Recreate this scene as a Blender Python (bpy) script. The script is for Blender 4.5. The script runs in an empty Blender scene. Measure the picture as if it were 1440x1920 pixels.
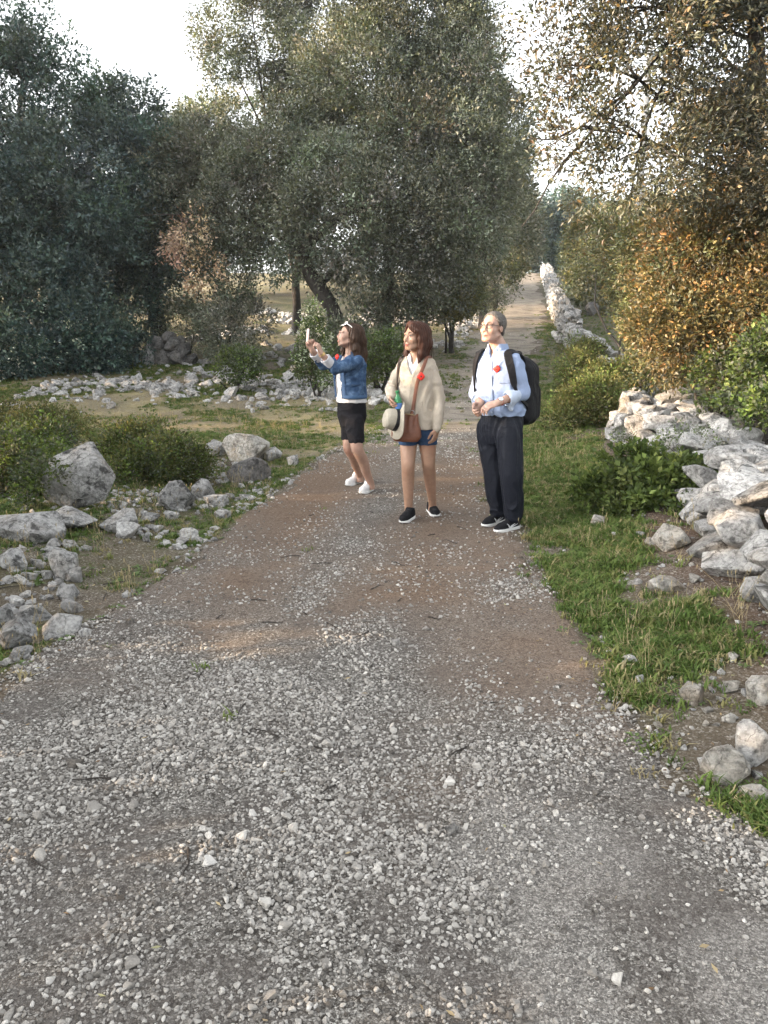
import bpy, bmesh, math, random
import numpy as np
from mathutils import Vector, Matrix

# ------------------------------------------------------------------ camera, sky, sun, exposure
SC = bpy.context.scene
COL = SC.collection
PITCH = math.radians(13.3)
cam_data = bpy.data.cameras.new('camera')
cam = bpy.data.objects.new('camera', cam_data)
COL.objects.link(cam)
cam_data.sensor_fit = 'VERTICAL'
cam_data.sensor_height = 36.0
cam_data.lens = 27.0
cam_data.clip_start = 0.05
cam_data.clip_end = 1500.0
EYE = np.array([0.0, 0.0, 1.6])
cam.location = (0, 0, 1.6)
cam.rotation_euler = (math.pi / 2 - PITCH, 0, 0)
SC.camera = cam

SUN_EL = math.radians(11.0)
SUN_AZ = math.radians(-101.0)          # clockwise from +Y: low in the left of the picture
world = bpy.data.worlds.new('World')
SC.world = world
world.use_nodes = True
wn = world.node_tree
wn.nodes.clear()
sky = wn.nodes.new('ShaderNodeTexSky')
sky.sky_type = 'NISHITA'
sky.sun_disc = False
sky.sun_elevation = SUN_EL
sky.sun_rotation = SUN_AZ % (2 * math.pi)
sky.air_density = 1.0
sky.dust_density = 4.0
sky.ozone_density = 1.0
hs = wn.nodes.new('ShaderNodeHueSaturation')
hs.inputs['Saturation'].default_value = 0.16
bgn = wn.nodes.new('ShaderNodeBackground')
bgn.inputs['Strength'].default_value = 0.15
wo = wn.nodes.new('ShaderNodeOutputWorld')
wn.links.new(sky.outputs[0], hs.inputs['Color'])
wn.links.new(hs.outputs[0], bgn.inputs[0])
wn.links.new(bgn.outputs[0], wo.inputs[0])

sun_d = bpy.data.lights.new('sun', 'SUN')
sun_d.energy = 2.0
sun_d.angle = math.radians(0.6)
sun_d.color = (1.0, 0.68, 0.38)
sun = bpy.data.objects.new('sun', sun_d)
COL.objects.link(sun)
S_DIR = Vector((math.sin(SUN_AZ) * math.cos(SUN_EL), math.cos(SUN_AZ) * math.cos(SUN_EL), math.sin(SUN_EL)))
sun.rotation_euler = S_DIR.to_track_quat('Z', 'Y').to_euler()
sun.location = S_DIR * 60

vs = SC.view_settings
vs.view_transform = 'Standard'
vs.look = 'None'
vs.gamma = 1.0
vs.use_curve_mapping = False
vs.exposure = 2.85
SC.cycles.max_bounces = 6
SC.cycles.diffuse_bounces = 3
SC.cycles.glossy_bounces = 2
SC.cycles.transmission_bounces = 4
SC.cycles.transparent_max_bounces = 4
SC.cycles.caustics_reflective = False
SC.cycles.caustics_refractive = False

rng = np.random.default_rng(7)
random.seed(7)

# ------------------------------------------------------------------ small helpers
def norm(v):
    v = np.asarray(v, float)
    return v / (np.linalg.norm(v) + 1e-12)

def tag(o, label=None, cat=None, group=None, kind=None):
    if label: o['label'] = label
    if cat: o['category'] = cat
    if group: o['group'] = group
    if kind: o['kind'] = kind
    return o

def empty(name, loc=(0, 0, 0), label=None, cat=None, group=None):
    o = bpy.data.objects.new(name, None)
    o.empty_display_size = 0.1
    COL.objects.link(o)
    o.location = tuple(float(c) for c in loc)
    return tag(o, label, cat, group)

def link(name, me, m=None, parent=None):
    o = bpy.data.objects.new(name, me)
    COL.objects.link(o)
    if m is not None and len(me.materials) == 0:
        me.materials.append(m)
    if parent is not None:
        o.parent = parent
        w = Vector((0, 0, 0))
        p = parent
        while p is not None:
            w += Vector(p.location)
            p = p.parent
        o.location = -w            # the meshes of parts are written in world coordinates
    return o

def mesh_np(name, verts, faces, smooth=True, cols=None, sharp=None):
    """verts (n,3); faces (m,k) int array, or a list of such arrays"""
    me = bpy.data.meshes.new(name)
    verts = np.asarray(verts, np.float32).reshape(-1, 3)
    if isinstance(faces, np.ndarray):
        faces = [faces]
    faces = [np.asarray(f, np.int32) for f in faces if len(f)]
    nl = sum(f.size for f in faces)
    nf = sum(len(f) for f in faces)
    me.vertices.add(len(verts))
    me.vertices.foreach_set('co', verts.ravel())
    me.loops.add(nl)
    me.loops.foreach_set('vertex_index', np.concatenate([f.ravel() for f in faces]))
    me.polygons.add(nf)
    tot = np.concatenate([np.full(len(f), f.shape[1], np.int32) for f in faces])
    st = np.concatenate([[0], np.cumsum(tot)[:-1]]).astype(np.int32)
    me.polygons.foreach_set('loop_start', st)
    me.polygons.foreach_set('use_smooth', np.full(nf, bool(smooth)))
    if cols is not None:
        a = me.color_attributes.new('Col', 'FLOAT_COLOR', 'POINT')
        c4 = np.ones((len(verts), 4), np.float32)
        c4[:, :3] = cols
        a.data.foreach_set('color', c4.ravel())
    me.update(calc_edges=True)
    if sharp is not None:
        me.set_sharp_from_angle(angle=math.radians(sharp))
    return me

def add_attr(me, name, vals):
    a = me.attributes.new(name, 'FLOAT', 'POINT')
    a.data.foreach_set('value', np.asarray(vals, np.float32))

# value noise ------------------------------------------------------
def _h3(ix, iy, iz, seed):
    n = (ix * 374761393 + iy * 668265263 + iz * 1274126177 + seed * 974634777) & 0x7fffffff
    n = ((n ^ (n >> 13)) * 1274126177) & 0x7fffffff
    n = (n ^ (n >> 16)) & 0xffff
    return n.astype(np.float32) / 32768.0 - 1.0

def vnoise(x, y, z=0.0, seed=0):
    x, y, z = np.broadcast_arrays(np.asarray(x, float), np.asarray(y, float), np.asarray(z, float))
    fx, fy, fz = np.floor(x), np.floor(y), np.floor(z)
    ix, iy, iz = fx.astype(np.int64), fy.astype(np.int64), fz.astype(np.int64)
    u, v, w = x - fx, y - fy, z - fz
    u = u * u * (3 - 2 * u); v = v * v * (3 - 2 * v); w = w * w * (3 - 2 * w)
    r = 0
    for a in (0, 1):
        for b in (0, 1):
            for c in (0, 1):
                r = r + _h3(ix + a, iy + b, iz + c, seed) * (u if a else 1 - u) * (v if b else 1 - v) * (w if c else 1 - w)
    return r

def sstep(a, b, x):
    t = np.clip((x - a) / (b - a), 0, 1)
    return t * t * (3 - 2 * t)

# ------------------------------------------------------------------ the lie of the land
_ky = np.array([-40, 0, 6, 8, 12, 15, 21, 31, 44, 56, 64, 90, 200.])
_kh = np.array([0, 0, 0.0, .04, .12, .37, 1.05, 2.0, 3.85, 5.5, 5.65, 5.2, 4.0])
_ty = np.arange(-60, 260, 0.25)
_th = np.interp(_ty, _ky, _kh)
_k = np.hanning(13); _k /= _k.sum()
_th = np.convolve(np.pad(_th, 6, mode='edge'), _k, 'valid')
_ly = np.array([-6, 0, 2, 3.25, 4.9, 6.85, 9.1, 12, 15, 21, 31, 55, 70.])
_lx = np.array([-3.2, -2.5, -2.05, -1.76, -1.39, -1.07, -.77, -.1, 1.2, 2.0, 4.25, 8.2, 10.6])
_ry = np.array([-6, 0, 1.7, 2.4, 3.3, 6.2, 9, 12, 15, 21, 31, 55, 70.])
_rx = np.array([1.7, 1.6, 1.35, 1.02, .92, 1.04, 1.42, 2.05, 2.8, 4.05, 6.3, 10.4, 12.8])

def path_l(y): return np.interp(y, _ly, _lx)
def path_r(y): return np.interp(y, _ry, _rx)

def H(x, y):
    x = np.asarray(x, float); y = np.asarray(y, float)
    z = np.interp(y, _ty, _th)
    L, R = path_l(y), path_r(y)
    off = np.maximum(np.maximum(L - x, x - R), 0)
    near = 1 - sstep(9, 13, y)
    z = z + .10 * sstep(.3, 1.8, L - x) * near
    z = z + .16 * sstep(.25, 1.3, x - R) * near
    k = sstep(0, .5, off)
    z = z + (.015 + .05 * k) * vnoise(x * .7, y * .7, seed=3)
    z = z + (.006 + .018 * k) * vnoise(x * 2.6, y * 2.6, seed=4)
    z = z + (.0025 + .006 * k) * vnoise(x * 9, y * 9, seed=5)
    c = (L + R) * .5
    for s in (-.62, .62):                                    # two shallow wheel ruts
        z = z - .018 * np.exp(-((x - c - s) / .2) ** 2) * (1 - k)
    return z

# pixel of the 1440 x 1920 photograph -> point on a plane at distance D, or on the ground
_F = np.array([0, math.cos(PITCH), -math.sin(PITCH)])
_U = np.array([0, math.sin(PITCH), math.cos(PITCH)])

def ray(px, py):
    px = np.asarray(px, float)[..., None]; py = np.asarray(py, float)[..., None]
    return _F * 1440.0 + np.array([1., 0, 0]) * (px - 720) + _U * (960 - py)

def W(px, py, D):
    d = ray(px, py)
    return EYE + d * (np.asarray(D, float)[..., None] / d[..., 1:2])

def at(px, py):
    d = ray(px, py)
    d = d / d[..., 1:2]
    lo = np.full(d.shape[:-1], 1.0); hi = np.full(d.shape[:-1], 90.0)
    ts = np.geomspace(1.0, 90, 140)
    found = np.zeros(d.shape[:-1], bool)
    prev = ts[0]
    for t in ts[1:]:
        p = EYE + d * t
        below = (p[..., 2] < H(p[..., 0], p[..., 1])) & ~found
        lo = np.where(below, prev, lo); hi = np.where(below, t, hi)
        found |= below
        prev = t
    for _ in range(22):
        m = (lo + hi) / 2
        p = EYE + d * m[..., None]
        b = p[..., 2] < H(p[..., 0], p[..., 1])
        hi = np.where(b, m, hi); lo = np.where(b, lo, m)
    p = EYE + d * hi[..., None]
    p[..., 2] = H(p[..., 0], p[..., 1])
    return p

def px_per_m(D): return 1440.0 / D

# ------------------------------------------------------------------ materials
class Mat:
    def __init__(s, name, rough=.8, spec=.3):
        s.m = bpy.data.materials.new(name)
        s.m.use_nodes = True
        s.t = s.m.node_tree
        s.b = s.t.nodes['Principled BSDF']
        s.b.inputs['Roughness'].default_value = rough
        s.b.inputs['Specular IOR Level'].default_value = spec
    def n(s, ty, **kw):
        n = s.t.nodes.new(ty)
        for k, v in kw.items(): setattr(n, k, v)
        return n
    def put(s, sock, v):
        if isinstance(v, bpy.types.NodeSocket): s.t.links.new(v, sock)
        elif isinstance(v, (tuple, list)) and len(v) == 3 and sock.type == 'RGBA': sock.default_value = (*v, 1)
        else: sock.default_value = v
    def coord(s, kind='Object', scale=None, rnd=False):
        if kind == 'Position': o = s.n('ShaderNodeNewGeometry').outputs['Position']
        else: o = s.n('ShaderNodeTexCoord').outputs[kind]
        if scale and rnd:
            vm = s.n('ShaderNodeVectorMath', operation='MULTIPLY')
            s.put(vm.inputs[0], o); vm.inputs[1].default_value = scale
            o = vm.outputs[0]; scale = None
        if rnd:
            oi = s.n('ShaderNodeObjectInfo')
            va = s.n('ShaderNodeVectorMath', operation='MULTIPLY_ADD')
            cmb = s.n('ShaderNodeCombineXYZ')
            for i in range(3): s.put(cmb.inputs[i], oi.outputs['Random'])
            s.put(va.inputs[0], cmb.outputs[0]); va.inputs[1].default_value = (37, 53, 71); s.put(va.inputs[2], o)
            o = va.outputs[0]
        if scale:
            vm = s.n('ShaderNodeVectorMath', operation='MULTIPLY')
            s.put(vm.inputs[0], o); vm.inputs[1].default_value = scale
            o = vm.outputs[0]
        return o
    def noise(s, v, scale=5., detail=4., rough=.6, dist=0.):
        n = s.n('ShaderNodeTexNoise')
        s.put(n.inputs['Vector'], v); n.inputs['Scale'].default_value = scale
        n.inputs['Detail'].default_value = detail; n.inputs['Roughness'].default_value = rough
        n.inputs['Distortion'].default_value = dist
        return n.outputs['Fac']
    def voro(s, v, scale=5., feature='F1', out='Distance'):
        n = s.n('ShaderNodeTexVoronoi', feature=feature)
        s.put(n.inputs['Vector'], v); n.inputs['Scale'].default_value = scale
        return n.outputs[out]
    def ramp(s, f, stops, interp='LINEAR'):
        n = s.n('ShaderNodeValToRGB')
        n.color_ramp.interpolation = interp
        e = n.color_ramp.elements
        while len(e) < len(stops): e.new(.5)
        for i, (p, c) in enumerate(stops):
            e[i].position = p
            e[i].color = (*c, 1) if isinstance(c, (tuple, list)) else (c, c, c, 1)
        s.put(n.inputs[0], f)
        return n.outputs[0]
    def mix(s, f, a, b, mode='MIX'):
        n = s.n('ShaderNodeMix', data_type='RGBA', blend_type=mode)
        s.put(n.inputs[0], f); s.put(n.inputs[6], a); s.put(n.inputs[7], b)
        return n.outputs[2]
    def math(s, op, a, b=0., clamp=False):
        n = s.n('ShaderNodeMath', operation=op, use_clamp=clamp)
        s.put(n.inputs[0], a); s.put(n.inputs[1], b)
        return n.outputs[0]
    def attr(s, name, out='Fac', ty='GEOMETRY'):
        n = s.n('ShaderNodeAttribute', attribute_type=ty, attribute_name=name)
        return n.outputs[out]
    def rand(s): return s.n('ShaderNodeObjectInfo').outputs['Random']
    def bump(s, h, strength=.5, dist=.01, prev=None):
        n = s.n('ShaderNodeBump')
        n.inputs['Strength'].default_value = strength; n.inputs['Distance'].default_value = dist
        s.put(n.inputs['Height'], h)
        if prev is not None: s.put(n.inputs['Normal'], prev)
        return n.outputs[0]
    def out(s, color=None, normal=None, rough=None):
        if color is not None: s.put(s.b.inputs['Base Color'], color)
        if normal is not None: s.put(s.b.inputs['Normal'], normal)
        if rough is not None: s.put(s.b.inputs['Roughness'], rough)
        return s.m

def plain(name, c, rough=.7, spec=.3, grain=0., gscale=60., metal=0.):
    M_ = Mat(name, rough, spec)
    col = c
    nrm = None
    if grain:
        v = M_.coord('Object')
        f = M_.noise(v, gscale, 3, .6)
        col = M_.ramp(f, [(.25, tuple(x * (1 - grain) for x in c)), (.75, tuple(min(1, x * (1 + grain)) for x in c))])
        nrm = M_.bump(f, .25, .002)
    M_.b.inputs['Metallic'].default_value = metal
    return M_.out(col, nrm)

def rock_mat(name, light, mid, dark, stain, stain_amt=.3, lichen=.5):
    M_ = Mat(name, .9, .2)
    v = M_.coord('Position', (3.6, 3.6, 3.6), rnd=True)
    a = M_.noise(v, 2.2, 8, .68, .5)
    base = M_.ramp(a, [(.30, dark), (.43, mid), (.58, light), (.78, tuple(min(1, c * 1.15) for c in light))])
    b = M_.noise(v, 1.3, 5, .6)
    st = M_.ramp(b, [(.50, 0.), (.66, stain_amt)])
    base = M_.mix(st, base, stain)
    c = M_.noise(v, 2.9, 7, .66, .3)
    li = M_.ramp(c, [(.545, 0.), (.60, lichen)])
    base = M_.mix(li, base, (.045, .045, .043))
    c2 = M_.noise(v, 2.1, 7, .66, .5)
    base = M_.mix(M_.ramp(c2, [(.57, 0.), (.61, .6)]), base, tuple(min(1, q * 1.25) for q in light))
    fi = M_.noise(v, 10., 5, .7)
    base = M_.mix(.6, base, M_.ramp(fi, [(.36, .25), (.56, 1.)]), 'MULTIPLY')
    rv = M_.ramp(M_.rand(), [(0., .66), (1., 1.1)])
    base = M_.mix(1., base, rv, 'MULTIPLY')
    vw = M_.n('ShaderNodeVectorMath', operation='ADD')
    nz = M_.n('ShaderNodeTexNoise'); M_.put(nz.inputs['Vector'], v); nz.inputs['Scale'].default_value = 3.; nz.inputs['Detail'].default_value = 4
    vm = M_.n('ShaderNodeVectorMath', operation='SCALE'); M_.put(vm.inputs[0], nz.outputs['Color']); vm.inputs['Scale'].default_value = .55
    M_.put(vw.inputs[0], v); M_.put(vw.inputs[1], vm.outputs[0])
    cr = M_.ramp(M_.voro(vw.outputs[0], 2.3, 'DISTANCE_TO_EDGE'), [(0., 0.), (.03, 1.)])
    base = M_.mix(M_.math('MULTIPLY', M_.math('SUBTRACT', 1., cr), .5), base, (.05, .045, .04))
    n1 = M_.bump(a, .8, .06)
    n2 = M_.bump(M_.noise(v, 6., 8, .7), 1., .035, n1)
    n3 = M_.bump(cr, .5, .012, n2)
    return M_.out(base, n3)

M_ROCK = rock_mat('limestone', (.50, .495, .48), (.38, .375, .365), (.17, .168, .162), (.33, .25, .16), .25, .75)
M_ROCK_PALE = rock_mat('pale_limestone', (.60, .59, .57), (.48, .47, .455), (.27, .265, .255), (.42, .33, .22), .25, .5)
M_ROCK_WARM = rock_mat('ochre_limestone', (.50, .48, .44), (.40, .375, .33), (.19, .175, .155), (.36, .25, .14), .5, .4)
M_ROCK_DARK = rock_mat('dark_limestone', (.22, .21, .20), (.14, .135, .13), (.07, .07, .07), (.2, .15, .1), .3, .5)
# ------------------------------------------------------------------ ground and path
def axis(segs):
    out = []
    for a, b, st in segs:
        out.append(np.arange(a, b, st))
    out.append([segs[-1][1]])
    return np.concatenate(out)

def grid_faces(nx, ny):
    i = np.arange(ny - 1)[:, None] * nx + np.arange(nx - 1)[None, :]
    i = i.ravel()
    return np.stack([i, i + 1, i + nx + 1, i + nx], 1)

def zone_green(x, y):
    """how much living turf covers the ground, 0..1"""
    L, R = path_l(y), path_r(y)
    n = vnoise(x * 1.1, y * 1.1, seed=11) + .6 * vnoise(x * 3.1, y * 3.1, seed=12)
    right = sstep(.02, .2, x - R) * (1 - sstep(.60, 1.05, x - R - .08 * np.maximum(y - 5, 0)))
    right = right * np.clip(.76 + .85 * n + .2 * sstep(5.5, 7, y), 0, 1)
    left = sstep(.03, .2, L - x) * (1 - sstep(.5, 1.2, L - x)) * np.clip(.75 + .7 * n, 0, 1) * (1 - sstep(9.3, 10.3, y))
    left = np.maximum(left, sstep(.4, .9, L - x) * np.clip(.48 + .8 * n, 0, .9) * (1 - sstep(9.3, 10.3, y)))
    far = sstep(9.0, 10.0, y) * sstep(0., .5, L - x) * np.clip(.55 + .8 * n, 0, 1)
    far = np.maximum(far, sstep(11, 14, y) * sstep(0, .4, x - R) * .7)
    return np.maximum(np.maximum(right, left), far)

def build_ground():
    xs = axis([(-90, -30, 5), (-30, -12, 1.0), (-12, -4, .2), (-4, 5, .075), (5, 12, .2), (12, 30, 1.0), (30, 90, 5)])
    ys = axis([(-30, -2, 2.0), (-2, 1.2, .2), (1.2, 9, .06), (9, 16, .11), (16, 30, .25), (30, 60, .6), (60, 260, 6)])
    X, Y = np.meshgrid(xs, ys)
    Z = H(X, Y) 
    me = mesh_np('ground', np.stack([X, Y, Z], -1).reshape(-1, 3), grid_faces(len(xs), len(ys)))
    x, y = X.ravel(), Y.ravel()
    add_attr(me, 'green', zone_green(x, y))
    R, L = path_r(y), path_l(y)
    lit = sstep(.0, .3, L - x) * sstep(9.0, 10.5, y) * (1 - .6 * sstep(16.5, 18.5, y) + .6 * sstep(21, 23, y)) * np.clip(.7 + .8 * vnoise(x * .8, y * .8, seed=21), 0, 1)  # dry grass mask, also where sunlight on clearing and slope is coloured in
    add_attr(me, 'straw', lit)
    add_attr(me, 'red', sstep(.3, 1., x - R) * (1 - sstep(10, 13, y)))
    M_ = Mat('earth_and_turf', .95, .12)
    p = M_.coord('Position')
    n1 = M_.noise(p, 1.6, 6, .65)
    n2 = M_.noise(p, 14., 6, .7)
    n3 = M_.noise(p, 70., 4, .7)
    soil = M_.ramp(n1, [(.3, (.062, .048, .034)), (.5, (.105, .082, .058)), (.7, (.17, .14, .105))])
    soil = M_.mix(M_.attr('red'), soil, M_.ramp(n2, [(.3, (.055, .031, .021)), (.7, (.13, .075, .05))]))
    straw = M_.ramp(n2, [(.3, (.20, .165, .075)), (.5, (.34, .285, .145)), (.7, (.46, .40, .24))])  # straw tones brightened and yellowed to stand in for sunlight
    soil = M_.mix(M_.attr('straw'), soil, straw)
    green = M_.ramp(n3, [(.3, (.045, .055, .018)), (.55, (.095, .11, .036)), (.75, (.18, .175, .07))])
    col = M_.mix(M_.math('MULTIPLY', M_.attr('green'), M_.ramp(n2, [(.35, .35), (.6, 1.)])), soil, green)
    sc = M_.n('ShaderNodeSeparateColor'); M_.put(sc.inputs[0], M_.voro(p, 130., 'F1', 'Color'))
    grit = M_.ramp(sc.outputs[0], [(0., (.04, .033, .026)), (.55, (.14, .115, .09)), (.8, (.22, .195, .165)), (1., (.40, .38, .35))])
    col = M_.mix(M_.ramp(n1, [(.4, .15), (.6, .6)]), col, grit)
    crumbs = M_.ramp(M_.noise(p, 38., 3, .6), [(.60, 0.), (.68, .8)])
    col = M_.mix(crumbs, col, (.36, .33, .29))
    col = M_.mix(.5, col, M_.ramp(n3, [(.25, .45), (.7, 1.)]), 'MULTIPLY')
    b = M_.bump(n2, .7, .03); b = M_.bump(n3, .7, .01, b)
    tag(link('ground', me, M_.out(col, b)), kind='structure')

def brown_zone(x, y):
    """bare reddish earth on the path where the people stand"""
    n = .55 * vnoise(x * 1.3, y * .9, seed=31) + .3 * vnoise(x * 4, y * 4, seed=32)
    c = (path_l(y) + path_r(y)) * .5
    a = sstep(3.3, 5.6, y + 1.1 * n + .5 * sstep(0, .6, x)) * (1 - sstep(9, 12, y + n))
    a = np.maximum(a, .9 * sstep(.15, 1.0, x - c + .45 * n - .15) * sstep(2.2, 3.6, y + .8 * n) * (1 - sstep(9, 12, y)))
    lane = .75 - .45 * np.exp(-((x - c + .15 + .1 * n) / .28) ** 2)       # paler strip between the wheels
    lane = lane + .25 * np.exp(-((x - c - .45) / .22) ** 2)
    return np.clip(a * np.clip(lane + .5 * n, 0, 1), 0, 1)

def pale_zone(x, y):
    """pale fine dust pressed into the gravel, low right of the picture"""
    n = .12 * vnoise(x * 5, y * 5, seed=41) + .06 * vnoise(x * 14, y * 14, seed=42)
    d = np.hypot((x - .50) / .34, (y - 2.12) / .30)
    d = np.minimum(d, np.hypot((x - .46) / .15, (y - 1.78) / .5))
    d = np.minimum(d, np.hypot((x - .98) / .22, (y - 1.62) / .22))
    return 1 - sstep(.75, 1.05, d + 2.2 * n)

def build_path():
    ys = axis([(-5, 1.2, .25), (1.2, 8, .035), (8, 16, .07), (16, 30, .18), (30, 58, .4)])
    us = np.linspace(0, 1, 71)
    U_, Y = np.meshgrid(us, ys)
    wide = 1 + .16 * np.clip(Y - 8, 0, 14)
    L = path_l(Y) - .10 - .14 * wide * vnoise(Y * 1.7, 0, seed=51) - .06 * vnoise(Y * 6, 0, seed=52)
    R = path_r(Y) + .08 + .10 * wide * vnoise(Y * 1.9, 9, seed=53) + .06 * vnoise(Y * 6.5, 9, seed=54)
    X = L + (R - L) * U_
    edge = np.minimum(U_, 1 - U_)
    Z = H(X, Y) + .006 - .03 * (1 - sstep(0, .02, edge))
    me = mesh_np('gravel_path', np.stack([X, Y, Z], -1).reshape(-1, 3), grid_faces(len(us), len(ys)))
    x, y = X.ravel(), Y.ravel()
    add_attr(me, 'brown', brown_zone(x, y))
    add_attr(me, 'pale', pale_zone(x, y))
    far = sstep(9, 14, y)
    add_attr(me, 'far', far)
    M_ = Mat('path_surface', .95, .12)
    p = M_.coord('Position')
    n1 = M_.noise(p, 2.2, 6, .65)
    n2 = M_.noise(p, 45., 5, .7)
    n3 = M_.noise(p, 160., 3, .7)
    vor = M_.voro(p, 85.)
    # packed chips: every cell a chip of its own tone, dark joints between
    wob = M_.n('ShaderNodeTexNoise'); M_.put(wob.inputs['Vector'], p); wob.inputs['Scale'].default_value = 90.; wob.inputs['Detail'].default_value = 2
    wsc = M_.n('ShaderNodeVectorMath', operation='SCALE'); M_.put(wsc.inputs[0], wob.outputs['Color']); wsc.inputs['Scale'].default_value = .012
    wad = M_.n('ShaderNodeVectorMath', operation='ADD'); M_.put(wad.inputs[0], p); M_.put(wad.inputs[1], wsc.outputs[0])
    pw_ = wad.outputs[0]
    def chips(scale):
        sc = M_.n('ShaderNodeSeparateColor'); M_.put(sc.inputs[0], M_.voro(pw_, scale, 'F1', 'Color'))
        tone = M_.ramp(sc.outputs[0], [(0., (.05, .043, .036)), (.35, (.15, .138, .122)), (.7, (.33, .31, .28)), (1., (.57, .545, .50))])
        ed = M_.ramp(M_.voro(pw_, scale, 'DISTANCE_TO_EDGE'), [(.0, .0), (.2, 1.)])
        return M_.mix(1., tone, M_.ramp(ed, [(0., .4), (1., 1.)]), 'MULTIPLY'), ed
    c1, e1 = chips(95.)
    c2, e2 = chips(190.)
    grey = M_.mix(M_.ramp(M_.noise(p, 30., 3, .6), [(.42, 0.), (.52, 1.)]), c2, c1)
    grey = M_.mix(M_.ramp(n2, [(.48, 0.), (.62, .6)]), grey, (.09, .083, .077))
    grey = M_.mix(M_.ramp(M_.noise(p, 1.7, 5, .62), [(.46, 0.), (.60, .62)]), grey, M_.ramp(n3, [(.35, (.07, .06, .053)), (.7, (.19, .17, .155))]))
    brown = M_.ramp(n2, [(.3, (.075, .047, .033)), (.5, (.165, .115, .085)), (.72, (.31, .245, .195))])
    brown = M_.mix(.32, brown, M_.mix(1., c2, (1.0, .82, .66), 'MULTIPLY'))
    col = M_.mix(M_.attr('brown'), grey, brown)
    farc = M_.ramp(n2, [(.3, (.15, .125, .10)), (.5, (.28, .245, .205)), (.72, (.42, .385, .34))])
    n5 = M_.noise(M_.coord('Position', (.8, 2.6, 1.)), 1.5, 6, .7, .6)          # washed out lines across the track
    farc = M_.mix(.75, farc, M_.ramp(n5, [(.38, .38), (.52, 1.)]), 'MULTIPLY')
    farc = M_.mix(M_.ramp(n1, [(.52, 0.), (.66, .5)]), farc, (.16, .15, .075))
    col = M_.mix(M_.attr('far'), col, farc)
    pale = M_.ramp(n3, [(.3, (.15, .142, .138)), (.5, (.27, .26, .253)), (.7, (.38, .37, .362))])
    pale = M_.mix(.6, pale, M_.mix(1., c2, (1.35, 1.33, 1.3), 'MULTIPLY'))
    col = M_.mix(M_.math('MULTIPLY', M_.attr('pale'), .5), col, pale)
    b = M_.bump(n2, .6, .012); b = M_.bump(e1, .6, .006, b); b = M_.bump(e2, .5, .003, b); b = M_.bump(n3, .4, .003, b)
    tag(link('gravel_path', me, M_.out(col, b)), kind='structure')

build_ground()
build_path()

# ------------------------------------------------------------------ rocks
def icosphere(sub):
    t = (1 + 5 ** .5) / 2
    v = [norm(p) for p in ((-1, t, 0), (1, t, 0), (-1, -t, 0), (1, -t, 0), (0, -1, t), (0, 1, t), (0, -1, -t), (0, 1, -t), (t, 0, -1), (t, 0, 1), (-t, 0, -1), (-t, 0, 1))]
    f = [(0, 11, 5), (0, 5, 1), (0, 1, 7), (0, 7, 10), (0, 10, 11), (1, 5, 9), (5, 11, 4), (11, 10, 2), (10, 7, 6), (7, 1, 8), (3, 9, 4), (3, 4, 2), (3, 2, 6), (3, 6, 8), (3, 8, 9), (4, 9, 5), (2, 4, 11), (6, 2, 10), (8, 6, 7), (9, 8, 1)]
    for _ in range(sub):
        c = {}; nf = []
        def mid(a, b):
            k = (min(a, b), max(a, b))
            if k not in c:
                v.append(norm(v[a] + v[b])); c[k] = len(v) - 1
            return c[k]
        for a, b, d in f:
            x, y, z = mid(a, b), mid(b, d), mid(d, a)
            nf += [(a, x, z), (b, y, x), (d, z, y), (x, y, z)]
        f = nf
    return np.array(v), np.array(f, np.int32)

_ICO = {s: icosphere(s) for s in (1, 2, 3, 4)}

def rock_mesh(seed, sub, planes=11, rough=.05, name='rock', blocky=.0):
    r = np.random.default_rng(seed)
    V, F_ = _ICO[sub]
    n = r.normal(size=(planes, 3)); n /= np.linalg.norm(n, axis=1)[:, None]
    d = r.uniform(.42, .80, planes)
    if blocky:
        ax = np.array([[1, 0, 0], [-1, 0, 0], [0, 1, 0], [0, -1, 0], [0, 0, 1], [0, 0, -1.]]) + r.normal(size=(6, 3)) * .2
        ax /= np.linalg.norm(ax, axis=1)[:, None]
        n = np.concatenate([n, ax]); d = np.concatenate([d + .18, r.uniform(.42, .56, 6)])
    # bend the rays so that the planes do not look machine cut
    Q = V + .10 * np.stack([vnoise(V[:, 0] * 2.1, V[:, 1] * 2.1 + seed * 3.1, V[:, 2] * 2.1, k) for k in (1, 2, 3)], 1)
    dot = Q @ n.T
    rad = np.where(dot > .05, d[None, :] / np.maximum(dot, .05), 9).min(1)
    rad = np.minimum(rad, 1.0)
    P = V * rad[:, None]
    if sub >= 2:
        nn = vnoise(P[:, 0] * 2.3 + seed, P[:, 1] * 2.3, P[:, 2] * 2.3, 5) + .7 * vnoise(P[:, 0] * 6, P[:, 1] * 6 + seed, P[:, 2] * 6, 6)
        if sub >= 3: nn = nn - 1.3 * (np.abs(vnoise(P[:, 0] * 2.4 + seed, P[:, 1] * 2.4, P[:, 2] * 4.5, 9)) < .09)
        if sub >= 4: nn = nn + .6 * vnoise(P[:, 0] * 15, P[:, 1] * 15 + seed, P[:, 2] * 15, 8)
        P = P * (1 + rough * nn)[:, None]
    P -= (P.max(0) + P.min(0)) / 2
    P /= (P.max(0) - P.min(0))[None, :]              # unit box; the object's scale is its size in metres
    return mesh_np(name, P, F_, smooth=True, sharp=24)

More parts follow.
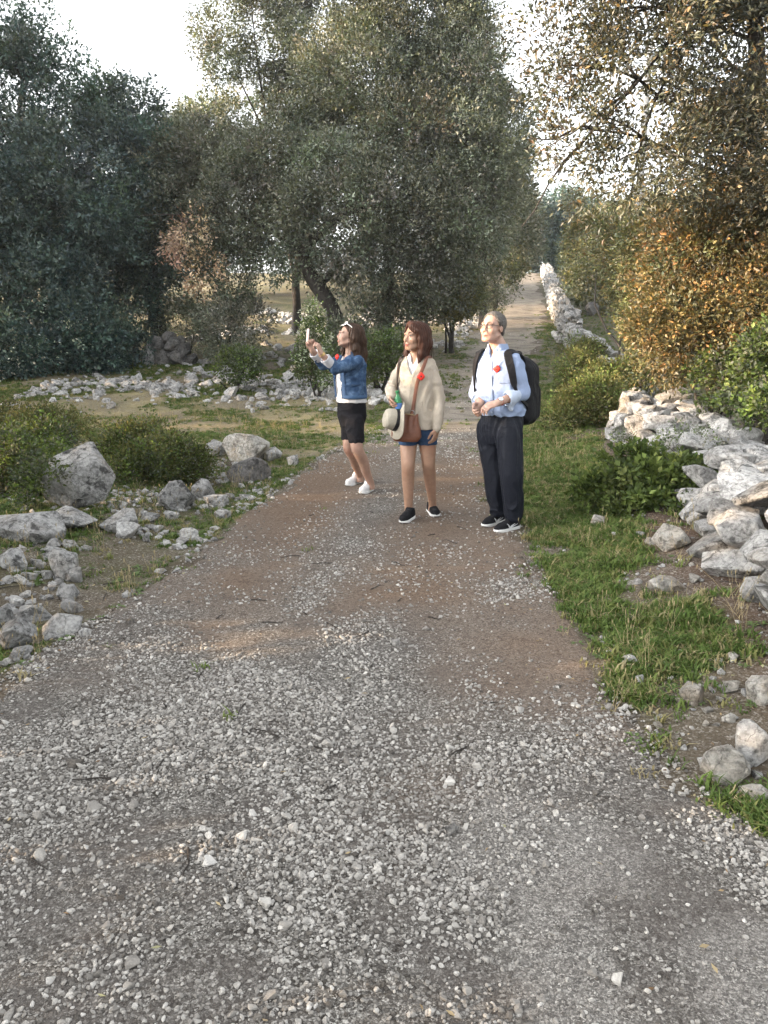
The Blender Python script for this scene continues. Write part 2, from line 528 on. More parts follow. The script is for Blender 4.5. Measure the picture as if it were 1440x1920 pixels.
def hull_rock(seed, n=13, blocky=.4, bevel=.035, sub=0, rough=.03, name='rock'):
    """an angular broken stone: hull of a few points, flats merged, edges worn"""
    r = np.random.default_rng(seed)
    d = r.normal(size=(n, 3)); d /= np.linalg.norm(d, axis=1)[:, None]
    cube = d / np.abs(d).max(1)[:, None]
    P = (d * (1 - blocky) + cube * blocky) * r.uniform(.82, 1.0, n)[:, None]
    bm = bmesh.new()
    for q in P: bm.verts.new(q)
    res = bmesh.ops.convex_hull(bm, input=bm.verts)
    junk = list({e for e in res['geom_interior'] + res['geom_unused'] if isinstance(e, bmesh.types.BMVert)})
    bmesh.ops.delete(bm, geom=junk, context='VERTS')
    bmesh.ops.dissolve_limit(bm, angle_limit=math.radians(13), verts=bm.verts, edges=bm.edges)
    if bevel:
        bmesh.ops.bevel(bm, geom=list(bm.edges), offset=bevel, segments=1, profile=.5, affect='EDGES', clamp_overlap=True)
    if sub:
        bmesh.ops.triangulate(bm, faces=bm.faces)
        bmesh.ops.subdivide_edges(bm, edges=bm.edges, cuts=sub, use_grid_fill=True)
        bmesh.ops.triangulate(bm, faces=bm.faces)
    bm.normal_update()
    V = np.array([v.co for v in bm.verts])
    if sub:
        N_ = np.array([v.normal for v in bm.verts])
        nn = vnoise(V[:, 0] * 2.2 + seed, V[:, 1] * 2.2, V[:, 2] * 2.2, 5) + .6 * vnoise(V[:, 0] * 5.5, V[:, 1] * 5.5 + seed, V[:, 2] * 5.5, 6) - 1.6 * (np.abs(vnoise(V[:, 0] * 1.7 + seed, V[:, 1] * 1.7, V[:, 2] * 3.2, 9)) < .07)
        V = V + N_ * (rough * nn)[:, None]
    V -= (V.max(0) + V.min(0)) / 2
    V /= (V.max(0) - V.min(0))[None, :]
    for v, q in zip(bm.verts, V): v.co = q
    me = bpy.data.meshes.new(name)
    bm.to_mesh(me); bm.free()
    if sub:
        me.polygons.foreach_set('use_smooth', np.ones(len(me.polygons), bool))
        me.set_sharp_from_angle(angle=math.radians(22))
    return me

ROCKS = {2: [hull_rock(100 + i, 12, .35, .0, name='stone') for i in range(14)],
         3: [hull_rock(200 + i, 14, .35, .05, name='rock') for i in range(14)],
         4: [hull_rock(300 + i, 17, .3, .05, 3, .035, 'boulder') for i in range(10)],
         'b': [hull_rock(400 + i, 15, .75, .05, name='block') for i in range(12)]}
ROCKV = {}
def rock_var(kind, i, m):
    i %= len(ROCKS[kind])
    k = (kind, i, m.name)
    if k not in ROCKV:
        me = ROCKS[kind][i].copy()
        me.materials.clear(); me.materials.append(m)
        ROCKV[k] = me
    return ROCKV[k]

def rock(name, p, size, kind=3, i=0, m=None, rot=None, parent=None, sink=.25):
    me = rock_var(kind, i, m or M_ROCK)
    o = bpy.data.objects.new(name, me)
    COL.objects.link(o)
    o.scale = size
    o.rotation_euler = rot if rot is not None else (random.uniform(-.25, .25), random.uniform(-.25, .25), random.uniform(0, 6.28))
    q = Vector((float(p[0]), float(p[1]), float(p[2]) + size[2] * (.5 - sink)))
    if parent is not None:
        o.parent = parent
        q = q - Vector(parent.location)
    o.location = q
    return o

# ------------------------------------------------------------------ scattered instances (gravel, grass): points + one node group
def make_scatter(name, pts, rot, scl, idx, protos, kind='stuff'):
    me = bpy.data.meshes.new(name)
    n = len(pts)
    me.vertices.add(n)
    me.vertices.foreach_set('co', np.asarray(pts, np.float32).ravel())
    for nm, ty, val, key in (('rot', 'FLOAT_VECTOR', rot, 'vector'), ('scl', 'FLOAT_VECTOR', scl, 'vector'), ('idx', 'INT', idx, 'value')):
        a = me.attributes.new(nm, ty, 'POINT')
        a.data.foreach_set(key, np.asarray(val, np.int32 if ty == 'INT' else np.float32).ravel())
    me.update()
    o = bpy.data.objects.new(name, me)
    COL.objects.link(o)
    g = bpy.data.node_groups.new(name, 'GeometryNodeTree')
    g.interface.new_socket('Geometry', in_out='INPUT', socket_type='NodeSocketGeometry')
    g.interface.new_socket('Geometry', in_out='OUTPUT', socket_type='NodeSocketGeometry')
    gi = g.nodes.new('NodeGroupInput'); go = g.nodes.new('NodeGroupOutput')
    iop = g.nodes.new('GeometryNodeInstanceOnPoints')
    join = g.nodes.new('GeometryNodeJoinGeometry')
    for pm in reversed(protos):
        po = bpy.data.objects.new(pm.name, pm)          # a source only, never linked to the scene
        oi = g.nodes.new('GeometryNodeObjectInfo')
        oi.inputs['Object'].default_value = po
        oi.inputs['As Instance'].default_value = True
        g.links.new(oi.outputs['Geometry'], join.inputs[0])
    def na(nm, ty):
        a = g.nodes.new('GeometryNodeInputNamedAttribute')
        a.data_type = ty
        a.inputs['Name'].default_value = nm
        return a.outputs['Attribute']
    g.links.new(gi.outputs[0], iop.inputs['Points'])
    g.links.new(join.outputs[0], iop.inputs['Instance'])
    iop.inputs['Pick Instance'].default_value = True
    g.links.new(na('idx', 'INT'), iop.inputs['Instance Index'])
    e2r = g.nodes.new('FunctionNodeEulerToRotation')
    g.links.new(na('rot', 'FLOAT_VECTOR'), e2r.inputs[0])
    g.links.new(e2r.outputs[0], iop.inputs['Rotation'])
    g.links.new(na('scl', 'FLOAT_VECTOR'), iop.inputs['Scale'])
    g.links.new(iop.outputs[0], go.inputs[0])
    md = o.modifiers.new('scatter', 'NODES')
    md.node_group = g
    o['kind'] = kind
    return o

def gravel_mat():
    M_ = Mat('gravel_chips', .92, .15)
    v = M_.coord('Object', rnd=True)
    f = M_.noise(v, 1.6, 5, .7)
    base = M_.ramp(M_.rand(), [(0., (.11, .098, .086)), (.14, (.24, .224, .202)), (.5, (.40, .378, .346)), (.9, (.55, .525, .485)), (1., (.66, .635, .595))])
    col = M_.mix(.7, base, M_.ramp(f, [(.3, .5), (.65, 1.)]), 'MULTIPLY')
    b = M_.bump(f, .5, .1)
    return M_.out(col, b)
M_GRAVEL = gravel_mat()

def gravel_protos():
    out = []
    for i in range(10):
        me = rock_mesh(500 + i, 1, 9, .05, 'chip') if i < 5 else hull_rock(500 + i, 14, .3, .07, name='chip')
        me.materials.append(M_GRAVEL)
        out.append(me)
    return out

def build_gravel():
    r = np.random.default_rng(3)
    P, S = [], []
    def lay(n, y0, y1, smin, smax, power, dens):
        y = r.uniform(y0, y1, n)
        y = y0 + (y1 - y0) * r.uniform(0, 1, n) ** 1.25
        L, R = path_l(y) - .12, path_r(y) + .12
        x = r.uniform(L, R)
        k = dens(x, y)
        keep = (r.uniform(0, 1, n) < k) & (np.abs(x) < .62 * y + .5)
        x, y = x[keep], y[keep]
        s = smin + (smax - smin) * r.uniform(0, 1, len(x)) ** power
        P.append(np.stack([x, y], 1)); S.append(s)
    def loose(x, y):
        b = brown_zone(x, y); pl = pale_zone(x, y)
        c = (path_l(y) + path_r(y)) * .5
        clump = np.clip(.48 + 1.0 * vnoise(x * 1.3, y * 1.3, seed=61) + .55 * vnoise(x * 4.2, y * 4.2, seed=62), .05, 1)
        lane = 1 - .5 * np.exp(-((x - c - .55 + .1 * (y - 3)) / .25) ** 2) * (y > 2.2)
        return clump * lane * (1 - .95 * sstep(.0, .75, b)) * (1 - .4 * pl) * (1 - .5 * sstep(3.8, 5.4, y))
    lay(120000, 1.25, 5.8, .005, .015, 1.3, loose)
    lay(26000, 1.25, 5.6, .010, .023, 1.8, loose)
    lay(1000, 1.25, 5.0, .022, .043, 2.4, lambda x, y: loose(x, y) * .8)
    lay(22000, 4.4, 12., .008, .022, 1.6, lambda x, y: .45 * np.clip(.5 + vnoise(x * 2, y * 2, seed=63), .03, 1))
    lay(9000, 9., 26., .012, .035, 1.8, lambda x, y: .5 * np.clip(.4 + vnoise(x * 1.2, y * 1.2, seed=64), .0, 1))
    P = np.concatenate(P); s = np.concatenate(S)
    n = len(P)
    z = H(P[:, 0], P[:, 1]) + .006 + s * .14
    sc = s[:, None] * np.stack([r.uniform(.85, 1.35, n), r.uniform(.7, 1.05, n), r.uniform(.5, .85, n)], 1)
    rot = np.stack([r.uniform(-.5, .5, n), r.uniform(-.5, .5, n), r.uniform(0, 6.28, n)], 1)
    big = s > .018
    idx = np.where(big, r.integers(5, 10, n), r.integers(0, 5, n))
    make_scatter('gravel_chips', np.column_stack([P, z]), rot, sc, idx, gravel_protos())
    print('gravel', n)

build_gravel()
# ------------------------------------------------------------------ tubes (trunks, limbs, poles)
def tube_arrays(path, radii, seg=8, wob=0., seed=0, caps=True):
    path = np.asarray(path, float); radii = np.asarray(radii, float)
    n = len(path)
    tan = np.gradient(path, axis=0)
    tan /= np.linalg.norm(tan, axis=1)[:, None] + 1e-9
    ref = np.array([0.31, 0.87, 0.2])
    a = np.cross(tan, ref); a /= np.linalg.norm(a, axis=1)[:, None] + 1e-9
    b = np.cross(tan, a)
    th = np.linspace(0, 2 * np.pi, seg, endpoint=False)
    rr = radii[:, None] * np.ones(seg)[None, :]
    if wob:
        rr = rr * (1 + wob * vnoise(np.cos(th)[None, :] * 1.6 + seed, np.sin(th)[None, :] * 1.6, np.arange(n)[:, None] * .35, seed))
    V = path[:, None, :] + rr[..., None] * (np.cos(th)[None, :, None] * a[:, None, :] + np.sin(th)[None, :, None] * b[:, None, :])
    V = V.reshape(-1, 3)
    i = np.arange(n - 1)[:, None] * seg; j = np.arange(seg)[None, :]; k = (j + 1) % seg
    F_ = np.stack([i + j, i + k, i + seg + k, i + seg + j], -1).reshape(-1, 4)
    return V, F_

def merge(parts):
    Vs, Fs, o = [], [], 0
    for V, F_ in parts:
        Vs.append(V); Fs.append(F_ + o); o += len(V)
    return np.concatenate(Vs), np.concatenate(Fs)

def bend(a, b, n=10, sag=0., jit=.0, seed=0, up=0.):
    a, b = np.asarray(a, float), np.asarray(b, float)
    t = np.linspace(0, 1, n)[:, None]
    p = a + (b - a) * t
    ln = np.linalg.norm(b - a)
    r = np.random.default_rng(seed)
    if jit:
        w = np.sin(np.pi * t)
        for f in (1, 2, 3):
            p = p + jit * ln * w * np.sin(np.pi * t * f + r.uniform(0, 6)) * r.normal(size=3)[None, :] * .5 / f
    p[:, 2] += up * ln * np.sin(np.pi * t[:, 0]) - sag * ln * np.sin(np.pi * t[:, 0])
    return p

def bark_mat():
    M_ = Mat('bark', .95, .1)
    v = M_.coord('Position', (1, 1, .35))
    f = M_.noise(v, 26., 6, .7)
    col = M_.ramp(f, [(.3, (.025, .022, .02)), (.6, (.065, .058, .052)), (.8, (.12, .11, .10))])
    return M_.out(col, M_.bump(f, .9, .03))
M_BARK = bark_mat()

def leaf_mat(name, rough=.42, spec=.4, under=(1.35, 1.35, 1.3), trans=.26):
    M_ = Mat(name, rough, spec)
    c = M_.attr('Col', 'Color')
    geo = M_.n('ShaderNodeNewGeometry')
    c2 = M_.mix(1., c, under, 'MULTIPLY')
    col = M_.mix(geo.outputs['Backfacing'], c, c2)
    M_.put(M_.b.inputs['Base Color'], col)
    tr = M_.n('ShaderNodeBsdfTranslucent')
    M_.put(tr.inputs['Color'], M_.mix(1., c, (1.5, 1.45, .7), 'MULTIPLY'))
    ms = M_.n('ShaderNodeMixShader')
    ms.inputs[0].default_value = trans
    M_.t.links.new(M_.b.outputs[0], ms.inputs[1]); M_.t.links.new(tr.outputs[0], ms.inputs[2])
    o = M_.t.nodes['Material Output']
    M_.t.links.new(ms.outputs[0], o.inputs[0])
    return M_.m
M_LEAF = leaf_mat('holm_oak_leaf')
M_LEAF_SOFT = leaf_mat('soft_leaf', .6, .2, (1.2, 1.2, 1.1), .28)

def rand_dirs(r, n):
    d = r.normal(size=(n, 3))
    return d / np.linalg.norm(d, axis=1)[:, None]

def leaf_arrays(r, C, out, n_per, twig, ll, lw, pal, pw, jitter=.22, droop=0., var=.28, tri=False, tint=None):
    """C (m,3) spray bases, out (m,3) their growth directions"""
    m = len(C)
    n = m * n_per
    t = r.uniform(0, 1, (m, n_per, 1))
    side = rand_dirs(r, n).reshape(m, n_per, 3)
    pos = C[:, None, :] + out[:, None, :] * (t * twig) + side * (twig * jitter)
    ax = out[:, None, :] * .65 + side * .85
    ax[..., 2] -= droop
    ax /= np.linalg.norm(ax, axis=-1, keepdims=True)
    nr = rand_dirs(r, n).reshape(m, n_per, 3) * .8 + np.array([0, 0, .55]) + out[:, None, :] * .25
    w = np.cross(nr, ax); w /= np.linalg.norm(w, axis=-1, keepdims=True) + 1e-9
    nn = np.cross(ax, w)
    sz = r.uniform(.6, 1.25, (m, n_per, 1))
    L_, Wd = ll * sz, lw * sz * r.uniform(.8, 1.15, (m, n_per, 1))
    a = pos
    b = pos + ax * L_ * .45 + w * Wd * .5 + nn * Wd * .18
    c = pos + ax * L_
    d = pos + ax * L_ * .45 - w * Wd * .5 + nn * Wd * .18
    if tri:                                               # far leaves: one triangle each
        b = pos + ax * L_ * .2 + w * Wd * .55; d = pos + ax * L_ * .3 - w * Wd * .55
        V = np.stack([b, c, d], 2).reshape(-1, 3)
    else:
        V = np.stack([a, b, c, d], 2).reshape(-1, 3)
    kk = 3 if tri else 4
    F_ = np.arange(kk * n, dtype=np.int32).reshape(-1, kk)
    pal = np.asarray(pal, float)
    pick = r.choice(len(pal), size=m, p=np.asarray(pw, float) / np.sum(pw))
    stray = r.uniform(0, 1, (m, n_per)) < .15
    pk = np.where(stray, r.integers(0, len(pal), (m, n_per)), pick[:, None])
    col = pal[pk] * r.uniform(1 - var, 1 + var, (m, n_per, 1)) * r.uniform(.85, 1.18, (m, 1, 1))
    if tint is not None: col = col * tint[:, None, :]
    col = np.repeat(col.reshape(-1, 1, 3), kk, 1).reshape(-1, 3)
    return V, F_, col

def crown_arrays(r, blobs, n_leaves, ll, lw, pal, pw, n_per=16, clump=.55, twig=.3, ragged=.28, inner=.25, droop=0., holes=0., flat=1.0, tri=None):
    """blobs: rows of (x, y, z, rx, ry, rz). Clumps of sprays sit on the blobs' skins, a share of them inside."""
    B = np.array(blobs, float)
    B[:, 3:6] = np.maximum(B[:, 3:6] - clump * .6 - twig * .3, B[:, 3:6] * .45)
    area = (B[:, 3] * B[:, 5] + B[:, 4] * B[:, 5] + B[:, 3] * B[:, 4])
    nspray = max(4, n_leaves // n_per)
    ncl = max(3, int(nspray / 22))
    bi = r.choice(len(B), size=ncl, p=area / area.sum())
    d = rand_dirs(r, ncl)
    d[:, 1] = np.where((d[:, 1] > .2) & (r.uniform(0, 1, ncl) < .55), -d[:, 1], d[:, 1])       # fewer on the far side
    rad = np.where(r.uniform(0, 1, ncl) < inner, r.uniform(.35, .8, ncl), r.uniform(.8, 1.02, ncl))
    lump = 1 + ragged * vnoise(d[:, 0] * 2.2 + bi * 7, d[:, 1] * 2.2, d[:, 2] * 2.2, 17)
    cc = B[bi, :3] + d * B[bi, 3:6] * (rad * lump)[:, None]
    crad = clump * r.uniform(.55, 1.3, ncl)
    ci = r.integers(0, ncl, nspray)
    e = rand_dirs(r, nspray)
    e = e * .9 + d[ci] * .75 + np.array([0, 0, .25])
    e /= np.linalg.norm(e, axis=1)[:, None]
    C = cc[ci] + e * (crad[ci] * r.uniform(.25, 1., nspray) ** .6)[:, None] * np.array([1, 1, flat])
    if holes:
        keep = vnoise(C[:, 0] * 1.1, C[:, 1] * .9, C[:, 2] * 1.1, 23) + .5 * vnoise(C[:, 0] * 2.7, C[:, 1] * 2.7, C[:, 2] * 2.7, 24) > -1 + holes
        C, e = C[keep], e[keep]
    e = e + np.array([0, 0, .15 - droop]); e /= np.linalg.norm(e, axis=1)[:, None]
    ct = r.uniform(.72, 1.32, (ncl, 1)) * np.array([[1, 1, 1.]]) + r.normal(size=(ncl, 3)) * .05
    tint = ct[ci] if not holes else ct[ci[keep]]
    if tri is None: tri = ll > .085
    return leaf_arrays(r, C, e, n_per, twig, ll, lw, pal, pw, droop=droop * .5, tri=tri, tint=tint)

def crown_obj(name, arrs, parent, m=None):
    V = np.concatenate([a[0] for a in arrs]); C = np.concatenate([a[2] for a in arrs])
    kk = arrs[0][1].shape[1]
    F_ = np.arange(len(V), dtype=np.int32).reshape(-1, kk)
    me = mesh_np(name, V, F_, smooth=False, cols=np.clip(C, 0, 1))
    o = link(name, me, m or M_LEAF, parent)
    o['kind'] = 'stuff'
    return o

HOLM = [(.078, .090, .064), (.100, .110, .082), (.130, .136, .108), (.054, .064, .048), (.165, .164, .140)]
DARK = [(.050, .052, .036), (.066, .064, .042), (.085, .080, .052), (.038, .042, .032), (.11, .09, .05)]  # darkened leaf tones stand in for shade on the right oak
HOLM_W = [3, 3, 2, 2, 1]
BLUE = [(.045, .074, .072), (.060, .092, .084), (.078, .110, .094), (.036, .058, .064), (.098, .124, .102)]  # leaf tones with a bluish lens veil put into the colour
BLUE_W = [3, 3, 2, 2, 1]
OLIVE = [(.085, .092, .038), (.115, .115, .048), (.068, .078, .034), (.145, .13, .055), (.05, .06, .032)]
GOLD = [(.115, .092, .040), (.15, .108, .046), (.085, .078, .036), (.19, .122, .050), (.062, .062, .034), (.25, .135, .055)]  # leaf tones with the low sun's gold put into them
GOLD_W = [3, 1.6, 3.2, .7, 3, .25]
BROWN = [(.34, .22, .17), (.40, .27, .21), (.26, .17, .13), (.46, .34, .27)]
FRESH = [(.075, .105, .03), (.10, .14, .04), (.05, .075, .024), (.14, .17, .055)]

def pb(px, py, rx, ry, D, dep=None, dy=0.):
    """a crown lobe seen at a pixel of the photograph, at distance D"""
    c = W(px, py, D + dy)
    s = D / 1440.0
    rx, ry = rx * s, ry * s
    return (c[0], c[1], c[2], rx, dep if dep else max(rx, ry) * .8, ry)

def foot(px, D):
    """ground point at distance D under a pixel column"""
    x = (px - 720) / 1440.0 * D * 1.0
    return np.array([x, D, float(H(x, D))])

def tree(name, label, base, blobs_leaves, limbs, trunk_r=.2, trunk_top=None, group=None, seed=0, cat='tree', mat=None, lean=.05, extra=None, limb=.42, twigs=5):
    """limbs: list of end points; the trunk goes from the base to trunk_top"""
    base = np.asarray(base, float)
    root = empty(name, base, label, cat, group)
    top = np.asarray(trunk_top, float)
    tp = bend(base - [0, 0, .15], top, 12, jit=lean, seed=seed)
    tt = np.linspace(0, 1, 12)
    V, F_ = tube_arrays(tp, trunk_r * (1 - .45 * tt) * (1 + .5 * np.exp(-tt * 9)), 12, .25, seed)
    link('trunk', mesh_np('trunk', V, F_), M_BARK, root)
    r = np.random.default_rng(seed + 1)
    for k, e in enumerate(limbs):
        s = tp[int(r.integers(6, 12))]
        e = np.asarray(e, float)
        ln = np.linalg.norm(e - s)
        p = bend(s, e, 12, jit=.07, seed=seed + k * 3, up=.05)
        V, F_ = tube_arrays(p, trunk_r * limb * (1 - .8 * np.linspace(0, 1, 12)) + .006, 8, .2, k)
        parts = [(V, F_)]
        for q in range(twigs):                           # side twigs off the limb
            a = p[int(r.integers(4, 11))]
            b = a + norm(norm(e - s) + r.normal(size=3) * .7) * ln * r.uniform(.25, .5)
            parts.append(tube_arrays(bend(a, b, 6, jit=.1, seed=k * 7 + q), trunk_r * .13 * np.linspace(1, .2, 6) + .003, 5))
        V, F_ = merge(parts)
        link('branch', mesh_np('branch', V, F_), M_BARK, root)
    crown_obj('crown', blobs_leaves, root, mat)
    if extra: extra(root)
    return root

def shrub(name, label, base, blobs, n, ll, lw, pal, pw, seed=0, group=None, cat='shrub', clump=.22, twig=.16, stems=5, mat=None, n_per=10, **kw):
    base = np.asarray(base, float)
    root = empty(name, base, label, cat, group)
    r = np.random.default_rng(seed)
    arr = crown_arrays(r, blobs, n, ll, lw, pal, pw, n_per=n_per, clump=clump, twig=twig, **kw)
    crown_obj('foliage', [arr], root, mat or M_LEAF)
    B = np.asarray(blobs, float)
    parts = []
    for k in range(stems):
        b = B[k % len(B)]
        e = b[:3] + r.normal(size=3) * b[3:6] * .35
        s = np.array([base[0] + r.normal() * .08, base[1] + r.normal() * .08, base[2] - .05])
        if abs(b[0] - base[0]) > .6: s[0] = b[0] + r.normal() * .1; s[1] = b[1]; s[2] = float(H(s[0], s[1])) - .05
        V, F_ = tube_arrays(bend(s, e, 8, jit=.1, seed=seed + k), np.linspace(.02, .005, 8) * (1 + 1.2 * B[0, 3]), 6)
        link('stem', mesh_np('stem', V, F_), M_BARK, root)
    return root

# ------------------------------------------------------------------ trees
def build_trees():
    R_ = lambda s: np.random.default_rng(s)
    # --- the dark bluish oaks at the left edge of the clearing
    bl = [pb(40, 200, 150, 130, 20), pb(10, 60, 75, 60, 20), pb(95, 120, 55, 55, 20), pb(60, 370, 190, 130, 19), pb(-90, 330, 170, 250, 20), pb(30, 520, 170, 120, 18.5), pb(180, 560, 120, 110, 18.5), pb(90, 640, 150, 70, 18.)]
    a = crown_arrays(R_(1), bl, 150000, .118, .056, BLUE, BLUE_W, clump=.6, twig=.32, inner=.42)
    b0 = foot(30, 19.5)
    tree('holm_oak', 'dense dark bluish oak filling the left edge of the photo down to the ground', b0, [a], [W(40, 250, 20), W(-60, 350, 20), W(60, 120, 20)], .24, W(40, 480, 19.7), seed=3)
    bl = [pb(225, 235, 80, 85, 22), pb(190, 200, 45, 60, 22), pb(240, 360, 120, 130, 21), pb(180, 470, 120, 110, 20.5), pb(290, 480, 70, 90, 21), pb(250, 590, 60, 60, 20.5)]
    a = crown_arrays(R_(2), bl, 90000, .118, .056, BLUE, BLUE_W, clump=.55, twig=.32, inner=.42)
    tree('holm_oak', 'dark oak with a pointed top above the shaded heap of stones', foot(308, 21), [a], [W(230, 260, 22), W(180, 400, 21), W(290, 450, 21)], .26, W(280, 470, 21.2), seed=5)
    bl = [pb(335, 245, 60, 50, 27), pb(345, 330, 70, 90, 26), pb(330, 420, 60, 80, 26), pb(395, 260, 40, 60, 27)]
    a = crown_arrays(R_(4), bl, 24000, .13, .06, HOLM, HOLM_W, clump=.55, twig=.35, holes=.1)
    tree('holm_oak', 'small grey green oak standing back in the gap of sky between the big oaks', foot(300, 26.5), [a], [W(335, 260, 27), W(370, 330, 26)], .14, W(320, 400, 26.5), seed=8)
    # --- the big oak behind the people
    bl = [pb(540, 330, 120, 100, 19.5), pb(450, 400, 95, 90, 19.), pb(660, 400, 140, 110, 18.5), pb(790, 330, 150, 150, 19.5), pb(720, 180, 150, 130, 20.5), pb(830, 180, 120, 130, 20.5), pb(800, 40, 105, 100, 20.5), pb(680, 20, 60, 100, 21), pb(890, 330, 90, 120, 20.5), pb(530, 460, 100, 55, 18.5), pb(820, 440, 120, 75, 18.8), pb(700, 500, 80, 60, 18.6), pb(430, 490, 55, 55, 18.8), pb(620, 250, 90, 80, 20.5), pb(395, 330, 80, 90, 20.5), pb(400, 450, 70, 70, 19.5), pb(360, 390, 70, 70, 20), pb(380, 500, 60, 50, 19.2), pb(330, 330, 60, 60, 20.5), pb(465, 500, 85, 55, 18.8), pb(770, 540, 95, 60, 18.9), pb(685, 560, 60, 45, 18.7), pb(420, 545, 50, 45, 18.9), pb(850, 500, 60, 60, 19.2)]
    a = crown_arrays(R_(6), bl, 250000, .098, .043, HOLM, HOLM_W, clump=.52, twig=.34, inner=.32, ragged=.48)
    a2 = crown_arrays(R_(66), [pb(760, -90, 150, 90, 20.5), pb(860, 70, 60, 90, 20.8)], 18000, .12, .05, HOLM, HOLM_W, clump=.5, twig=.32, holes=.3)
    def extra(root):
        arr = crown_arrays(R_(9), [pb(345, 455, 48, 34, 18.2), pb(300, 480, 30, 18, 18.2), pb(372, 515, 24, 26, 18.2), pb(365, 430, 30, 22, 18.3)], 2100, .10, .042, BROWN, [1, 1, 1, .7], clump=.30, twig=.34, n_per=12, droop=.3)
        o = crown_obj('dead_foliage', [arr], root)
        o['label'] = 'dead branch with dry brown leaves'
        V, F_ = tube_arrays(bend(W(470, 400, 18.8), W(262, 405, 18.2), 10, jit=.06, seed=4), np.linspace(.035, .006, 10), 6)
        V2, F2 = tube_arrays(bend(W(400, 430, 18.6), W(320, 480, 18.2), 8, jit=.06, seed=6), np.linspace(.03, .006, 8), 6)
        V, F_ = merge([(V, F_), (V2, F2)])
        link('branch', mesh_np('branch', V, F_), M_BARK, root)
        V, F_ = tube_arrays(bend(W(722, 640, 20.2), W(735, 430, 20.2), 12, jit=.04, seed=14), np.linspace(.17, .12, 12), 12, .2, 3)
        link('trunk', mesh_np('trunk', V, F_), M_BARK, root)
        for i, (p, q) in enumerate((((735, 430, 20.2), (800, 120, 20.6)), ((735, 430, 20.2), (690, 60, 21)), ((560, 470, 18.8), (520, 300, 19.4)), ((560, 470, 18.8), (450, 400, 19)))):
            V, F_ = tube_arrays(bend(W(*p), W(*q), 12, jit=.05, seed=20 + i), np.linspace(.11, .02, 12), 8, .2, i)
            link('branch', mesh_np('branch', V, F_), M_BARK, root)
    tree('holm_oak', 'huge grey green oak with a leaning trunk behind the three people', foot(655, 18.8), [a, a2], [W(540, 330, 19.5), W(790, 330, 19.5), W(660, 380, 18.8), W(880, 330, 20.5)], .24, W(568, 470, 18.2), seed=11, extra=extra, lean=.08)
    # --- slender tree whose thin stems show against the sky
    bl = [pb(440, 60, 60, 100, 25), pb(520, 40, 90, 120, 25), pb(600, 100, 80, 120, 25), pb(470, 180, 75, 70, 25), pb(560, 200, 80, 70, 25), pb(430, 130, 50, 70, 25), pb(500, -90, 110, 70, 25), pb(630, -40, 70, 90, 25)]
    a = crown_arrays(R_(12), bl, 72000, .12, .05, HOLM, HOLM_W, clump=.5, twig=.4, inner=.5, holes=.7)
    b0 = foot(560, 26)
    def extra2(root):
        for i, (p, q, w) in enumerate((((545, 330), (548, -60), .075), ((505, 330), (470, 0), .055), ((620, 330), (628, -40), .07), ((548, 200), (600, 20), .04), ((500, 260), (420, 90), .035), ((545, 150), (500, -20), .035), ((470, 145), (365, 150), .022))):
            V, F_ = tube_arrays(bend(W(*p, 25), W(*q, 25), 14, jit=.035, seed=40 + i), np.linspace(w, w * .25, 14), 8, .15, i)
            link('stem', mesh_np('stem', V, F_), M_BARK, root)
    tree('holm_oak', 'tall thin crowned oak with slender upright stems and sky showing through', b0, [a], [W(545, 300, 25), W(620, 310, 25), W(500, 310, 25)], .16, W(560, 420, 25.4), seed=21, extra=extra2)
    # --- along the path, left of it
    bl = [pb(930, 280, 55, 110, 27), pb(900, 400, 70, 110, 26), pb(960, 420, 40, 90, 28), pb(885, 200, 60, 90, 27)]
    a = crown_arrays(R_(14), bl, 36000, .135, .06, HOLM, HOLM_W, clump=.5, twig=.36, holes=.15)
    tree('holm_oak', 'narrow oak to the right of the huge oak, rising beside the path', foot(900, 27.5), [a], [W(930, 260, 27), W(890, 330, 27)], .16, W(905, 430, 27.2), seed=25)
    bl = [pb(905, 470, 55, 70, 30), pb(950, 480, 38, 55, 34), pb(930, 540, 40, 40, 31)]
    a = crown_arrays(R_(15), bl, 20000, .14, .065, OLIVE + HOLM[:2], [2, 2, 2, 1, 2, 3, 3], clump=.5, twig=.36)
    tree('young_oak', 'low yellowish oak overhanging the left verge halfway up the path', foot(925, 31.5), [a], [W(905, 470, 30), W(950, 480, 34)], .12, W(925, 510, 31.5), seed=27)
    # --- at the top of the path
    bl = [pb(1050, 440, 60, 45, 64), pb(1010, 440, 40, 50, 66), pb(1085, 430, 45, 45, 66), pb(1040, 485, 50, 35, 62), pb(1060, 410, 60, 40, 66)]
    a = crown_arrays(R_(16), bl, 30000, .30, .15, BLUE, BLUE_W, clump=1.1, twig=.8)
    tree('holm_oak', 'distant dark tree closing the top of the path', foot(1035, 65), [a], [W(1050, 440, 64), W(1010, 440, 66)], .3, W(1040, 470, 65), seed=29)
    bl = [pb(975, 450, 32, 60, 60), pb(985, 410, 25, 35, 62), pb(960, 490, 18, 25, 60)]
    a = crown_arrays(R_(17), bl, 11000, .28, .14, HOLM, HOLM_W, clump=1., twig=.7)
    tree('holm_oak', 'distant tree on the left where the path goes out of sight', foot(968, 61), [a], [W(975, 440, 60)], .25, W(974, 480, 60.5), seed=31)
    bl = [pb(1150, 440, 60, 55, 36), pb(1090, 480, 40, 45, 38), pb(1210, 440, 60, 60, 34), pb(1130, 520, 60, 60, 33), pb(1110, 380, 40, 20, 40)]
    a = crown_arrays(R_(18), bl, 34000, .16, .08, OLIVE + HOLM[:3], [1.5, 1, 2, .8, 2, 3, 3, 2], clump=.6, twig=.42)
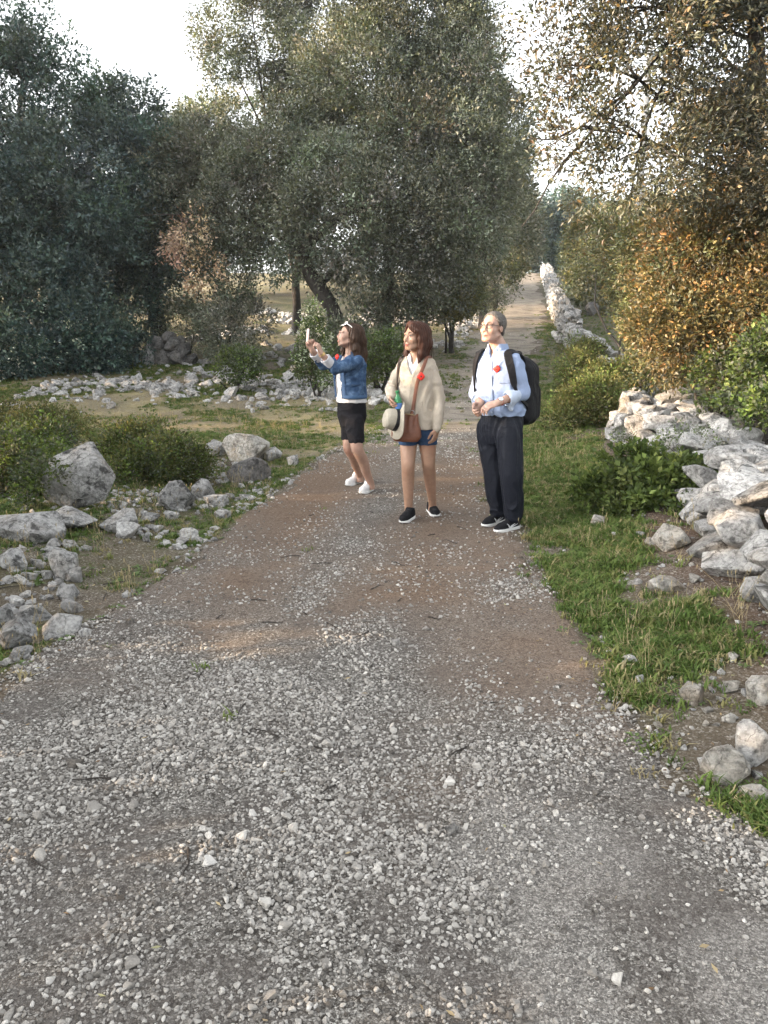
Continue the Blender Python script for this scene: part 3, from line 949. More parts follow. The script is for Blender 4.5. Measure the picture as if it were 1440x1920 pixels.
    tree('young_oak', 'bushy olive green tree growing behind the far stretch of stone wall', foot(1150, 35), [a], [W(1150, 440, 36), W(1100, 480, 38), W(1200, 450, 34)], .15, W(1150, 500, 35), seed=33)
    # --- the wood that closes the view behind the clearing
    for i, (px, D, w, h, lab) in enumerate(((60, 34, 170, 150, 'tree of the wood behind the dark oaks at the left'), (250, 37, 150, 140, 'tree of the wood behind the shaded heap of stones'), (420, 41, 150, 230, 'tree of the wood seen past the sunlit slope, left of the leaning trunk'), (560, 44, 150, 230, 'tree of the wood at the top of the sunlit slope'), (700, 43, 140, 230, 'tree of the wood behind the trunks of the huge oak'), (830, 40, 110, 220, 'tree of the wood between the huge oak and the path'))):
        b0 = foot(px, D)
        py = 640 - (b0[2] - .2) * 1440 / D
        bl = [pb(px, py - h * .75, w, h * .75, D), pb(px - w * .4, py - h * .35, w * .6, h * .4, D - 1), pb(px + w * .4, py - h * .4, w * .6, h * .45, D - .5)]
        a = crown_arrays(R_(200 + i), bl, 15000, .22, .11, BLUE[:3] + HOLM[:2], [2, 2, 1, 2, 1], clump=.8, twig=.5, inner=.4)
        tree('holm_oak', lab, b0, [a], [W(px - w * .3, py - h * .8, D), W(px + w * .3, py - h * .7, D)], .16, W(px, py - h * .5, D), seed=210 + i)
    # --- the oak leaning in from the right, near the camera
    bl = [pb(1080, 60, 120, 80, 9.5), pb(1220, 50, 140, 100, 9.), pb(1090, 180, 110, 70, 9.5), pb(1190, 170, 130, 110, 9.2), pb(1120, 270, 90, 60, 9.4), pb(1240, 300, 130, 90, 9.), pb(1350, 120, 130, 140, 9.5), pb(1360, 320, 130, 110, 9.2), pb(1480, 200, 120, 260, 9.), pb(1120, -80, 160, 90, 9.3), pb(1330, -80, 160, 90, 9.2), pb(1150, 350, 75, 45, 9.4)]
    a = crown_arrays(R_(20), bl, 92000, .066, .027, DARK + [(.15, .10, .045)], [2.5, 2.5, 1.5, 2, .5, .25], clump=.5, twig=.28, inner=.65, holes=.5, n_per=12, ragged=.35)
    tw = [W(1060, 120, 9.5), W(1080, 240, 9.4), W(1050, 310, 9.4), W(1130, 20, 9.3), W(1220, 200, 9.2), W(1290, 60, 9.2), W(1180, 400, 9.4), W(1460, 60, 9.2)]
    tree('holm_oak', 'open crowned oak reaching in from the right over the stone wall', foot(1432, 9.4), [a], tw, .125, W(1405, -120, 9.4), seed=37, lean=.03, limb=.15, twigs=3)

# ------------------------------------------------------------------ shrubs
def build_shrubs():
    # the golden lit thicket behind the near wall: three bushes that run into each other
    bl = [pb(1340, 490, 105, 110, 9.6), pb(1265, 540, 75, 100, 10.2), pb(1400, 420, 90, 90, 9.4), pb(1290, 620, 100, 80, 9.6), pb(1440, 560, 90, 120, 9.2), pb(1370, 640, 90, 70, 9.3)]
    shrub('thicket', 'big dense thicket with leaves coloured golden as in low sun above the near stone wall', foot(1340, 9.9), bl, 78000, .060, .029, GOLD, GOLD_W, seed=41, clump=.26, twig=.2, stems=10, inner=.4, ragged=.35)
    bl = [pb(1225, 590, 50, 70, 14.5), pb(1250, 660, 50, 55, 13), pb(1180, 470, 60, 60, 15.5), pb(1235, 470, 70, 80, 14.5), pb(1180, 535, 40, 50, 17), pb(1240, 690, 60, 45, 12), pb(1110, 450, 40, 35, 17)]
    shrub('thicket', 'thinner olive thicket between the golden one and the far stone wall', foot(1185, 14), bl, 52000, .072, .033, OLIVE + GOLD[:2], [2, 2, 2, 1, 2, 1.5, .8], seed=43, clump=.34, twig=.26, stems=9, inner=.35, ragged=.35)
    bl = [pb(1415, 730, 50, 52, 8.2), pb(1345, 716, 44, 32, 9.0), pb(1455, 670, 44, 50, 8.2), pb(1440, 790, 36, 36, 7.6)]
    shrub('ivy_bush', 'fresh green ivy spilling over the back of the near stone wall', foot(1425, 8.1), bl, 13000, .055, .036, FRESH + HOLM[:2], [2, .8, 3, .2, 2, 2], seed=45, clump=.2, twig=.16, mat=M_LEAF_SOFT)
    # broad leaved bush in front of the wall
    bl = [pb(1215, 915, 92, 66, 6.5), pb(1155, 930, 60, 46, 6.4), pb(1285, 912, 60, 54, 6.5), pb(1225, 958, 100, 34, 6.2), pb(1185, 868, 52, 34, 6.9)]
    shrub('bush', 'low green broad leaved bush at the foot of the near stone wall', foot(1215, 6.5), bl, 11500, .058, .036, FRESH, [3, 2.4, 2.6, 1.2], seed=47, clump=.13, twig=.1, mat=M_LEAF_SOFT, flat=.7)
    bl = [pb(1270, 850, 70, 25, 7.2), pb(1320, 870, 50, 20, 6.9), pb(1150, 850, 30, 28, 7.4)]
    shrub('bush', 'sparse twiggy bush sprawling over the stones of the near wall', foot(1280, 7.3), bl, 2200, .03, .018, HOLM[:3] + FRESH[:1], [2, 2, 1, 1], seed=49, clump=.14, twig=.14)
    # yellowish brush on the verge between the two stretches of wall
    bl = [pb(1110, 760, 65, 45, 11.8), pb(1085, 705, 45, 40, 14.5), pb(1140, 720, 50, 30, 14), pb(1060, 665, 25, 22, 18), pb(1095, 668, 40, 18, 18), pb(1185, 705, 40, 25, 14), pb(1050, 790, 35, 25, 11.5)]
    shrub('brush', 'yellow green brush overgrowing the fallen middle of the stone wall', foot(1115, 13), bl, 40000, .055, .024, OLIVE[:4] + FRESH[:2], [2.5, 2, 2, 1, 1.5, 1], seed=51, clump=.22, twig=.2, stems=14, mat=M_LEAF_SOFT, ragged=.4)
    # bushes at the left
    bl = [pb(40, 900, 75, 75, 7.2), pb(0, 850, 60, 55, 7.4), pb(80, 840, 60, 35, 7.8), pb(-50, 920, 60, 50, 7.), pb(110, 890, 30, 30, 7.2), pb(88, 915, 38, 55, 6.35)]
    shrub('bush', 'dark green bush hugging the leaning grey boulder at the left edge', foot(30, 7.4), bl, 20000, .036, .022, FRESH[:3] + HOLM[:2], [2, 1, 3, 2, 2], seed=53, clump=.17, twig=.13, mat=M_LEAF_SOFT)
    bl = [pb(300, 868, 75, 42, 7.9), pb(250, 840, 55, 32, 8.3), pb(350, 875, 40, 36, 7.9), pb(240, 895, 40, 32, 7.7), pb(270, 812, 35, 18, 8.6)]
    shrub('bush', 'thorny bush with yellowish tips between the leaning boulder and the rock pile', foot(290, 8.1), bl, 22000, .034, .02, FRESH[:3] + OLIVE[:3] + HOLM[:1], [1.5, 1.2, 1.5, 2, 1.5, 2, 2.5], seed=55, clump=.17, twig=.14, mat=M_LEAF_SOFT)
    bl = [pb(70, 800, 90, 25, 9.5), pb(170, 815, 50, 18, 9.2), pb(10, 790, 50, 25, 9.8)]
    shrub('brush', 'low yellow green scrub along the clearing above the leaning boulder', foot(80, 9.5), bl, 14000, .036, .02, OLIVE[:4] + FRESH[:1], [2, 2, 2, 1.5, 1], seed=57, clump=.15, twig=.14, mat=M_LEAF_SOFT)
    # below the dark oaks
    bl = [pb(40, 660, 80, 45, 17), pb(120, 640, 60, 40, 17.4), pb(-20, 690, 60, 30, 16.8)]
    WHITE = (.5, .5, .46)
    shrub('whitish_bush', 'bush dotted with whitish leaves under the dark oaks at the left edge', foot(50, 17.2), bl, 11000, .075, .05, BLUE[:3] + [WHITE], [3, 3, 2, .35], seed=59, clump=.3, twig=.24)
    bl = [pb(200, 660, 70, 40, 18.2), pb(250, 640, 50, 40, 18.6), pb(170, 690, 50, 20, 18)]
    shrub('bush', 'dark low bush beside the shaded heap of stones', foot(205, 18.4), bl, 10000, .08, .05, BLUE, BLUE_W, seed=60, clump=.32, twig=.24)
    bl = [pb(430, 625, 55, 55, 18.5), pb(395, 600, 50, 55, 19), pb(465, 600, 45, 40, 18.8), pb(350, 610, 40, 50, 20.5)]
    shrub('bush', 'grey leaved bush in front of the sunlit slope', foot(430, 18.8), bl, 14000, .075, .035, HOLM + [(.2, .2, .17)], [2, 2, 2, 1, 2, 1], seed=61, clump=.3, twig=.26)
    bl = [pb(450, 685, 40, 32, 15.4), pb(425, 700, 25, 22, 15.2)]
    shrub('bush', 'small green bush among the pale stones at the back of the clearing', foot(445, 15.5), bl, 4000, .055, .035, FRESH[:3] + HOLM[:2], [1, .6, 2, 2, 1], seed=63, clump=.22, twig=.18, mat=M_LEAF_SOFT)
    bl = [pb(590, 640, 26, 40, 14.8), pb(575, 675, 24, 36, 14.6), pb(612, 690, 30, 34, 14.4), pb(582, 600, 14, 22, 15)]
    shrub('whitish_bush', 'pale bush with whitish leaves behind the woman taking a picture', foot(595, 14.6), bl, 7000, .05, .032, FRESH[:3] + HOLM[:2] + [WHITE, (.36, .38, .32)], [1, .8, 2, 2, 1.2, .8, .9], seed=65, clump=.16, twig=.16, mat=M_LEAF_SOFT)
    bl = [pb(705, 665, 40, 35, 14.8), pb(735, 660, 35, 32, 15), pb(690, 690, 25, 22, 14.6)]
    shrub('bush', 'rounded green bush between the two women', foot(715, 15), bl, 9500, .05, .028, FRESH[:3] + HOLM[:2], [1.2, .6, 2.5, 2, 1], seed=67, clump=.22, twig=.16, mat=M_LEAF_SOFT)
    bl = [pb(680, 610, 50, 40, 18.6), pb(640, 640, 40, 25, 17.5), pb(760, 590, 40, 35, 19.2), pb(770, 560, 35, 30, 19.5)]
    shrub('bush', 'dark undergrowth at the foot of the huge oak', foot(705, 18.9), bl, 12000, .08, .04, HOLM + FRESH[:1], [3, 2, 1, 3, 1, 1], seed=69, clump=.28, twig=.25)
    bl = [pb(840, 560, 60, 45, 20.5), pb(820, 530, 40, 35, 20.8), pb(870, 545, 40, 40, 20.6), pb(850, 510, 28, 25, 20.8)]
    shrub('bush', 'pale olive rounded bush on the grass left of the path', foot(842, 20.8), bl, 15000, .08, .04, OLIVE[:4] + HOLM[2:3], [2, 2, 1.5, 1, 2], seed=71, clump=.3, twig=.24)
    bl = [pb(905, 560, 28, 35, 27), pb(925, 570, 20, 22, 27)]
    shrub('bush', 'small dark bush at the left edge of the path farther up', foot(912, 27), bl, 3000, .09, .04, HOLM, HOLM_W, seed=73, clump=.3, twig=.26)
    # unseen scrub added to shade the ground outside the left edge of the photograph
    for i, (x, y, rr, hh) in enumerate(((-6.3, 3.4, 1.4, 3.35), (-7.2, 6.6, 1.5, 3.05), (-6.0, 0.6, 1.5, 3.3), (-6.2, -2.4, 1.6, 3.1), (-9.0, 9.8, 1.7, 3.0), (-10.6, 13.4, 1.9, 3.6))):
        z = float(H(x, y))
        shrub('bush', 'tall unseen scrub added left of the clearing for shade', (x, y, z), [(x, y, z + hh * .5, rr, rr * 1.3, hh * .5), (x - .4, y + 1.2, z + hh * .47, rr * .9, rr * 1.2, hh * .47), (x - .2, y - 1.1, z + hh * .46, rr * .9, rr, hh * .46)], 14000, .13, .085, HOLM, HOLM_W, seed=80 + i, clump=.3, twig=.25, inner=.5, group='unseen scrub added left of the clearing for shade')

def build_outer_trees():
    # tall unseen oaks added for their shade outside the left edge of the photograph
    for i, (x, y, hh) in enumerate(((-14.6, 13.6, 12.0), (-16.2, 17.4, 14.0), (-15.8, 21.4, 13.5))):
        z = float(H(x, y))
        bl = [(x, y, z + hh * .62, 2.6, 2.6, hh * .38), (x + .6, y - 1.2, z + hh * .38, 2.2, 2.0, hh * .34), (x + .3, y + 1.3, z + hh * .4, 2.2, 2.0, hh * .34)]
        a = crown_arrays(np.random.default_rng(240 + i), bl, 20000, .26, .16, BLUE, BLUE_W, clump=.7, twig=.4, inner=.5)
        tree('holm_oak', 'dense unseen oak added for shade beyond the left end of the clearing', (x, y, z), [a], [(x + 1, y, z + hh * .7), (x - 1, y + .5, z + hh * .6)], .25, (x, y, z + hh * .5), seed=250 + i, group='unseen oaks added for shade beyond the left end of the clearing')

def build_right_side():
    for i, (x, y, hh, lab) in enumerate(((7.2, 7.5, 2.2, 'tangled scrub behind the near stone wall, outside the right edge'), (8.6, 12.5, 3.0, 'tall scrub behind the golden thicket'), (10.0, 18.0, 3.4, 'tall scrub behind the olive thicket'), (6.6, 4.2, 1.6, 'low scrub at the right beyond the near end of the wall'))):
        z = float(H(x, y))
        shrub('bush', lab, (x, y, z), [(x, y, z + hh * .5, 1.7, 1.9, hh * .5), (x + 1.4, y + .6, z + hh * .42, 1.5, 1.6, hh * .42)], 12000, .09, .05, OLIVE[:4] + HOLM[:2], [2, 2, 2, 1, 2, 2], seed=320 + i, clump=.3, twig=.25, inner=.45)
    for i, (x, y, hh, lab) in enumerate(((15.5, 21, 7.0, 'oak standing in the field right of the wall'), (20, 33, 8.0, 'oak standing far back in the field right of the wall'), (13.5, 30, 6.0, 'low crowned oak behind the utility pole'))):
        z = float(H(x, y))
        bl = [(x, y, z + hh * .62, 2.5, 2.5, hh * .36), (x + 1.2, y - .8, z + hh * .42, 2.0, 2.0, hh * .3)]
        a = crown_arrays(np.random.default_rng(340 + i), bl, 14000, .16, .08, HOLM, HOLM_W, clump=.6, twig=.4, inner=.45)
        tree('holm_oak', lab, (x, y, z), [a], [(x + 1, y, z + hh * .7)], .2, (x, y, z + hh * .5), seed=350 + i)

build_trees()
build_outer_trees()
build_right_side()
build_shrubs()

# ------------------------------------------------------------------ grass: tufts of blades, too many to count
def grass_mat():
    M_ = Mat('grass_blades', .6, .2)
    r_ = M_.rand()
    col = M_.ramp(r_, [(0., (.060, .098, .022)), (.4, (.095, .15, .034)), (.7, (.15, .19, .052)), (.88, (.23, .205, .09)), (1., (.33, .28, .16))])
    M_.put(M_.b.inputs['Base Color'], col)
    tr = M_.n('ShaderNodeBsdfTranslucent'); M_.put(tr.inputs['Color'], col)
    ms = M_.n('ShaderNodeMixShader'); ms.inputs[0].default_value = .3
    M_.t.links.new(M_.b.outputs[0], ms.inputs[1]); M_.t.links.new(tr.outputs[0], ms.inputs[2])
    M_.t.links.new(ms.outputs[0], M_.t.nodes['Material Output'].inputs[0])
    return M_.m

def tuft_mesh(seed, blades, spread, hgt, m):
    r = np.random.default_rng(seed)
    V, F_ = [], []
    for _ in range(blades):
        b = np.array([*(r.normal(size=2) * spread), 0])
        d = np.array([*(r.normal(size=2) * .7), 0])
        h = hgt * r.uniform(.5, 1.2); w = .0032 * r.uniform(.7, 1.5) * (1 + hgt * 6)
        sd = norm([-d[1], d[0], 0]) * w
        m1 = b + d * h * .3 + [0, 0, h * .6]; tp = b + d * h * .95 + [0, 0, h * .9]
        o = len(V)
        V += [b - sd, b + sd, m1 + sd * .8, m1 - sd * .8, tp]
        F_ += [(o, o + 1, o + 2), (o, o + 2, o + 3), (o + 3, o + 2, o + 4)]
    me = mesh_np('tuft', np.array(V), np.array(F_, np.int32), smooth=False)
    me.materials.append(m)
    return me

def build_grass():
    m = grass_mat()
    protos = [tuft_mesh(600 + i, 16, .022, (.020, .028, .036, .050)[i % 4], m) for i in range(8)]
    r = np.random.default_rng(5)
    P = []
    def lay(n, y0, y1, x0, x1, thr, pw=1.0):
        y = y0 + (y1 - y0) * r.uniform(0, 1, n) ** pw
        x = r.uniform(x0, x1, n)
        g = zone_green(x, y)
        f = vnoise(x * 3.2, y * 3.2, seed=71) * .5 + vnoise(x * 8, y * 8, seed=72) * .35
        k = (g + .55 * f + .22 * r.normal(size=n) > thr) & (r.uniform(0, 1, n) < .25 + g)
        P.append(np.stack([x[k], y[k]], 1))
    lay(52000, 1.9, 9, .9, 2.9, .5)
    lay(22000, 6, 16, 1.2, 4.6, .5)
    lay(24000, 2.6, 10, -4.8, -.5, .55)
    lay(60000, 9.0, 19, -9, 2.2, .48)
    lay(14000, 16, 34, -9, 9, .5)
    # thin grass creeping in over the edges of the far track
    y = 9 + 24 * r.uniform(0, 1, 5200) ** 1.3
    sd = r.uniform(0, 1, 5200) < .5
    x = np.where(sd, path_l(y), path_r(y)) + r.normal(size=5200) * .22 + np.where(sd, -.05, .05)
    k = vnoise(x * 1.3, y * 1.3, seed=79) > -.1
    P.append(np.stack([x[k], y[k]], 1))
    P = np.concatenate(P)
    P = P[np.hypot(P[:, 0] - 1.0, P[:, 1] - 6.12) > .26]
    n = len(P)
    pts = np.column_stack([P, H(P[:, 0], P[:, 1]) - .004])
    s = r.uniform(.6, 1.25, n) * (1 + .02 * np.clip(P[:, 1] - 6, 0, 12)) * np.where(P[:, 0] < path_l(P[:, 1]), .75, 1.)
    scl = s[:, None] * np.ones(3)
    rot = np.column_stack([np.zeros(n), np.zeros(n), r.uniform(0, 6.28, n)])
    # dry stalks and flat weeds among the turf
    straw = plain('dry_stalk', (.34, .28, .16), .8, .1)
    sp = []
    for i in range(4):
        parts = []
        for q in range(5):
            b = np.array([*(r.normal(size=2) * .02), 0]); e = b + np.array([*(r.normal(size=2) * .05), r.uniform(.10, .24)])
            parts.append(tube_arrays(bend(b, e, 5, jit=.08, seed=i * 9 + q), np.linspace(.0014, .0007, 5), 3))
            parts.append(tube_arrays([e - [0, 0, .02], e, e + [.002, 0, .012]], [.0008, .0032, .0006], 4))
        V, F_ = merge(parts)
        me = mesh_np('stalks', V, F_); me.materials.append(straw); sp.append(me)
    wm = plain('weed_leaf', (.075, .11, .035), .6, .25, .3, 40)
    for i in range(3):
        V, F_ = [], []
        for q in range(8):
            t = q * .785 + r.uniform(-.3, .3); ln = r.uniform(.03, .06); w = ln * .2
            d = np.array([math.cos(t), math.sin(t), 0]); s_ = np.array([-d[1], d[0], 0])
            o = len(V)
            V += [d * .004, d * ln * .5 + s_ * w + [0, 0, ln * .35], d * ln * .55 + [0, 0, ln * .28], d * ln * .5 - s_ * w + [0, 0, ln * .35], d * ln + [0, 0, ln * .22]]
            F_ += [(o, o + 2, o + 1), (o, o + 3, o + 2), (o + 1, o + 2, o + 4), (o + 2, o + 3, o + 4)]
        me = mesh_np('rosette', np.array(V), np.array(F_, np.int32), smooth=False); me.materials.append(wm); sp.append(me)
    yy = 1.9 + 12 * r.uniform(0, 1, 5200) ** 1.3
    xx = r.uniform(-5, 4, 5200)
    L, R = path_l(yy), path_r(yy)
    k = ((xx < L - .05) | (xx > R + .02)) & (vnoise(xx * 1.6, yy * 1.6, seed=78) > -.15)
    k &= np.hypot(xx - 1.0, yy - 6.15) > .4
    xx, yy = xx[k], yy[k]; m_ = len(xx)
    make_scatter('weeds', np.column_stack([xx, yy, H(xx, yy) - .003]), np.column_stack([np.zeros(m_), np.zeros(m_), r.uniform(0, 6.28, m_)]), r.uniform(.5, 1.1, m_)[:, None] * np.ones(3), np.where(r.uniform(0, 1, m_) < .3, r.integers(0, 4, m_), r.integers(4, 7, m_)), sp)
    make_scatter('grass', pts, rot, scl, r.integers(0, 8, n), protos)
    print('grass', n)

build_grass()
# ------------------------------------------------------------------ loose rocks
def seen_rock(label, px, py, w, h, kind=3, i=0, m=None, rot=(0, 0), yaw=None, dep=None, group=None, sink=.2, name='rock', lift=0.):
    """a rock whose visible foot is at pixel (px, py) and which measures w x h pixels in the photograph"""
    p = at(px, py)
    dz = float(np.dot(p - EYE, _F)) / 1440.0
    sx, sz = w * dz * 1.08, h * dz * 1.05 / (1 - sink)
    sy = dep if dep else (sx * .5 + sz * .4)
    p = p + np.array([0, sy * .4, lift])
    y = random.uniform(-.35, .35) if yaw is None else yaw
    o = rock(name, p, (sx, sy, sz), kind, i, m, (rot[0], rot[1], y), sink=sink)
    return tag(o, label, 'rock', group)

def build_named_rocks():
    S = seen_rock
    S('big leaning grey slab standing beside the dark green bush at the left', 138, 958, 112, 122, 4, 1, M_ROCK, (.15, .55), .35, .42, sink=.08, name='boulder')
    S('flat pitted slab lying at the left edge of the photo below the bush', 40, 1018, 130, 46, 4, 2, M_ROCK, (.05, .05), .1, .5, name='rock_slab')
    S('flat grey slab lying in front of the leaning boulder', 120, 995, 92, 32, 4, 3, M_ROCK, (0, .06), .1, .4, name='rock_slab')
    S('rounded grey boulder in the middle of the left bank', 326, 957, 66, 52, 4, 4, M_ROCK, (.05, -.05), .2, name='boulder')
    S('large pale topped boulder crowning the pile by the bend', 456, 869, 84, 52, 4, 5, M_ROCK_WARM, (.05, .08), .1, name='boulder')
    S('dark pointed rock leaning against the crown of the pile', 463, 905, 78, 40, 4, 6, M_ROCK_DARK, (.1, -.2), .3, name='boulder')
    S('square grey rock at the left end of the pile by the bend', 400, 856, 36, 28, 3, 7, M_ROCK)
    S('grey rock at the right end of the pile by the bend', 546, 874, 22, 20, 3, 8, M_ROCK)
    S('pale rock between the boulder crowning the pile and its right end', 508, 866, 36, 24, 3, 9, M_ROCK_PALE)
    S('upright cracked grey boulder near the left edge above the low stones', 110, 1088, 52, 52, 4, 7, M_ROCK, (.1, .1), .3, .2, name='boulder')
    S('small grey rock touching the upright cracked boulder', 137, 1092, 34, 26, 3, 1, M_ROCK)
    S('angular grey rock at the left edge level with the upright boulder', 20, 1070, 52, 34, 3, 2, M_ROCK)
    S('wide wedge shaped pale rock nearest the path at the lower left', 108, 1196, 74, 42, 4, 8, M_ROCK_PALE, (.1, -.2), .2, name='boulder')
    S('tilted grey rock at the lower left corner of the stony bank', 26, 1222, 58, 50, 4, 9, M_ROCK, (.2, -.5), .1, name='boulder')
    S('grey rock behind the wide wedge shaped one', 56, 1168, 58, 28, 3, 4, M_ROCK)
    S('dull grey rock cut by the left edge above the tilted rock', 4, 1178, 30, 38, 3, 5, M_ROCK)
    S('long grey slab right of the flat ones on the left bank', 216, 998, 68, 34, 4, 0, M_ROCK, (.05, -.15), .2, name='rock_slab')
    S('pale block resting against the long grey slab', 234, 1010, 44, 26, 'b', 1, M_ROCK_PALE)
    S('white flat stone on the grass edge of the path', 351, 1014, 36, 20, 3, 6, M_ROCK_PALE, (.1, -.2), .2)
    S('pale stone uphill of the white flat stone on the grass edge', 414, 976, 30, 19, 3, 7, M_ROCK_PALE)
    S('blocky stone standing right of the rounded grey boulder', 378, 938, 34, 36, 'b', 2, M_ROCK)
    S('low broken stone in the grass below the dark pointed rock', 398, 950, 50, 20, 3, 8, M_ROCK)
    S('small upright stone under the leaning slab', 170, 941, 22, 24, 3, 9, M_ROCK_PALE)
    S('pale stone below the rounded grey boulder', 321, 976, 28, 16, 3, 10, M_ROCK_PALE)
    S('grey flat stone left of the pale one below the rounded boulder', 278, 979, 36, 16, 3, 11, M_ROCK)
    S('cracked pale rock above the wedge shaped rock', 132, 1150, 42, 22, 3, 12, M_ROCK_PALE)
    S('rough rock at the centre of the low stones on the left bank', 120, 1128, 38, 28, 3, 3, M_ROCK)
    S('small dark stone lying alone at the left edge of the gravel', 244, 1173, 16, 12, 3, 4, M_ROCK_DARK)
    S('small pale stone on the turf beside the dark stone', 157, 1194, 22, 13, 3, 5, M_ROCK_PALE)
    # right verge
    S('speckled loose boulder at the right below the broad leaved bush', 1267, 1032, 66, 42, 4, 3, M_ROCK_WARM, (.1, 0), .3, name='boulder')
    S('flat reddish stone on the bare earth at the right', 1256, 1112, 72, 24, 3, 2, M_ROCK_WARM, (0, .1), .1, .14)
    S('tan stone on bare earth near the right edge', 1304, 1323, 42, 34, 3, 5, M_ROCK_WARM)
    S('pale ochre boulder at the right edge of the gravel', 1368, 1472, 80, 62, 4, 5, M_ROCK_WARM, (.1, .25), .2, name='boulder')
    S('white grey boulder behind the pale ochre one at the right edge', 1412, 1438, 62, 74, 4, 7, M_ROCK_PALE, (.2, .4), .1, name='boulder')
    S('dull rock half in the grass at the right edge', 1428, 1322, 40, 48, 3, 8, M_ROCK_WARM)
    S('orange brown stone below the yellow green verge', 1123, 988, 26, 20, 3, 7, M_ROCK_WARM)
    S('tiny white stone beside the orange brown one', 1152, 1009, 12, 10, 3, 6, M_ROCK_PALE)
    # the people's path
    S('lone pale stone lying in the middle of the gravel', 744, 1213, 18, 13, 3, 4, M_ROCK_PALE)
    S('dark lump of stone in the gravel low in the photo', 846, 1572, 24, 20, 3, 9, M_ROCK)
    # by the far wall
    S('lone round boulder sitting on the end of the far stone wall', 1109, 617, 28, 20, 4, 4, M_ROCK_DARK, (0, 0), .2, lift=.55, name='boulder')
    S('pointed white stone among the rubble behind the woman with the telephone', 590, 748, 18, 16, 3, 3, M_ROCK_PALE, (0, .2))

    # shaded heap under the dark oaks
    r = np.random.default_rng(91)
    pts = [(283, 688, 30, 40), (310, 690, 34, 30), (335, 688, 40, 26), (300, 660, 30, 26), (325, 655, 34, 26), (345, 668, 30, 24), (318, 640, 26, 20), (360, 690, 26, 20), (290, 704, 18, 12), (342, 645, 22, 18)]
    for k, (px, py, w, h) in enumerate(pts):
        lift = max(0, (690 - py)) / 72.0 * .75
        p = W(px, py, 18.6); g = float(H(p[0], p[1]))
        o = rock('rock', (p[0], p[1], g + lift), (w / 72, w / 85, h / 62), 3, k, M_ROCK_DARK if k else M_ROCK)  # darker stone tone stands in for the shade on the heap
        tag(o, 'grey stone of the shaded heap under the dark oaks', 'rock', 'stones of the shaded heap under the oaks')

def scatter_rocks(n, poly, smin, smax, power, label, group, mats, seed, accept=None, kind=2):
    """n rocks over a polygon of the photograph's pixels"""
    r = np.random.default_rng(seed)
    poly = np.array(poly, float)
    got = 0
    for _ in range(60):
        q = r.uniform(poly.min(0), poly.max(0), (n * 2, 2))
        ins = np.zeros(len(q), bool)
        j = len(poly) - 1
        for i in range(len(poly)):
            xi, yi = poly[i]; xj, yj = poly[j]
            c = ((yi > q[:, 1]) != (yj > q[:, 1])) & (q[:, 0] < (xj - xi) * (q[:, 1] - yi) / (yj - yi + 1e-9) + xi)
            ins ^= c; j = i
        q = q[ins]
        p = at(q[:, 0], q[:, 1])
        if accept is not None: p = p[accept(p[:, 0], p[:, 1])]
        for k in range(len(p)):
            s = smin + (smax - smin) * r.uniform() ** power
            o = rock('rock', p[k], (s * r.uniform(.8, 1.35), s * r.uniform(.7, 1.1), s * r.uniform(.5, .85)), kind, int(r.integers(0, 14)), mats[int(r.integers(0, len(mats)))], sink=.3)
            lb, gr = label(p[k]) if callable(label) else (label, group)
            tag(o, lb, 'rock', gr)
            got += 1
            if got >= n: return

def nearest(marks):
    """label and group of a small rock from the landmark it lies closest to"""
    pts = at([m[0] for m in marks], [m[1] for m in marks])[:, :2]
    def f(q):
        k = int(np.argmin(np.hypot(pts[:, 0] - q[0], pts[:, 1] - q[1])))
        return marks[k][2], 'rocks, each a ' + marks[k][2]
    return f

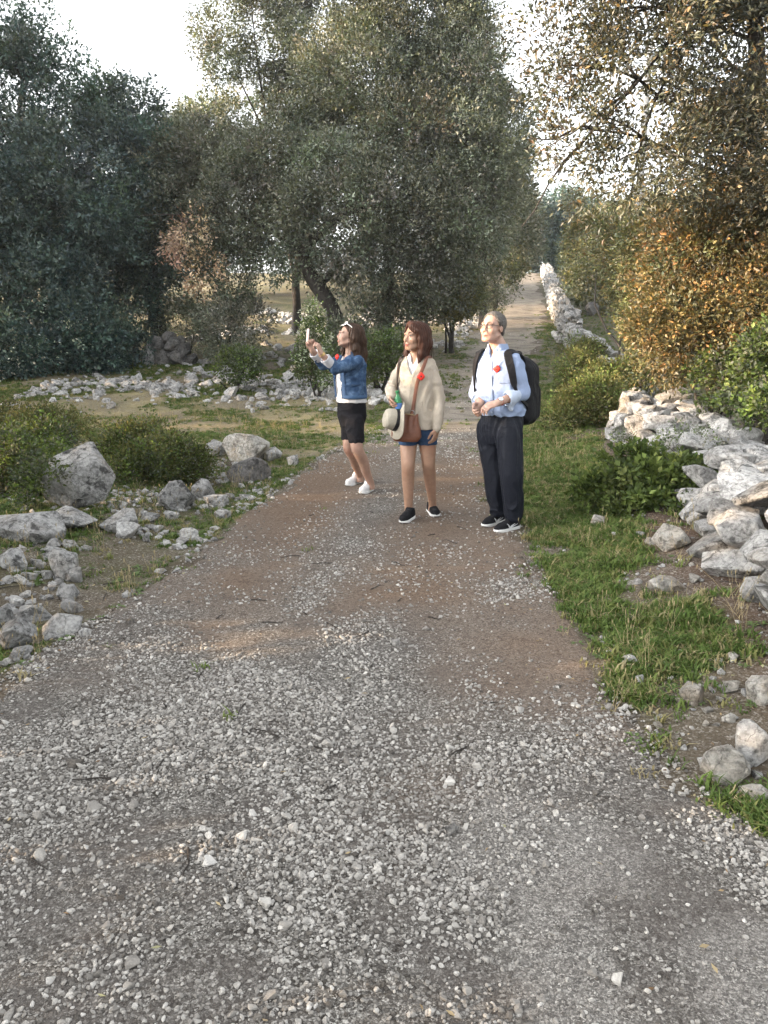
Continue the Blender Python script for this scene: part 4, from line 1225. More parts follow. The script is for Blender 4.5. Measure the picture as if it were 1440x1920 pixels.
def build_scattered_rocks():
    PM = [M_ROCK, M_ROCK_PALE, M_ROCK_PALE, M_ROCK_PALE]
    bank = [(0, 1040), (120, 1000), (270, 930), (420, 890), (560, 860), (500, 900), (420, 985), (330, 1050), (230, 1130), (150, 1220), (60, 1290), (0, 1300)]
    off = lambda x, y: x < path_l(y) - .12
    clump = lambda x, y: off(x, y) & (vnoise(x * 1.7, y * 1.7, seed=95) > -.35)
    bank_l = nearest([(60, 1000, 'small rock strewn around the flat slabs at the left edge'), (110, 1075, 'small rock strewn around the upright cracked boulder'), (108, 1190, 'small rock strewn around the wide wedge shaped pale rock'), (10, 1240, 'small rock strewn below the tilted rock in the lower left corner'),
                      (216, 990, 'small rock strewn around the long grey slab of the left bank'), (326, 955, 'small rock strewn around the rounded grey boulder of the left bank'), (351, 1012, 'small rock strewn around the white flat stone by the grass edge'), (456, 885, 'small rock strewn around the pile by the bend'), (230, 1110, 'small rock strewn along the left edge of the gravel above the dark stone')])
    scatter_rocks(150, bank, .03, .105, 2.0, bank_l, None, PM, 301, clump, 3)
    band = [(150, 712), (330, 690), (430, 640), (520, 640), (580, 690), (740, 735), (740, 775), (600, 772), (430, 745), (240, 738), (90, 735)]
    band_l = nearest([(140, 725, 'pale rock at the left end of the rubble band'), (260, 718, 'pale rock of the rubble band below the shaded heap of stones'), (360, 715, 'pale rock of the rubble band left of the small green bush'), (480, 715, 'pale rock of the rubble band right of the small green bush'), (480, 655, 'pale rock on the rise behind the small green bush'), (600, 750, 'pale rock of the rubble band behind the woman in denim'), (715, 760, 'pale rock of the rubble band between the two women')])
    scatter_rocks(115, band, .12, .34, 2.2, band_l, None, [M_ROCK_PALE, M_ROCK_PALE, M_ROCK], 302, None, 2)
    verge = [(1040, 1000), (1200, 960), (1330, 1060), (1340, 1200), (1440, 1300), (1440, 1560), (1320, 1500), (1150, 1290), (1050, 1130)]
    offr = lambda x, y: x > path_r(y) + .05
    verge_l = nearest([(1150, 1030, 'small stone on the right verge below the broad leaved bush'), (1256, 1110, 'small stone on the right verge around the flat reddish stone'), (1180, 1220, 'small stone on the right verge at the edge of the gravel'), (1304, 1320, 'small stone on the right verge around the tan stone'), (1368, 1460, 'small stone on the right verge around the pale ochre boulder')])
    scatter_rocks(60, verge, .025, .085, 2.0, verge_l, None, [M_ROCK_PALE, M_ROCK_WARM], 303, offr, 3)
    # uncountable small rubble
    r = np.random.default_rng(12)
    P, s = [], []
    def lay(n, poly_box, dens, a, b):
        x = r.uniform(poly_box[0], poly_box[1], n); y = r.uniform(poly_box[2], poly_box[3], n)
        k = r.uniform(0, 1, n) < dens(x, y)
        P.append(np.stack([x[k], y[k]], 1)); s.append(a + (b - a) * r.uniform(0, 1, k.sum()) ** 2)
    lay(9000, (-4.5, -.5, 2.9, 9.5), lambda x, y: (x < path_l(y) - .05) * np.clip(.25 + .9 * vnoise(x * 1.7, y * 1.7, seed=95), 0, 1), .02, .07)
    lay(5200, (-7, .8, 13, 20), lambda x, y: (x < path_l(y) - .2) * np.clip(np.exp(-((y - 15.6 - .8 * vnoise(x * .5, 3, seed=8)) / 1.3) ** 2) + .05, 0, 1) * np.clip(.5 + .8 * vnoise(x * 1.2, y * 1.2, seed=96), 0, 1), .06, .2)
    lay(3200, (-6, 5, 20, 34), lambda x, y: (x < path_l(y) - .3) * np.clip(.3 + .8 * vnoise(x * .6, y * .6, seed=97), 0, 1), .10, .34)
    lay(1500, (1.1, 2.6, 1.9, 7), lambda x, y: (x > path_r(y) + .02) * np.clip(.25 + .7 * vnoise(x * 3, y * 3, seed=98), 0, 1), .012, .035)
    lay(900, (2, 9, 18, 34), lambda x, y: ((x < path_l(y) - .05) & (x > path_l(y) - 1.3)) * .8, .08, .3)
    P = np.concatenate(P); s = np.concatenate(s); n = len(P)
    sc = s[:, None] * np.stack([r.uniform(.9, 1.4, n), r.uniform(.7, 1.1, n), r.uniform(.5, .85, n)], 1)
    rot = np.stack([r.uniform(-.4, .4, n), r.uniform(-.4, .4, n), r.uniform(0, 6.28, n)], 1)
    protos = [hull_rock(700 + i, 13, .3, .05, name='rubble') for i in range(8)]
    for pm in protos: pm.materials.append(M_ROCK_PALE)
    make_scatter('rubble', np.column_stack([P, H(P[:, 0], P[:, 1]) + sc[:, 2] * .2]), rot, sc, r.integers(0, 8, n), protos)
    print('rubble', n)

# ------------------------------------------------------------------ dry stone walls
def wall_line(pts, step):
    pts = np.array(pts, float)
    d = np.concatenate([[0], np.cumsum(np.hypot(*np.diff(pts, axis=0).T))])
    t = np.arange(0, d[-1], step)
    return np.column_stack([np.interp(t, d, pts[:, 0]), np.interp(t, d, pts[:, 1])]), t, d[-1]

def rock_np(i, size, rot):
    me = ROCKS[2][i % len(ROCKS[2])]
    V = np.empty(len(me.vertices) * 3, np.float32); me.vertices.foreach_get('co', V)
    F_ = np.array([t.vertices[:] for t in (me.calc_loop_triangles() or me.loop_triangles)], np.int32).ravel()
    R_ = np.array(Matrix.Rotation(rot[2], 3, 'Z') @ Matrix.Rotation(rot[1], 3, 'Y') @ Matrix.Rotation(rot[0], 3, 'X'))
    return (V.reshape(-1, 3) * np.array(size)) @ R_.T, F_.reshape(-1, 3)

def dry_wall(name, label, line, width, height, slen, seed, limit=300, mats=None, kind=3, top_kind=3, far_from=1e9, courses=None):
    r = np.random.default_rng(seed)
    line = np.array(line, float)
    base = (line[0][0], line[0][1], float(H(*line[0])))
    root = empty(name, base, label, 'stone wall')
    mats = mats or [M_ROCK, M_ROCK_PALE, M_ROCK]
    count = 0
    fill = []
    courses = courses or max(2, int(round(height / (slen * .52))))
    for c in range(courses):
        zf = c / courses
        rows = [-.5, .5] if c < courses - 1 else [-.34, .06, .42]
        for row in rows:
            pts, t, ln = wall_line(line, slen)
            ph = r.uniform(0, slen) * (c / courses) + zf * .25
            for (x, y), tt in zip(pts, t):
                tx, ty = wall_line(line, slen)[0][min(len(pts) - 1, int(tt / slen) + 1)] - np.array([x, y])
                dirv = norm([tx, ty, 0]) if abs(tx) + abs(ty) > 1e-6 else np.array([0, 1, 0.])
                side = np.array([dirv[1], -dirv[0], 0])
                hvar = height * (1 + .16 * vnoise(tt * .9, 0, seed=seed))
                w = width * (1 - .22 * zf)
                a = slen * r.uniform(.65, 1.15)
                cc = np.array([x, y, 0]) + dirv * (ph + r.uniform(-.2, .2) * slen) + side * (row * w + r.uniform(-.05, .05))
                z = float(H(cc[0], cc[1])) + hvar * zf + r.uniform(-.02, .03)
                hh = hvar / courses * r.uniform(.85, 1.35)
                last = c == courses - 1
                kk = top_kind if last else kind
                if cc[1] > far_from:
                    V, F_ = rock_np(seed + len(fill), (a, w * .5, hh), (r.uniform(-.2, .2), r.uniform(-.2, .2), math.atan2(dirv[1], dirv[0]) + r.uniform(-.4, .4)))
                    fill.append((V + [cc[0], cc[1], z + hh * .35], F_))
                    continue
                o = rock('stone', (cc[0], cc[1], z), (a * r.uniform(.9, 1.15), w * r.uniform(.36, .52), hh), kk if not isinstance(kk, tuple) else kk[int(r.integers(0, len(kk)))],
                         int(r.integers(0, 14)), mats[int(r.integers(0, len(mats)))],
                         (r.uniform(-.22, .22), r.uniform(-.2, .2), math.atan2(dirv[1], dirv[0]) + r.uniform(-.35, .35)), root, sink=.12)
                count += 1
                if count >= limit: return root
    if fill:
        V, F_ = merge(fill)
        o = link('far_stones', mesh_np('far_stones', V, F_, sharp=28), M_ROCK, root)
        o['kind'] = 'stuff'
    print(name, count, len(fill))
    return root

def wall_block(root, px, py, w, h, D=None, kind='b', i=0, m=None, rot=(0, 0), yaw=0., dep=None, z=None):
    """one particular stone of a wall, from its place in the photograph (centre pixel and distance)"""
    c = W(px, py, D); s = D / 1440.0 * 1.03
    sx, sz = w * s, h * s
    o = rock('stone', c, (sx, dep or (sx + sz) * .5, sz), kind, i, m or M_ROCK, (rot[0], rot[1], yaw), root, sink=.5)
    return o

def build_walls():
    near = dry_wall('dry_stone_wall', 'low tumbled dry stone wall of grey boulders near the camera at the right', [(2.42, 2.6), (2.55, 4.4), (2.98, 5.9), (3.32, 8.0), (3.72, 10.9)], .86, .50, .34, 5, 290, [M_ROCK, M_ROCK, M_ROCK_PALE], kind=(3, 'b'), top_kind=('b', 3), courses=3)
    B = lambda *a, **k: wall_block(near, *a, **k)
    B(1352, 1052, 88, 92, 4.9, 4, 3, M_ROCK, (.15, .3), .4, .34)
    B(1348, 990, 104, 62, 5.6, 4, 5, M_ROCK_WARM, (.1, -.35), .2, .34)
    B(1408, 1008, 92, 50, 5.3, 4, 6, M_ROCK_WARM, (.1, .15), .1, .3)
    B(1404, 1108, 90, 34, 4.6, 4, 7, M_ROCK, (.05, .1), .2, .3)
    B(1378, 1142, 86, 62, 4.35, 4, 8, M_ROCK, (.1, .2), .3, .26)
    B(1412, 1180, 56, 52, 4.1, 'b', 3, M_ROCK_WARM, (.1, .1), .3, .2)
    B(1436, 1130, 40, 60, 4.2, 'b', 4, M_ROCK_PALE, (.1, .4), .3, .2)
    B(1168, 785, 34, 88, 10.6, 'b', 5, M_ROCK_WARM, (0, .08), .3, .3)
    B(1206, 768, 58, 50, 10.5, 'b', 6, M_ROCK, (0, .1), .3, .5)
    B(1200, 818, 60, 44, 10.2, 'b', 7, M_ROCK, (.1, -.1), .3, .4)
    B(1262, 795, 74, 40, 9.6, 4, 1, M_ROCK, (.05, -.1), .2, .4)
    B(1262, 745, 70, 34, 10.4, 4, 2, M_ROCK_WARM, (.05, -.2), .2, .4)
    B(1330, 792, 60, 36, 8.8, 4, 4, M_ROCK, (.05, -.2), .3, .4)
    B(1366, 812, 74, 28, 8.2, 4, 6, M_ROCK_PALE, (.05, .1), .3, .42)
    B(1384, 835, 80, 34, 7.6, 4, 9, M_ROCK_PALE, (.08, .1), .3, .45)
    B(1402, 868, 84, 40, 7.0, 4, 0, M_ROCK_PALE, (.12, .1), .3, .45)
    B(1408, 912, 90, 46, 6.4, 4, 3, M_ROCK_PALE, (.15, .05), .3, .4)
    B(1425, 942, 60, 36, 6.0, 4, 8, M_ROCK, (.1, -.2), .2, .3)
    B(1365, 960, 44, 34, 6.2, 'b', 8, M_ROCK, (.1, .1), .2, .2)
    mid = dry_wall('collapsed_stone_wall', 'fallen overgrown stretch of stone wall between the near and the far one', [(3.85, 11.6), (4.5, 14), (5.2, 18), (5.75, 24.6)], .8, .42, .44, 6, 120, [M_ROCK, M_ROCK_PALE], kind=3)
    far = dry_wall('dry_stone_wall', 'long pale dry stone wall climbing beside the far end of the path', [(5.95, 25), (6.95, 31), (8.5, 40), (11.1, 55)], .52, .66, .32, 7, 300, [M_ROCK], kind=3, top_kind=3, far_from=32)

# ------------------------------------------------------------------ pole with its stay and wire
def build_pole():
    D = 27.0
    b = foot(1168, D)
    root = empty('utility_pole', b, 'pale concrete pole standing in the trees behind the far wall', 'utility pole')
    m = plain('pole_concrete', (.46, .44, .41), .85, .2, .12, 12)
    V, F_ = tube_arrays([b - [0, 0, .3], b + [0, 0, 4], b + [0, 0, 8.9]], [.15, .125, .095], 14)
    link('shaft', mesh_np('shaft', V, F_), m, root)
    steel = plain('galvanised_steel', (.35, .36, .37), .45, .5, metal=.6)
    t = b + [0, 0, 8.5]
    V, F_ = tube_arrays([t - [.55, .1, 0], t + [.55, .1, 0]], [.04, .04], 6)
    link('crossarm', mesh_np('crossarm', V, F_), steel, root)
    a = b + [0, -.13, 5.0]
    e = W(1160, 640, 23.4); 
    V, F_ = tube_arrays(bend(a, e, 6), np.full(6, .011), 5)
    link('stay_wire', mesh_np('stay_wire', V, F_), steel, root)
    q = W(-200, 165, 60)
    V, F_ = tube_arrays(bend(t, q, 24, sag=.01), np.full(24, .012), 5)
    link('power_cable', mesh_np('power_cable', V, F_), plain('cable_black', (.03, .03, .03), .6), root)

def build_litter():
    """dry leaves and bits of twig on the ground"""
    r = np.random.default_rng(77)
    n = 2200
    y = 1.5 + 8 * r.uniform(0, 1, n) ** 1.6
    x = r.uniform(-3.2, 3.0, n)
    edge = (x < path_l(y) + .2) | (x > path_r(y) - .25)
    k = edge | (r.uniform(0, 1, n) < .10)
    x, y = x[k], y[k]; n = len(x)
    C = np.column_stack([x, y, H(x, y) + .016])
    V, F_, col = leaf_arrays(r, C, np.column_stack([r.normal(size=n), r.normal(size=n), np.zeros(n)]), 1, .01, .030, .013, [(.26, .19, .12), (.34, .27, .18), (.17, .11, .07), (.32, .31, .2)], [3, 2, 2, 1], var=.2)
    V = V.reshape(-1, 4, 3); cz = V.mean(1)[:, None, 2]
    V[..., 2] = cz + (V[..., 2] - cz) * .25
    o = crown_obj('leaf_litter', [(V.reshape(-1, 3), F_, col)], None, M_LEAF_SOFT)
    o['kind'] = 'stuff'
    parts = []
    for i in range(90):
        yy = r.uniform(1.7, 7); xx = r.uniform(-2.6, 2.6)
        a = np.array([xx, yy, float(H(xx, yy)) + .012]); d = norm([*r.normal(size=2), 0]) * r.uniform(.04, .16)
        e = a + d; e[2] = float(H(e[0], e[1])) + .012
        parts.append(tube_arrays(bend(a, e, 5, jit=.08, seed=i), np.linspace(.004, .002, 5), 5))
    V, F_ = merge(parts)
    o = link('twig_litter', mesh_np('twig_litter', V, F_), M_BARK)
    o['kind'] = 'stuff'

build_named_rocks()
build_scattered_rocks()
build_walls()
build_pole()
build_litter()
# ------------------------------------------------------------------ people: one smooth surface grown from a distance field
class Vox:
    def __init__(s, lo, hi, res):
        s.res = res
        s.ax = [np.arange(lo[i], hi[i] + res, res).astype(np.float32) for i in range(3)]
        s.d = np.full([len(a) for a in s.ax], 1.0, np.float32)
    def _sl(s, lo, hi):
        out = []
        for i in range(3):
            a = s.ax[i]
            out.append(slice(int(np.clip(np.searchsorted(a, lo[i]), 0, len(a))), int(np.clip(np.searchsorted(a, hi[i], 'right'), 0, len(a)))))
        return tuple(out)
    def op(s, f, lo, hi, k=.012, mode='u'):
        m = k + 4 * s.res + .012
        sl = s._sl(np.asarray(lo) - m, np.asarray(hi) + m)
        X = s.ax[0][sl[0]][:, None, None]; Y = s.ax[1][sl[1]][None, :, None]; Z = s.ax[2][sl[2]][None, None, :]
        if X.size * Y.size * Z.size == 0: return
        b = f(X, Y, Z).astype(np.float32)
        a = s.d[sl]
        if mode == 'u':
            h = np.maximum(k - np.abs(a - b), 0) / k
            s.d[sl] = np.minimum(a, b) - h * h * k * .25
        elif mode == 's':                                # carve b away
            h = np.maximum(k - np.abs(a + b), 0) / k
            s.d[sl] = np.maximum(a, -b) + h * h * k * .25
        elif mode == 'i':
            h = np.maximum(k - np.abs(a - b), 0) / k
            s.d[sl] = np.maximum(a, b) + h * h * k * .25
    def everywhere(s, f, mode='i', k=.004):
        s.op(f, [a[0] - 1 for a in s.ax], [a[-1] + 1 for a in s.ax], k, mode)
    def cap(s, a, b, ra, rb, k=.015, mode='u'):
        a, b = np.asarray(a, np.float32), np.asarray(b, np.float32)
        ab = b - a; l2 = float(ab @ ab) + 1e-12
        def f(X, Y, Z):
            px, py, pz = X - a[0], Y - a[1], Z - a[2]
            t = np.clip((px * ab[0] + py * ab[1] + pz * ab[2]) / l2, 0, 1)
            return np.sqrt((px - t * ab[0]) ** 2 + (py - t * ab[1]) ** 2 + (pz - t * ab[2]) ** 2) - (ra + (rb - ra) * t)
        r = max(ra, rb)
        s.op(f, np.minimum(a, b) - r, np.maximum(a, b) + r, k, mode)
    def chain(s, pts, rad, k=.015, mode='u'):
        for i in range(len(pts) - 1): s.cap(pts[i], pts[i + 1], rad[i], rad[i + 1], k, mode)
    def limb(s, pts, rad, k=.015, mode='u', n=16):
        q = catmull(np.column_stack([np.asarray(pts, float), np.asarray(rad, float)]), n)
        s.chain([a[:3] for a in q], [float(a[3]) for a in q], k, mode)
    def ell(s, c, r, M=None, k=.015, mode='u'):
        """M rows: local axes in world space"""
        c = np.asarray(c, float); M = np.eye(3) if M is None else np.asarray(M, float)
        def f(X, Y, Z):
            px, py, pz = X - c[0], Y - c[1], Z - c[2]
            q0 = q1 = 0
            for i in range(3):
                u = px * M[i][0] + py * M[i][1] + pz * M[i][2]
                q0 = q0 + (u / r[i]) ** 2; q1 = q1 + (u / r[i] ** 2) ** 2
            q0 = np.sqrt(q0); q1 = np.sqrt(q1) + 1e-9
            return q0 * (q0 - 1) / q1
        R_ = max(r)
        s.op(f, c - R_, c + R_, k, mode)
    def loft(s, rings, lat, fwd, k=.015, mode='u', grow=0., pw=2.3, shell=None, zlo=None, zhi=None):
        """rings: (cx, cy, z, half width, half depth), any z order"""
        R_ = np.array(sorted(rings, key=lambda q: q[2]), float)
        z0 = R_[0, 2] if zlo is None else zlo; z1 = R_[-1, 2] if zhi is None else zhi
        def f(X, Y, Z):
            z = Z.ravel()
            cx, cy, w, d = [np.interp(z, R_[:, 2], R_[:, j])[None, None, :] for j in (0, 1, 3, 4)]
            w = w + grow; d = d + grow
            u = ((X - cx) * lat[0] + (Y - cy) * lat[1]) / w
            v = ((X - cx) * fwd[0] + (Y - cy) * fwd[1]) / d
            r = (np.abs(u) ** pw + np.abs(v) ** pw) ** (1 / pw)
            dd = (r - 1) * np.minimum(w, d)
            if shell: dd = np.abs(dd) - shell
            return np.maximum(dd, np.maximum(z0 - Z, Z - z1))
        m = max(R_[:, 3].max(), R_[:, 4].max()) + abs(grow)
        s.op(f, [R_[:, 0].min() - m, R_[:, 1].min() - m, z0], [R_[:, 0].max() + m, R_[:, 1].max() + m, z1], k, mode)
    def disp(s, f, band=.03):
        i = np.nonzero(np.abs(s.d) < band)
        s.d[i] += f(s.ax[0][i[0]], s.ax[1][i[1]], s.ax[2][i[2]]).astype(np.float32)
    def mesh(s, name, m=None, parent=None):
        V, F_ = surface_nets(s.d, s.ax)
        return link(name, mesh_np(name, V, F_), m, parent)

def surface_nets(d, ax):
    n = d < 0
    c = [slice(0, -1), slice(1, None)]
    cnt = sum(n[c[i], c[j], c[k]].astype(np.int8) for i in (0, 1) for j in (0, 1) for k in (0, 1))
    I, J, K = np.nonzero((cnt > 0) & (cnt < 8))
    vid = np.full(cnt.shape, -1, np.int32)
    vid[I, J, K] = np.arange(len(I))
    acc = np.zeros((len(I), 3)); num = np.zeros(len(I))
    for axis in range(3):
        o1, o2 = [q for q in range(3) if q != axis]
        for a in (0, 1):
            for b in (0, 1):
                off = [0, 0, 0]; off[o1] = a; off[o2] = b
                i0 = (I + off[0], J + off[1], K + off[2])
                off[axis] = 1
                i1 = (I + off[0], J + off[1], K + off[2])
                d0, d1 = d[i0], d[i1]
                x = (d0 < 0) != (d1 < 0)
                t = np.where(x, d0 / np.where(x, d0 - d1, 1), 0)
                p = np.zeros((len(I), 3)); p[:, o1] = a; p[:, o2] = b; p[:, axis] = t
                acc += p * x[:, None]; num += x
    p = acc / num[:, None]
    base = np.stack([ax[0][I], ax[1][J], ax[2][K]], 1)
    V = base + p * (ax[0][1] - ax[0][0])
    Fs = []
    for axis in range(3):
        o1, o2 = (axis + 1) % 3, (axis + 2) % 3
        s0 = [slice(None)] * 3; s1 = [slice(None)] * 3
        s0[axis] = slice(0, -1); s1[axis] = slice(1, None)
        a, b = n[tuple(s0)], n[tuple(s1)]
        e = np.array(np.nonzero(a != b))
        ok = (e[o1] > 0) & (e[o2] > 0) & (e[o1] < d.shape[o1] - 1) & (e[o2] < d.shape[o2] - 1)
        e = e[:, ok]
        q = []
        for u, v in ((-1, -1), (0, -1), (0, 0), (-1, 0)):
            g = e.copy(); g[o1] += u; g[o2] += v
            q.append(vid[tuple(g)])
        q = np.stack(q, 1)
        ins = a[tuple(e)]
        q = np.where(ins[:, None], q, q[:, ::-1])
        Fs.append(q)
    F_ = np.concatenate(Fs).astype(np.int32)
    return V, F_[(F_ >= 0).all(1)]

def basis(f, up=(0, 0, 1)):
    """lateral (subject's left), forward, up"""
    f = norm(f); l = norm(np.cross(up, f)); u = np.cross(f, l)
    return l, f, u

class Frame:
    def __init__(s, c, f, sc=1., up=(0, 0, 1)):
        s.c = np.asarray(c, float); s.l, s.f, s.u = basis(f, up); s.sc = sc
        s.M = np.array([s.l, s.f, s.u])
    def __call__(s, x, y, z): return s.c + (s.l * x + s.f * y + s.u * z) * s.sc
    def loc(s, X, Y, Z):
        X, Y, Z = X - s.c[0], Y - s.c[1], Z - s.c[2]
        return [(X * s.M[i][0] + Y * s.M[i][1] + Z * s.M[i][2]) / s.sc for i in range(3)]

def head(v, h, male=False, smile=1.):
    S = h.sc
    E = lambda c, r, k=.015, m='u': v.ell(h(*c), [q * S for q in r], h.M, k * S, m)
    Cp = lambda a, b, ra, rb, k=.012, m='u': v.cap(h(*a), h(*b), ra * S, rb * S, k * S, m)
    E((0, -.015, .038), (.073, .095, .080))
    E((0, .035, -.020), (.060, .062, .080), .03)
    E((0, .038, -.068), (.050 if male else .045, .050, .045), .03)
    E((0, .078, -.097), (.022 if male else .018, .017, .017), .022)
    for q in (-1, 1):
        E((q * .040, .066, -.026), (.024, .022, .022), .022)          # cheek
        Cp((q * .058, .0, -.055), (q * .025, .07, -.094), .018, .014, .02)    # jaw line
        E((q * .031, .101, .008), (.021, .018, .012), .012, 's')      # eye socket
        E((q * .031, .083, .006), (.0155, .0125, .0125), .004)        # lid and eyeball
        Cp((q * .012, .094, .026), (q * .048, .078, .026), .009, .008, .014)   # brow ridge
        E((q * .075, -.008, -.004), (.011, .019, .032), .008)         # ear
        E((q * .0115, .1015, -.033), (.0085, .010, .0075), .007)        # nostril wing
        Cp((q * .018, .100, -.046), (q * .028, .086, -.060), .006, .004, .012)
    Cp((0, .092, .014), (0, .110, -.026), .0075, .0105, .012)
    E((0, .1085, -.030), (.0105, .010, .0085), .008)
    Cp((-.021, .090, -.064 + .003 * smile), (0, .100, -.0665), .0045, .007, .008)
    Cp((.021, .090, -.064 + .003 * smile), (0, .100, -.0665), .0045, .007, .008)
    Cp((-.016, .092, -.0765), (.016, .092, -.0765), .006, .006, .008)
    Cp((-.026, .094, -.069 + .004 * smile), (0, .105, -.0715), .0025, .003, .004, 's')
    Cp((.026, .094, -.069 + .004 * smile), (0, .105, -.0715), .0025, .003, .004, 's')

def hand(v, wrist, fd, pn, left, curl=(.4, .5, .5, .5), thumb=.5, sc=1., spread=.08):
    """fd: along the palm, pn: the way the palm faces; curl: bend in radians per joint of the four fingers"""
    fd = norm(fd); pn = norm(np.asarray(pn, float) - fd * np.dot(pn, fd))
    ts = np.cross(fd, pn) * (-1 if left else 1)
    wrist = np.asarray(wrist, float)
    M = np.array([ts, fd, pn])
    v.cap(wrist - fd * .02 * sc, wrist + fd * .02 * sc, .026 * sc, .025 * sc, .012)
    v.ell(wrist + fd * .052 * sc, [.040 * sc, .050 * sc, .0155 * sc], M, .012)
    ln = (.074, .084, .078, .062)
    for i in range(4):
        o = (.029, .010, -.010, -.028)[i]
        p = wrist + fd * (.088 - abs(o - .004) * .25) * sc + ts * o * sc
        d = norm(fd + ts * (o * spread * 12))
        c = 0
        pts = [p]; rad = [.0092 * sc]
        for j in range(3):
            c += curl[i] * (.8, 1.1, .8)[j]
            dd = d * math.cos(c) + pn * math.sin(c)
            p = p + dd * ln[i] * (.46, .30, .24)[j] * sc
            pts.append(p); rad.append((.0086, .008, .0068)[j] * sc)
        v.chain(pts, rad, .004)
    p0 = wrist + fd * .025 * sc + ts * .028 * sc + pn * .004 * sc
    p1 = p0 + norm(fd * .75 + ts * .6 + pn * .25) * .042 * sc
    d2 = norm(fd * .9 + ts * (.35 - thumb) + pn * thumb)
    p2 = p1 + d2 * .032 * sc
    p3 = p2 + norm(d2 + pn * thumb * .4 - ts * thumb * .3) * .025 * sc
    v.chain([p0, p1, p2, p3], [.0135 * sc, .011 * sc, .0098 * sc, .008 * sc], .007)

def folds(amp, seed, fx=9., fz=14.):
    """creases of cloth: warped ridges at two scales"""
    def f(x, y, z):
        w = vnoise(x * 5, y * 5, z * 4, seed) * 1.6
        a = 1 - 2.2 * np.abs(vnoise(x * fx + w, y * fx + w, z * fz * .55 + w * 1.5, seed + 1))
        b = 1 - 2.2 * np.abs(vnoise(x * fx * 1.9 - w, y * fx * 1.9, z * fz * 1.25 + w * 2.2, seed + 2))
        return -amp * (.75 * np.clip(a, -.2, 1) + .45 * np.clip(b, -.2, 1)) + amp * .35
    return f

def sweep(path, normals, width, thick, m, name, parent):
    """a flat strap: path (n,3), surface normals (n,3)"""
    P = np.asarray(path, float); N_ = np.asarray(normals, float)
    t = np.gradient(P, axis=0); t /= np.linalg.norm(t, axis=1)[:, None] + 1e-9
    s = np.cross(t, N_); s /= np.linalg.norm(s, axis=1)[:, None] + 1e-9
    N_ = np.cross(s, t)
    w = np.broadcast_to(np.asarray(width, float), (len(P),))[:, None] * .5
    h = thick * .5
    prof = [(-1, -.6), (-.9, -1), (.9, -1), (1, -.6), (1, .6), (.9, 1), (-.9, 1), (-1, .6)]
    V = np.stack([P + s * w * a + N_ * h * b for a, b in prof], 1).reshape(-1, 3)
    n, k = len(P), len(prof)
    i = np.arange(n - 1)[:, None] * k; j = np.arange(k)[None, :]
    F_ = np.stack([i + j, i + (j + 1) % k, i + k + (j + 1) % k, i + k + j], -1).reshape(-1, 4)
    caps = np.array([list(range(k))[::-1], [(n - 1) * k + q for q in range(k)]], np.int32)
    return link(name, mesh_np(name, V, [F_, caps], sharp=40), m, parent)

def on_loft(rings, lat, fwd, z, ang, off=0.):
    """point and normal on a lofted torso; ang 0 = front, positive towards the subject's left"""
    R_ = np.array(sorted(rings, key=lambda q: q[2]), float)
    cx, cy, w, d = [np.interp(z, R_[:, 2], R_[:, j]) for j in (0, 1, 3, 4)]
    pw = 2.3
    s_, c_ = np.sin(ang), np.cos(ang)
    r = (np.abs(s_) ** pw + np.abs(c_) ** pw) ** (-1 / pw)
    u, v = s_ * r, c_ * r
    n = np.array([lat[0] * u / w + fwd[0] * v / d, lat[1] * u / w + fwd[1] * v / d, 0]); n = norm(n)
    p = np.array([cx + lat[0] * u * w + fwd[0] * v * d, cy + lat[1] * u * w + fwd[1] * v * d, z])
    return p + n * off, n

def catmull(pts, n=24):
    P = np.asarray(pts, float)
    P = np.concatenate([[2 * P[0] - P[1]], P, [2 * P[-1] - P[-2]]])
    out = []
    m = len(P) - 3
    for g in np.linspace(0, m, n):
        i = min(int(g), m - 1); t = g - i
        a, b, c, d = P[i:i + 4]
        out.append(.5 * ((2 * b) + (-a + c) * t + (2 * a - 5 * b + 4 * c - d) * t * t + (-a + 3 * b - 3 * c + d) * t ** 3))
    return np.array(out)

def skin_mat(name, c):
    M_ = Mat(name, .5, .35)
    v = M_.coord('Position')
    f = M_.noise(v, 22., 3, .6)
    col = M_.ramp(f, [(.3, tuple(x * .86 for x in c)), (.7, tuple(min(1, x * 1.1) for x in c))])
    f2 = M_.noise(v, 6., 2, .5)
    col = M_.mix(M_.ramp(f2, [(.5, 0.), (.75, .35)]), col, (c[0] * 1.02, c[1] * .75, c[2] * .68))
    M_.b.inputs['Subsurface Weight'].default_value = .12
    M_.b.inputs['Subsurface Radius'].default_value = (.012, .005, .003)
    return M_.out(col, M_.bump(M_.noise(v, 160., 2), .15, .002))

def cloth_mat(name, c, weave=900., amt=.25, fade=.12, rough=.9, check=None, wash=None):
    M_ = Mat(name, rough, .12)
    v = M_.coord('Position')
    cr = M_.noise(v, 26., 5, .6, 1.2)
    f = M_.noise(v, weave, 2, .7)
    g = M_.noise(v, 11., 4, .6)
    col = M_.ramp(f, [(.3, tuple(x * (1 - amt) for x in c)), (.7, tuple(min(1, x * (1 + amt)) for x in c))])
    col = M_.mix(1., col, M_.ramp(g, [(.3, 1 - fade), (.7, 1.)]), 'MULTIPLY')
    if wash:                                              # worn pale patches of denim
        col = M_.mix(M_.ramp(M_.noise(v, 16., 6, .75, .4), [(.46, 0.), (.66, .75)]), col, wash)
    if check:
        for ax_ in ('X', 'Z'):
            w = M_.n('ShaderNodeTexWave', bands_direction=ax_)
            M_.put(w.inputs['Vector'], v); w.inputs['Scale'].default_value = check[0]; w.inputs['Distortion'].default_value = .3
            col = M_.mix(M_.math('MULTIPLY', w.outputs['Fac'], check[2]), col, check[1])
    return M_.out(col, M_.bump(cr, .55, .010, M_.bump(g, .5, .014, M_.bump(f, .3, .0015))))

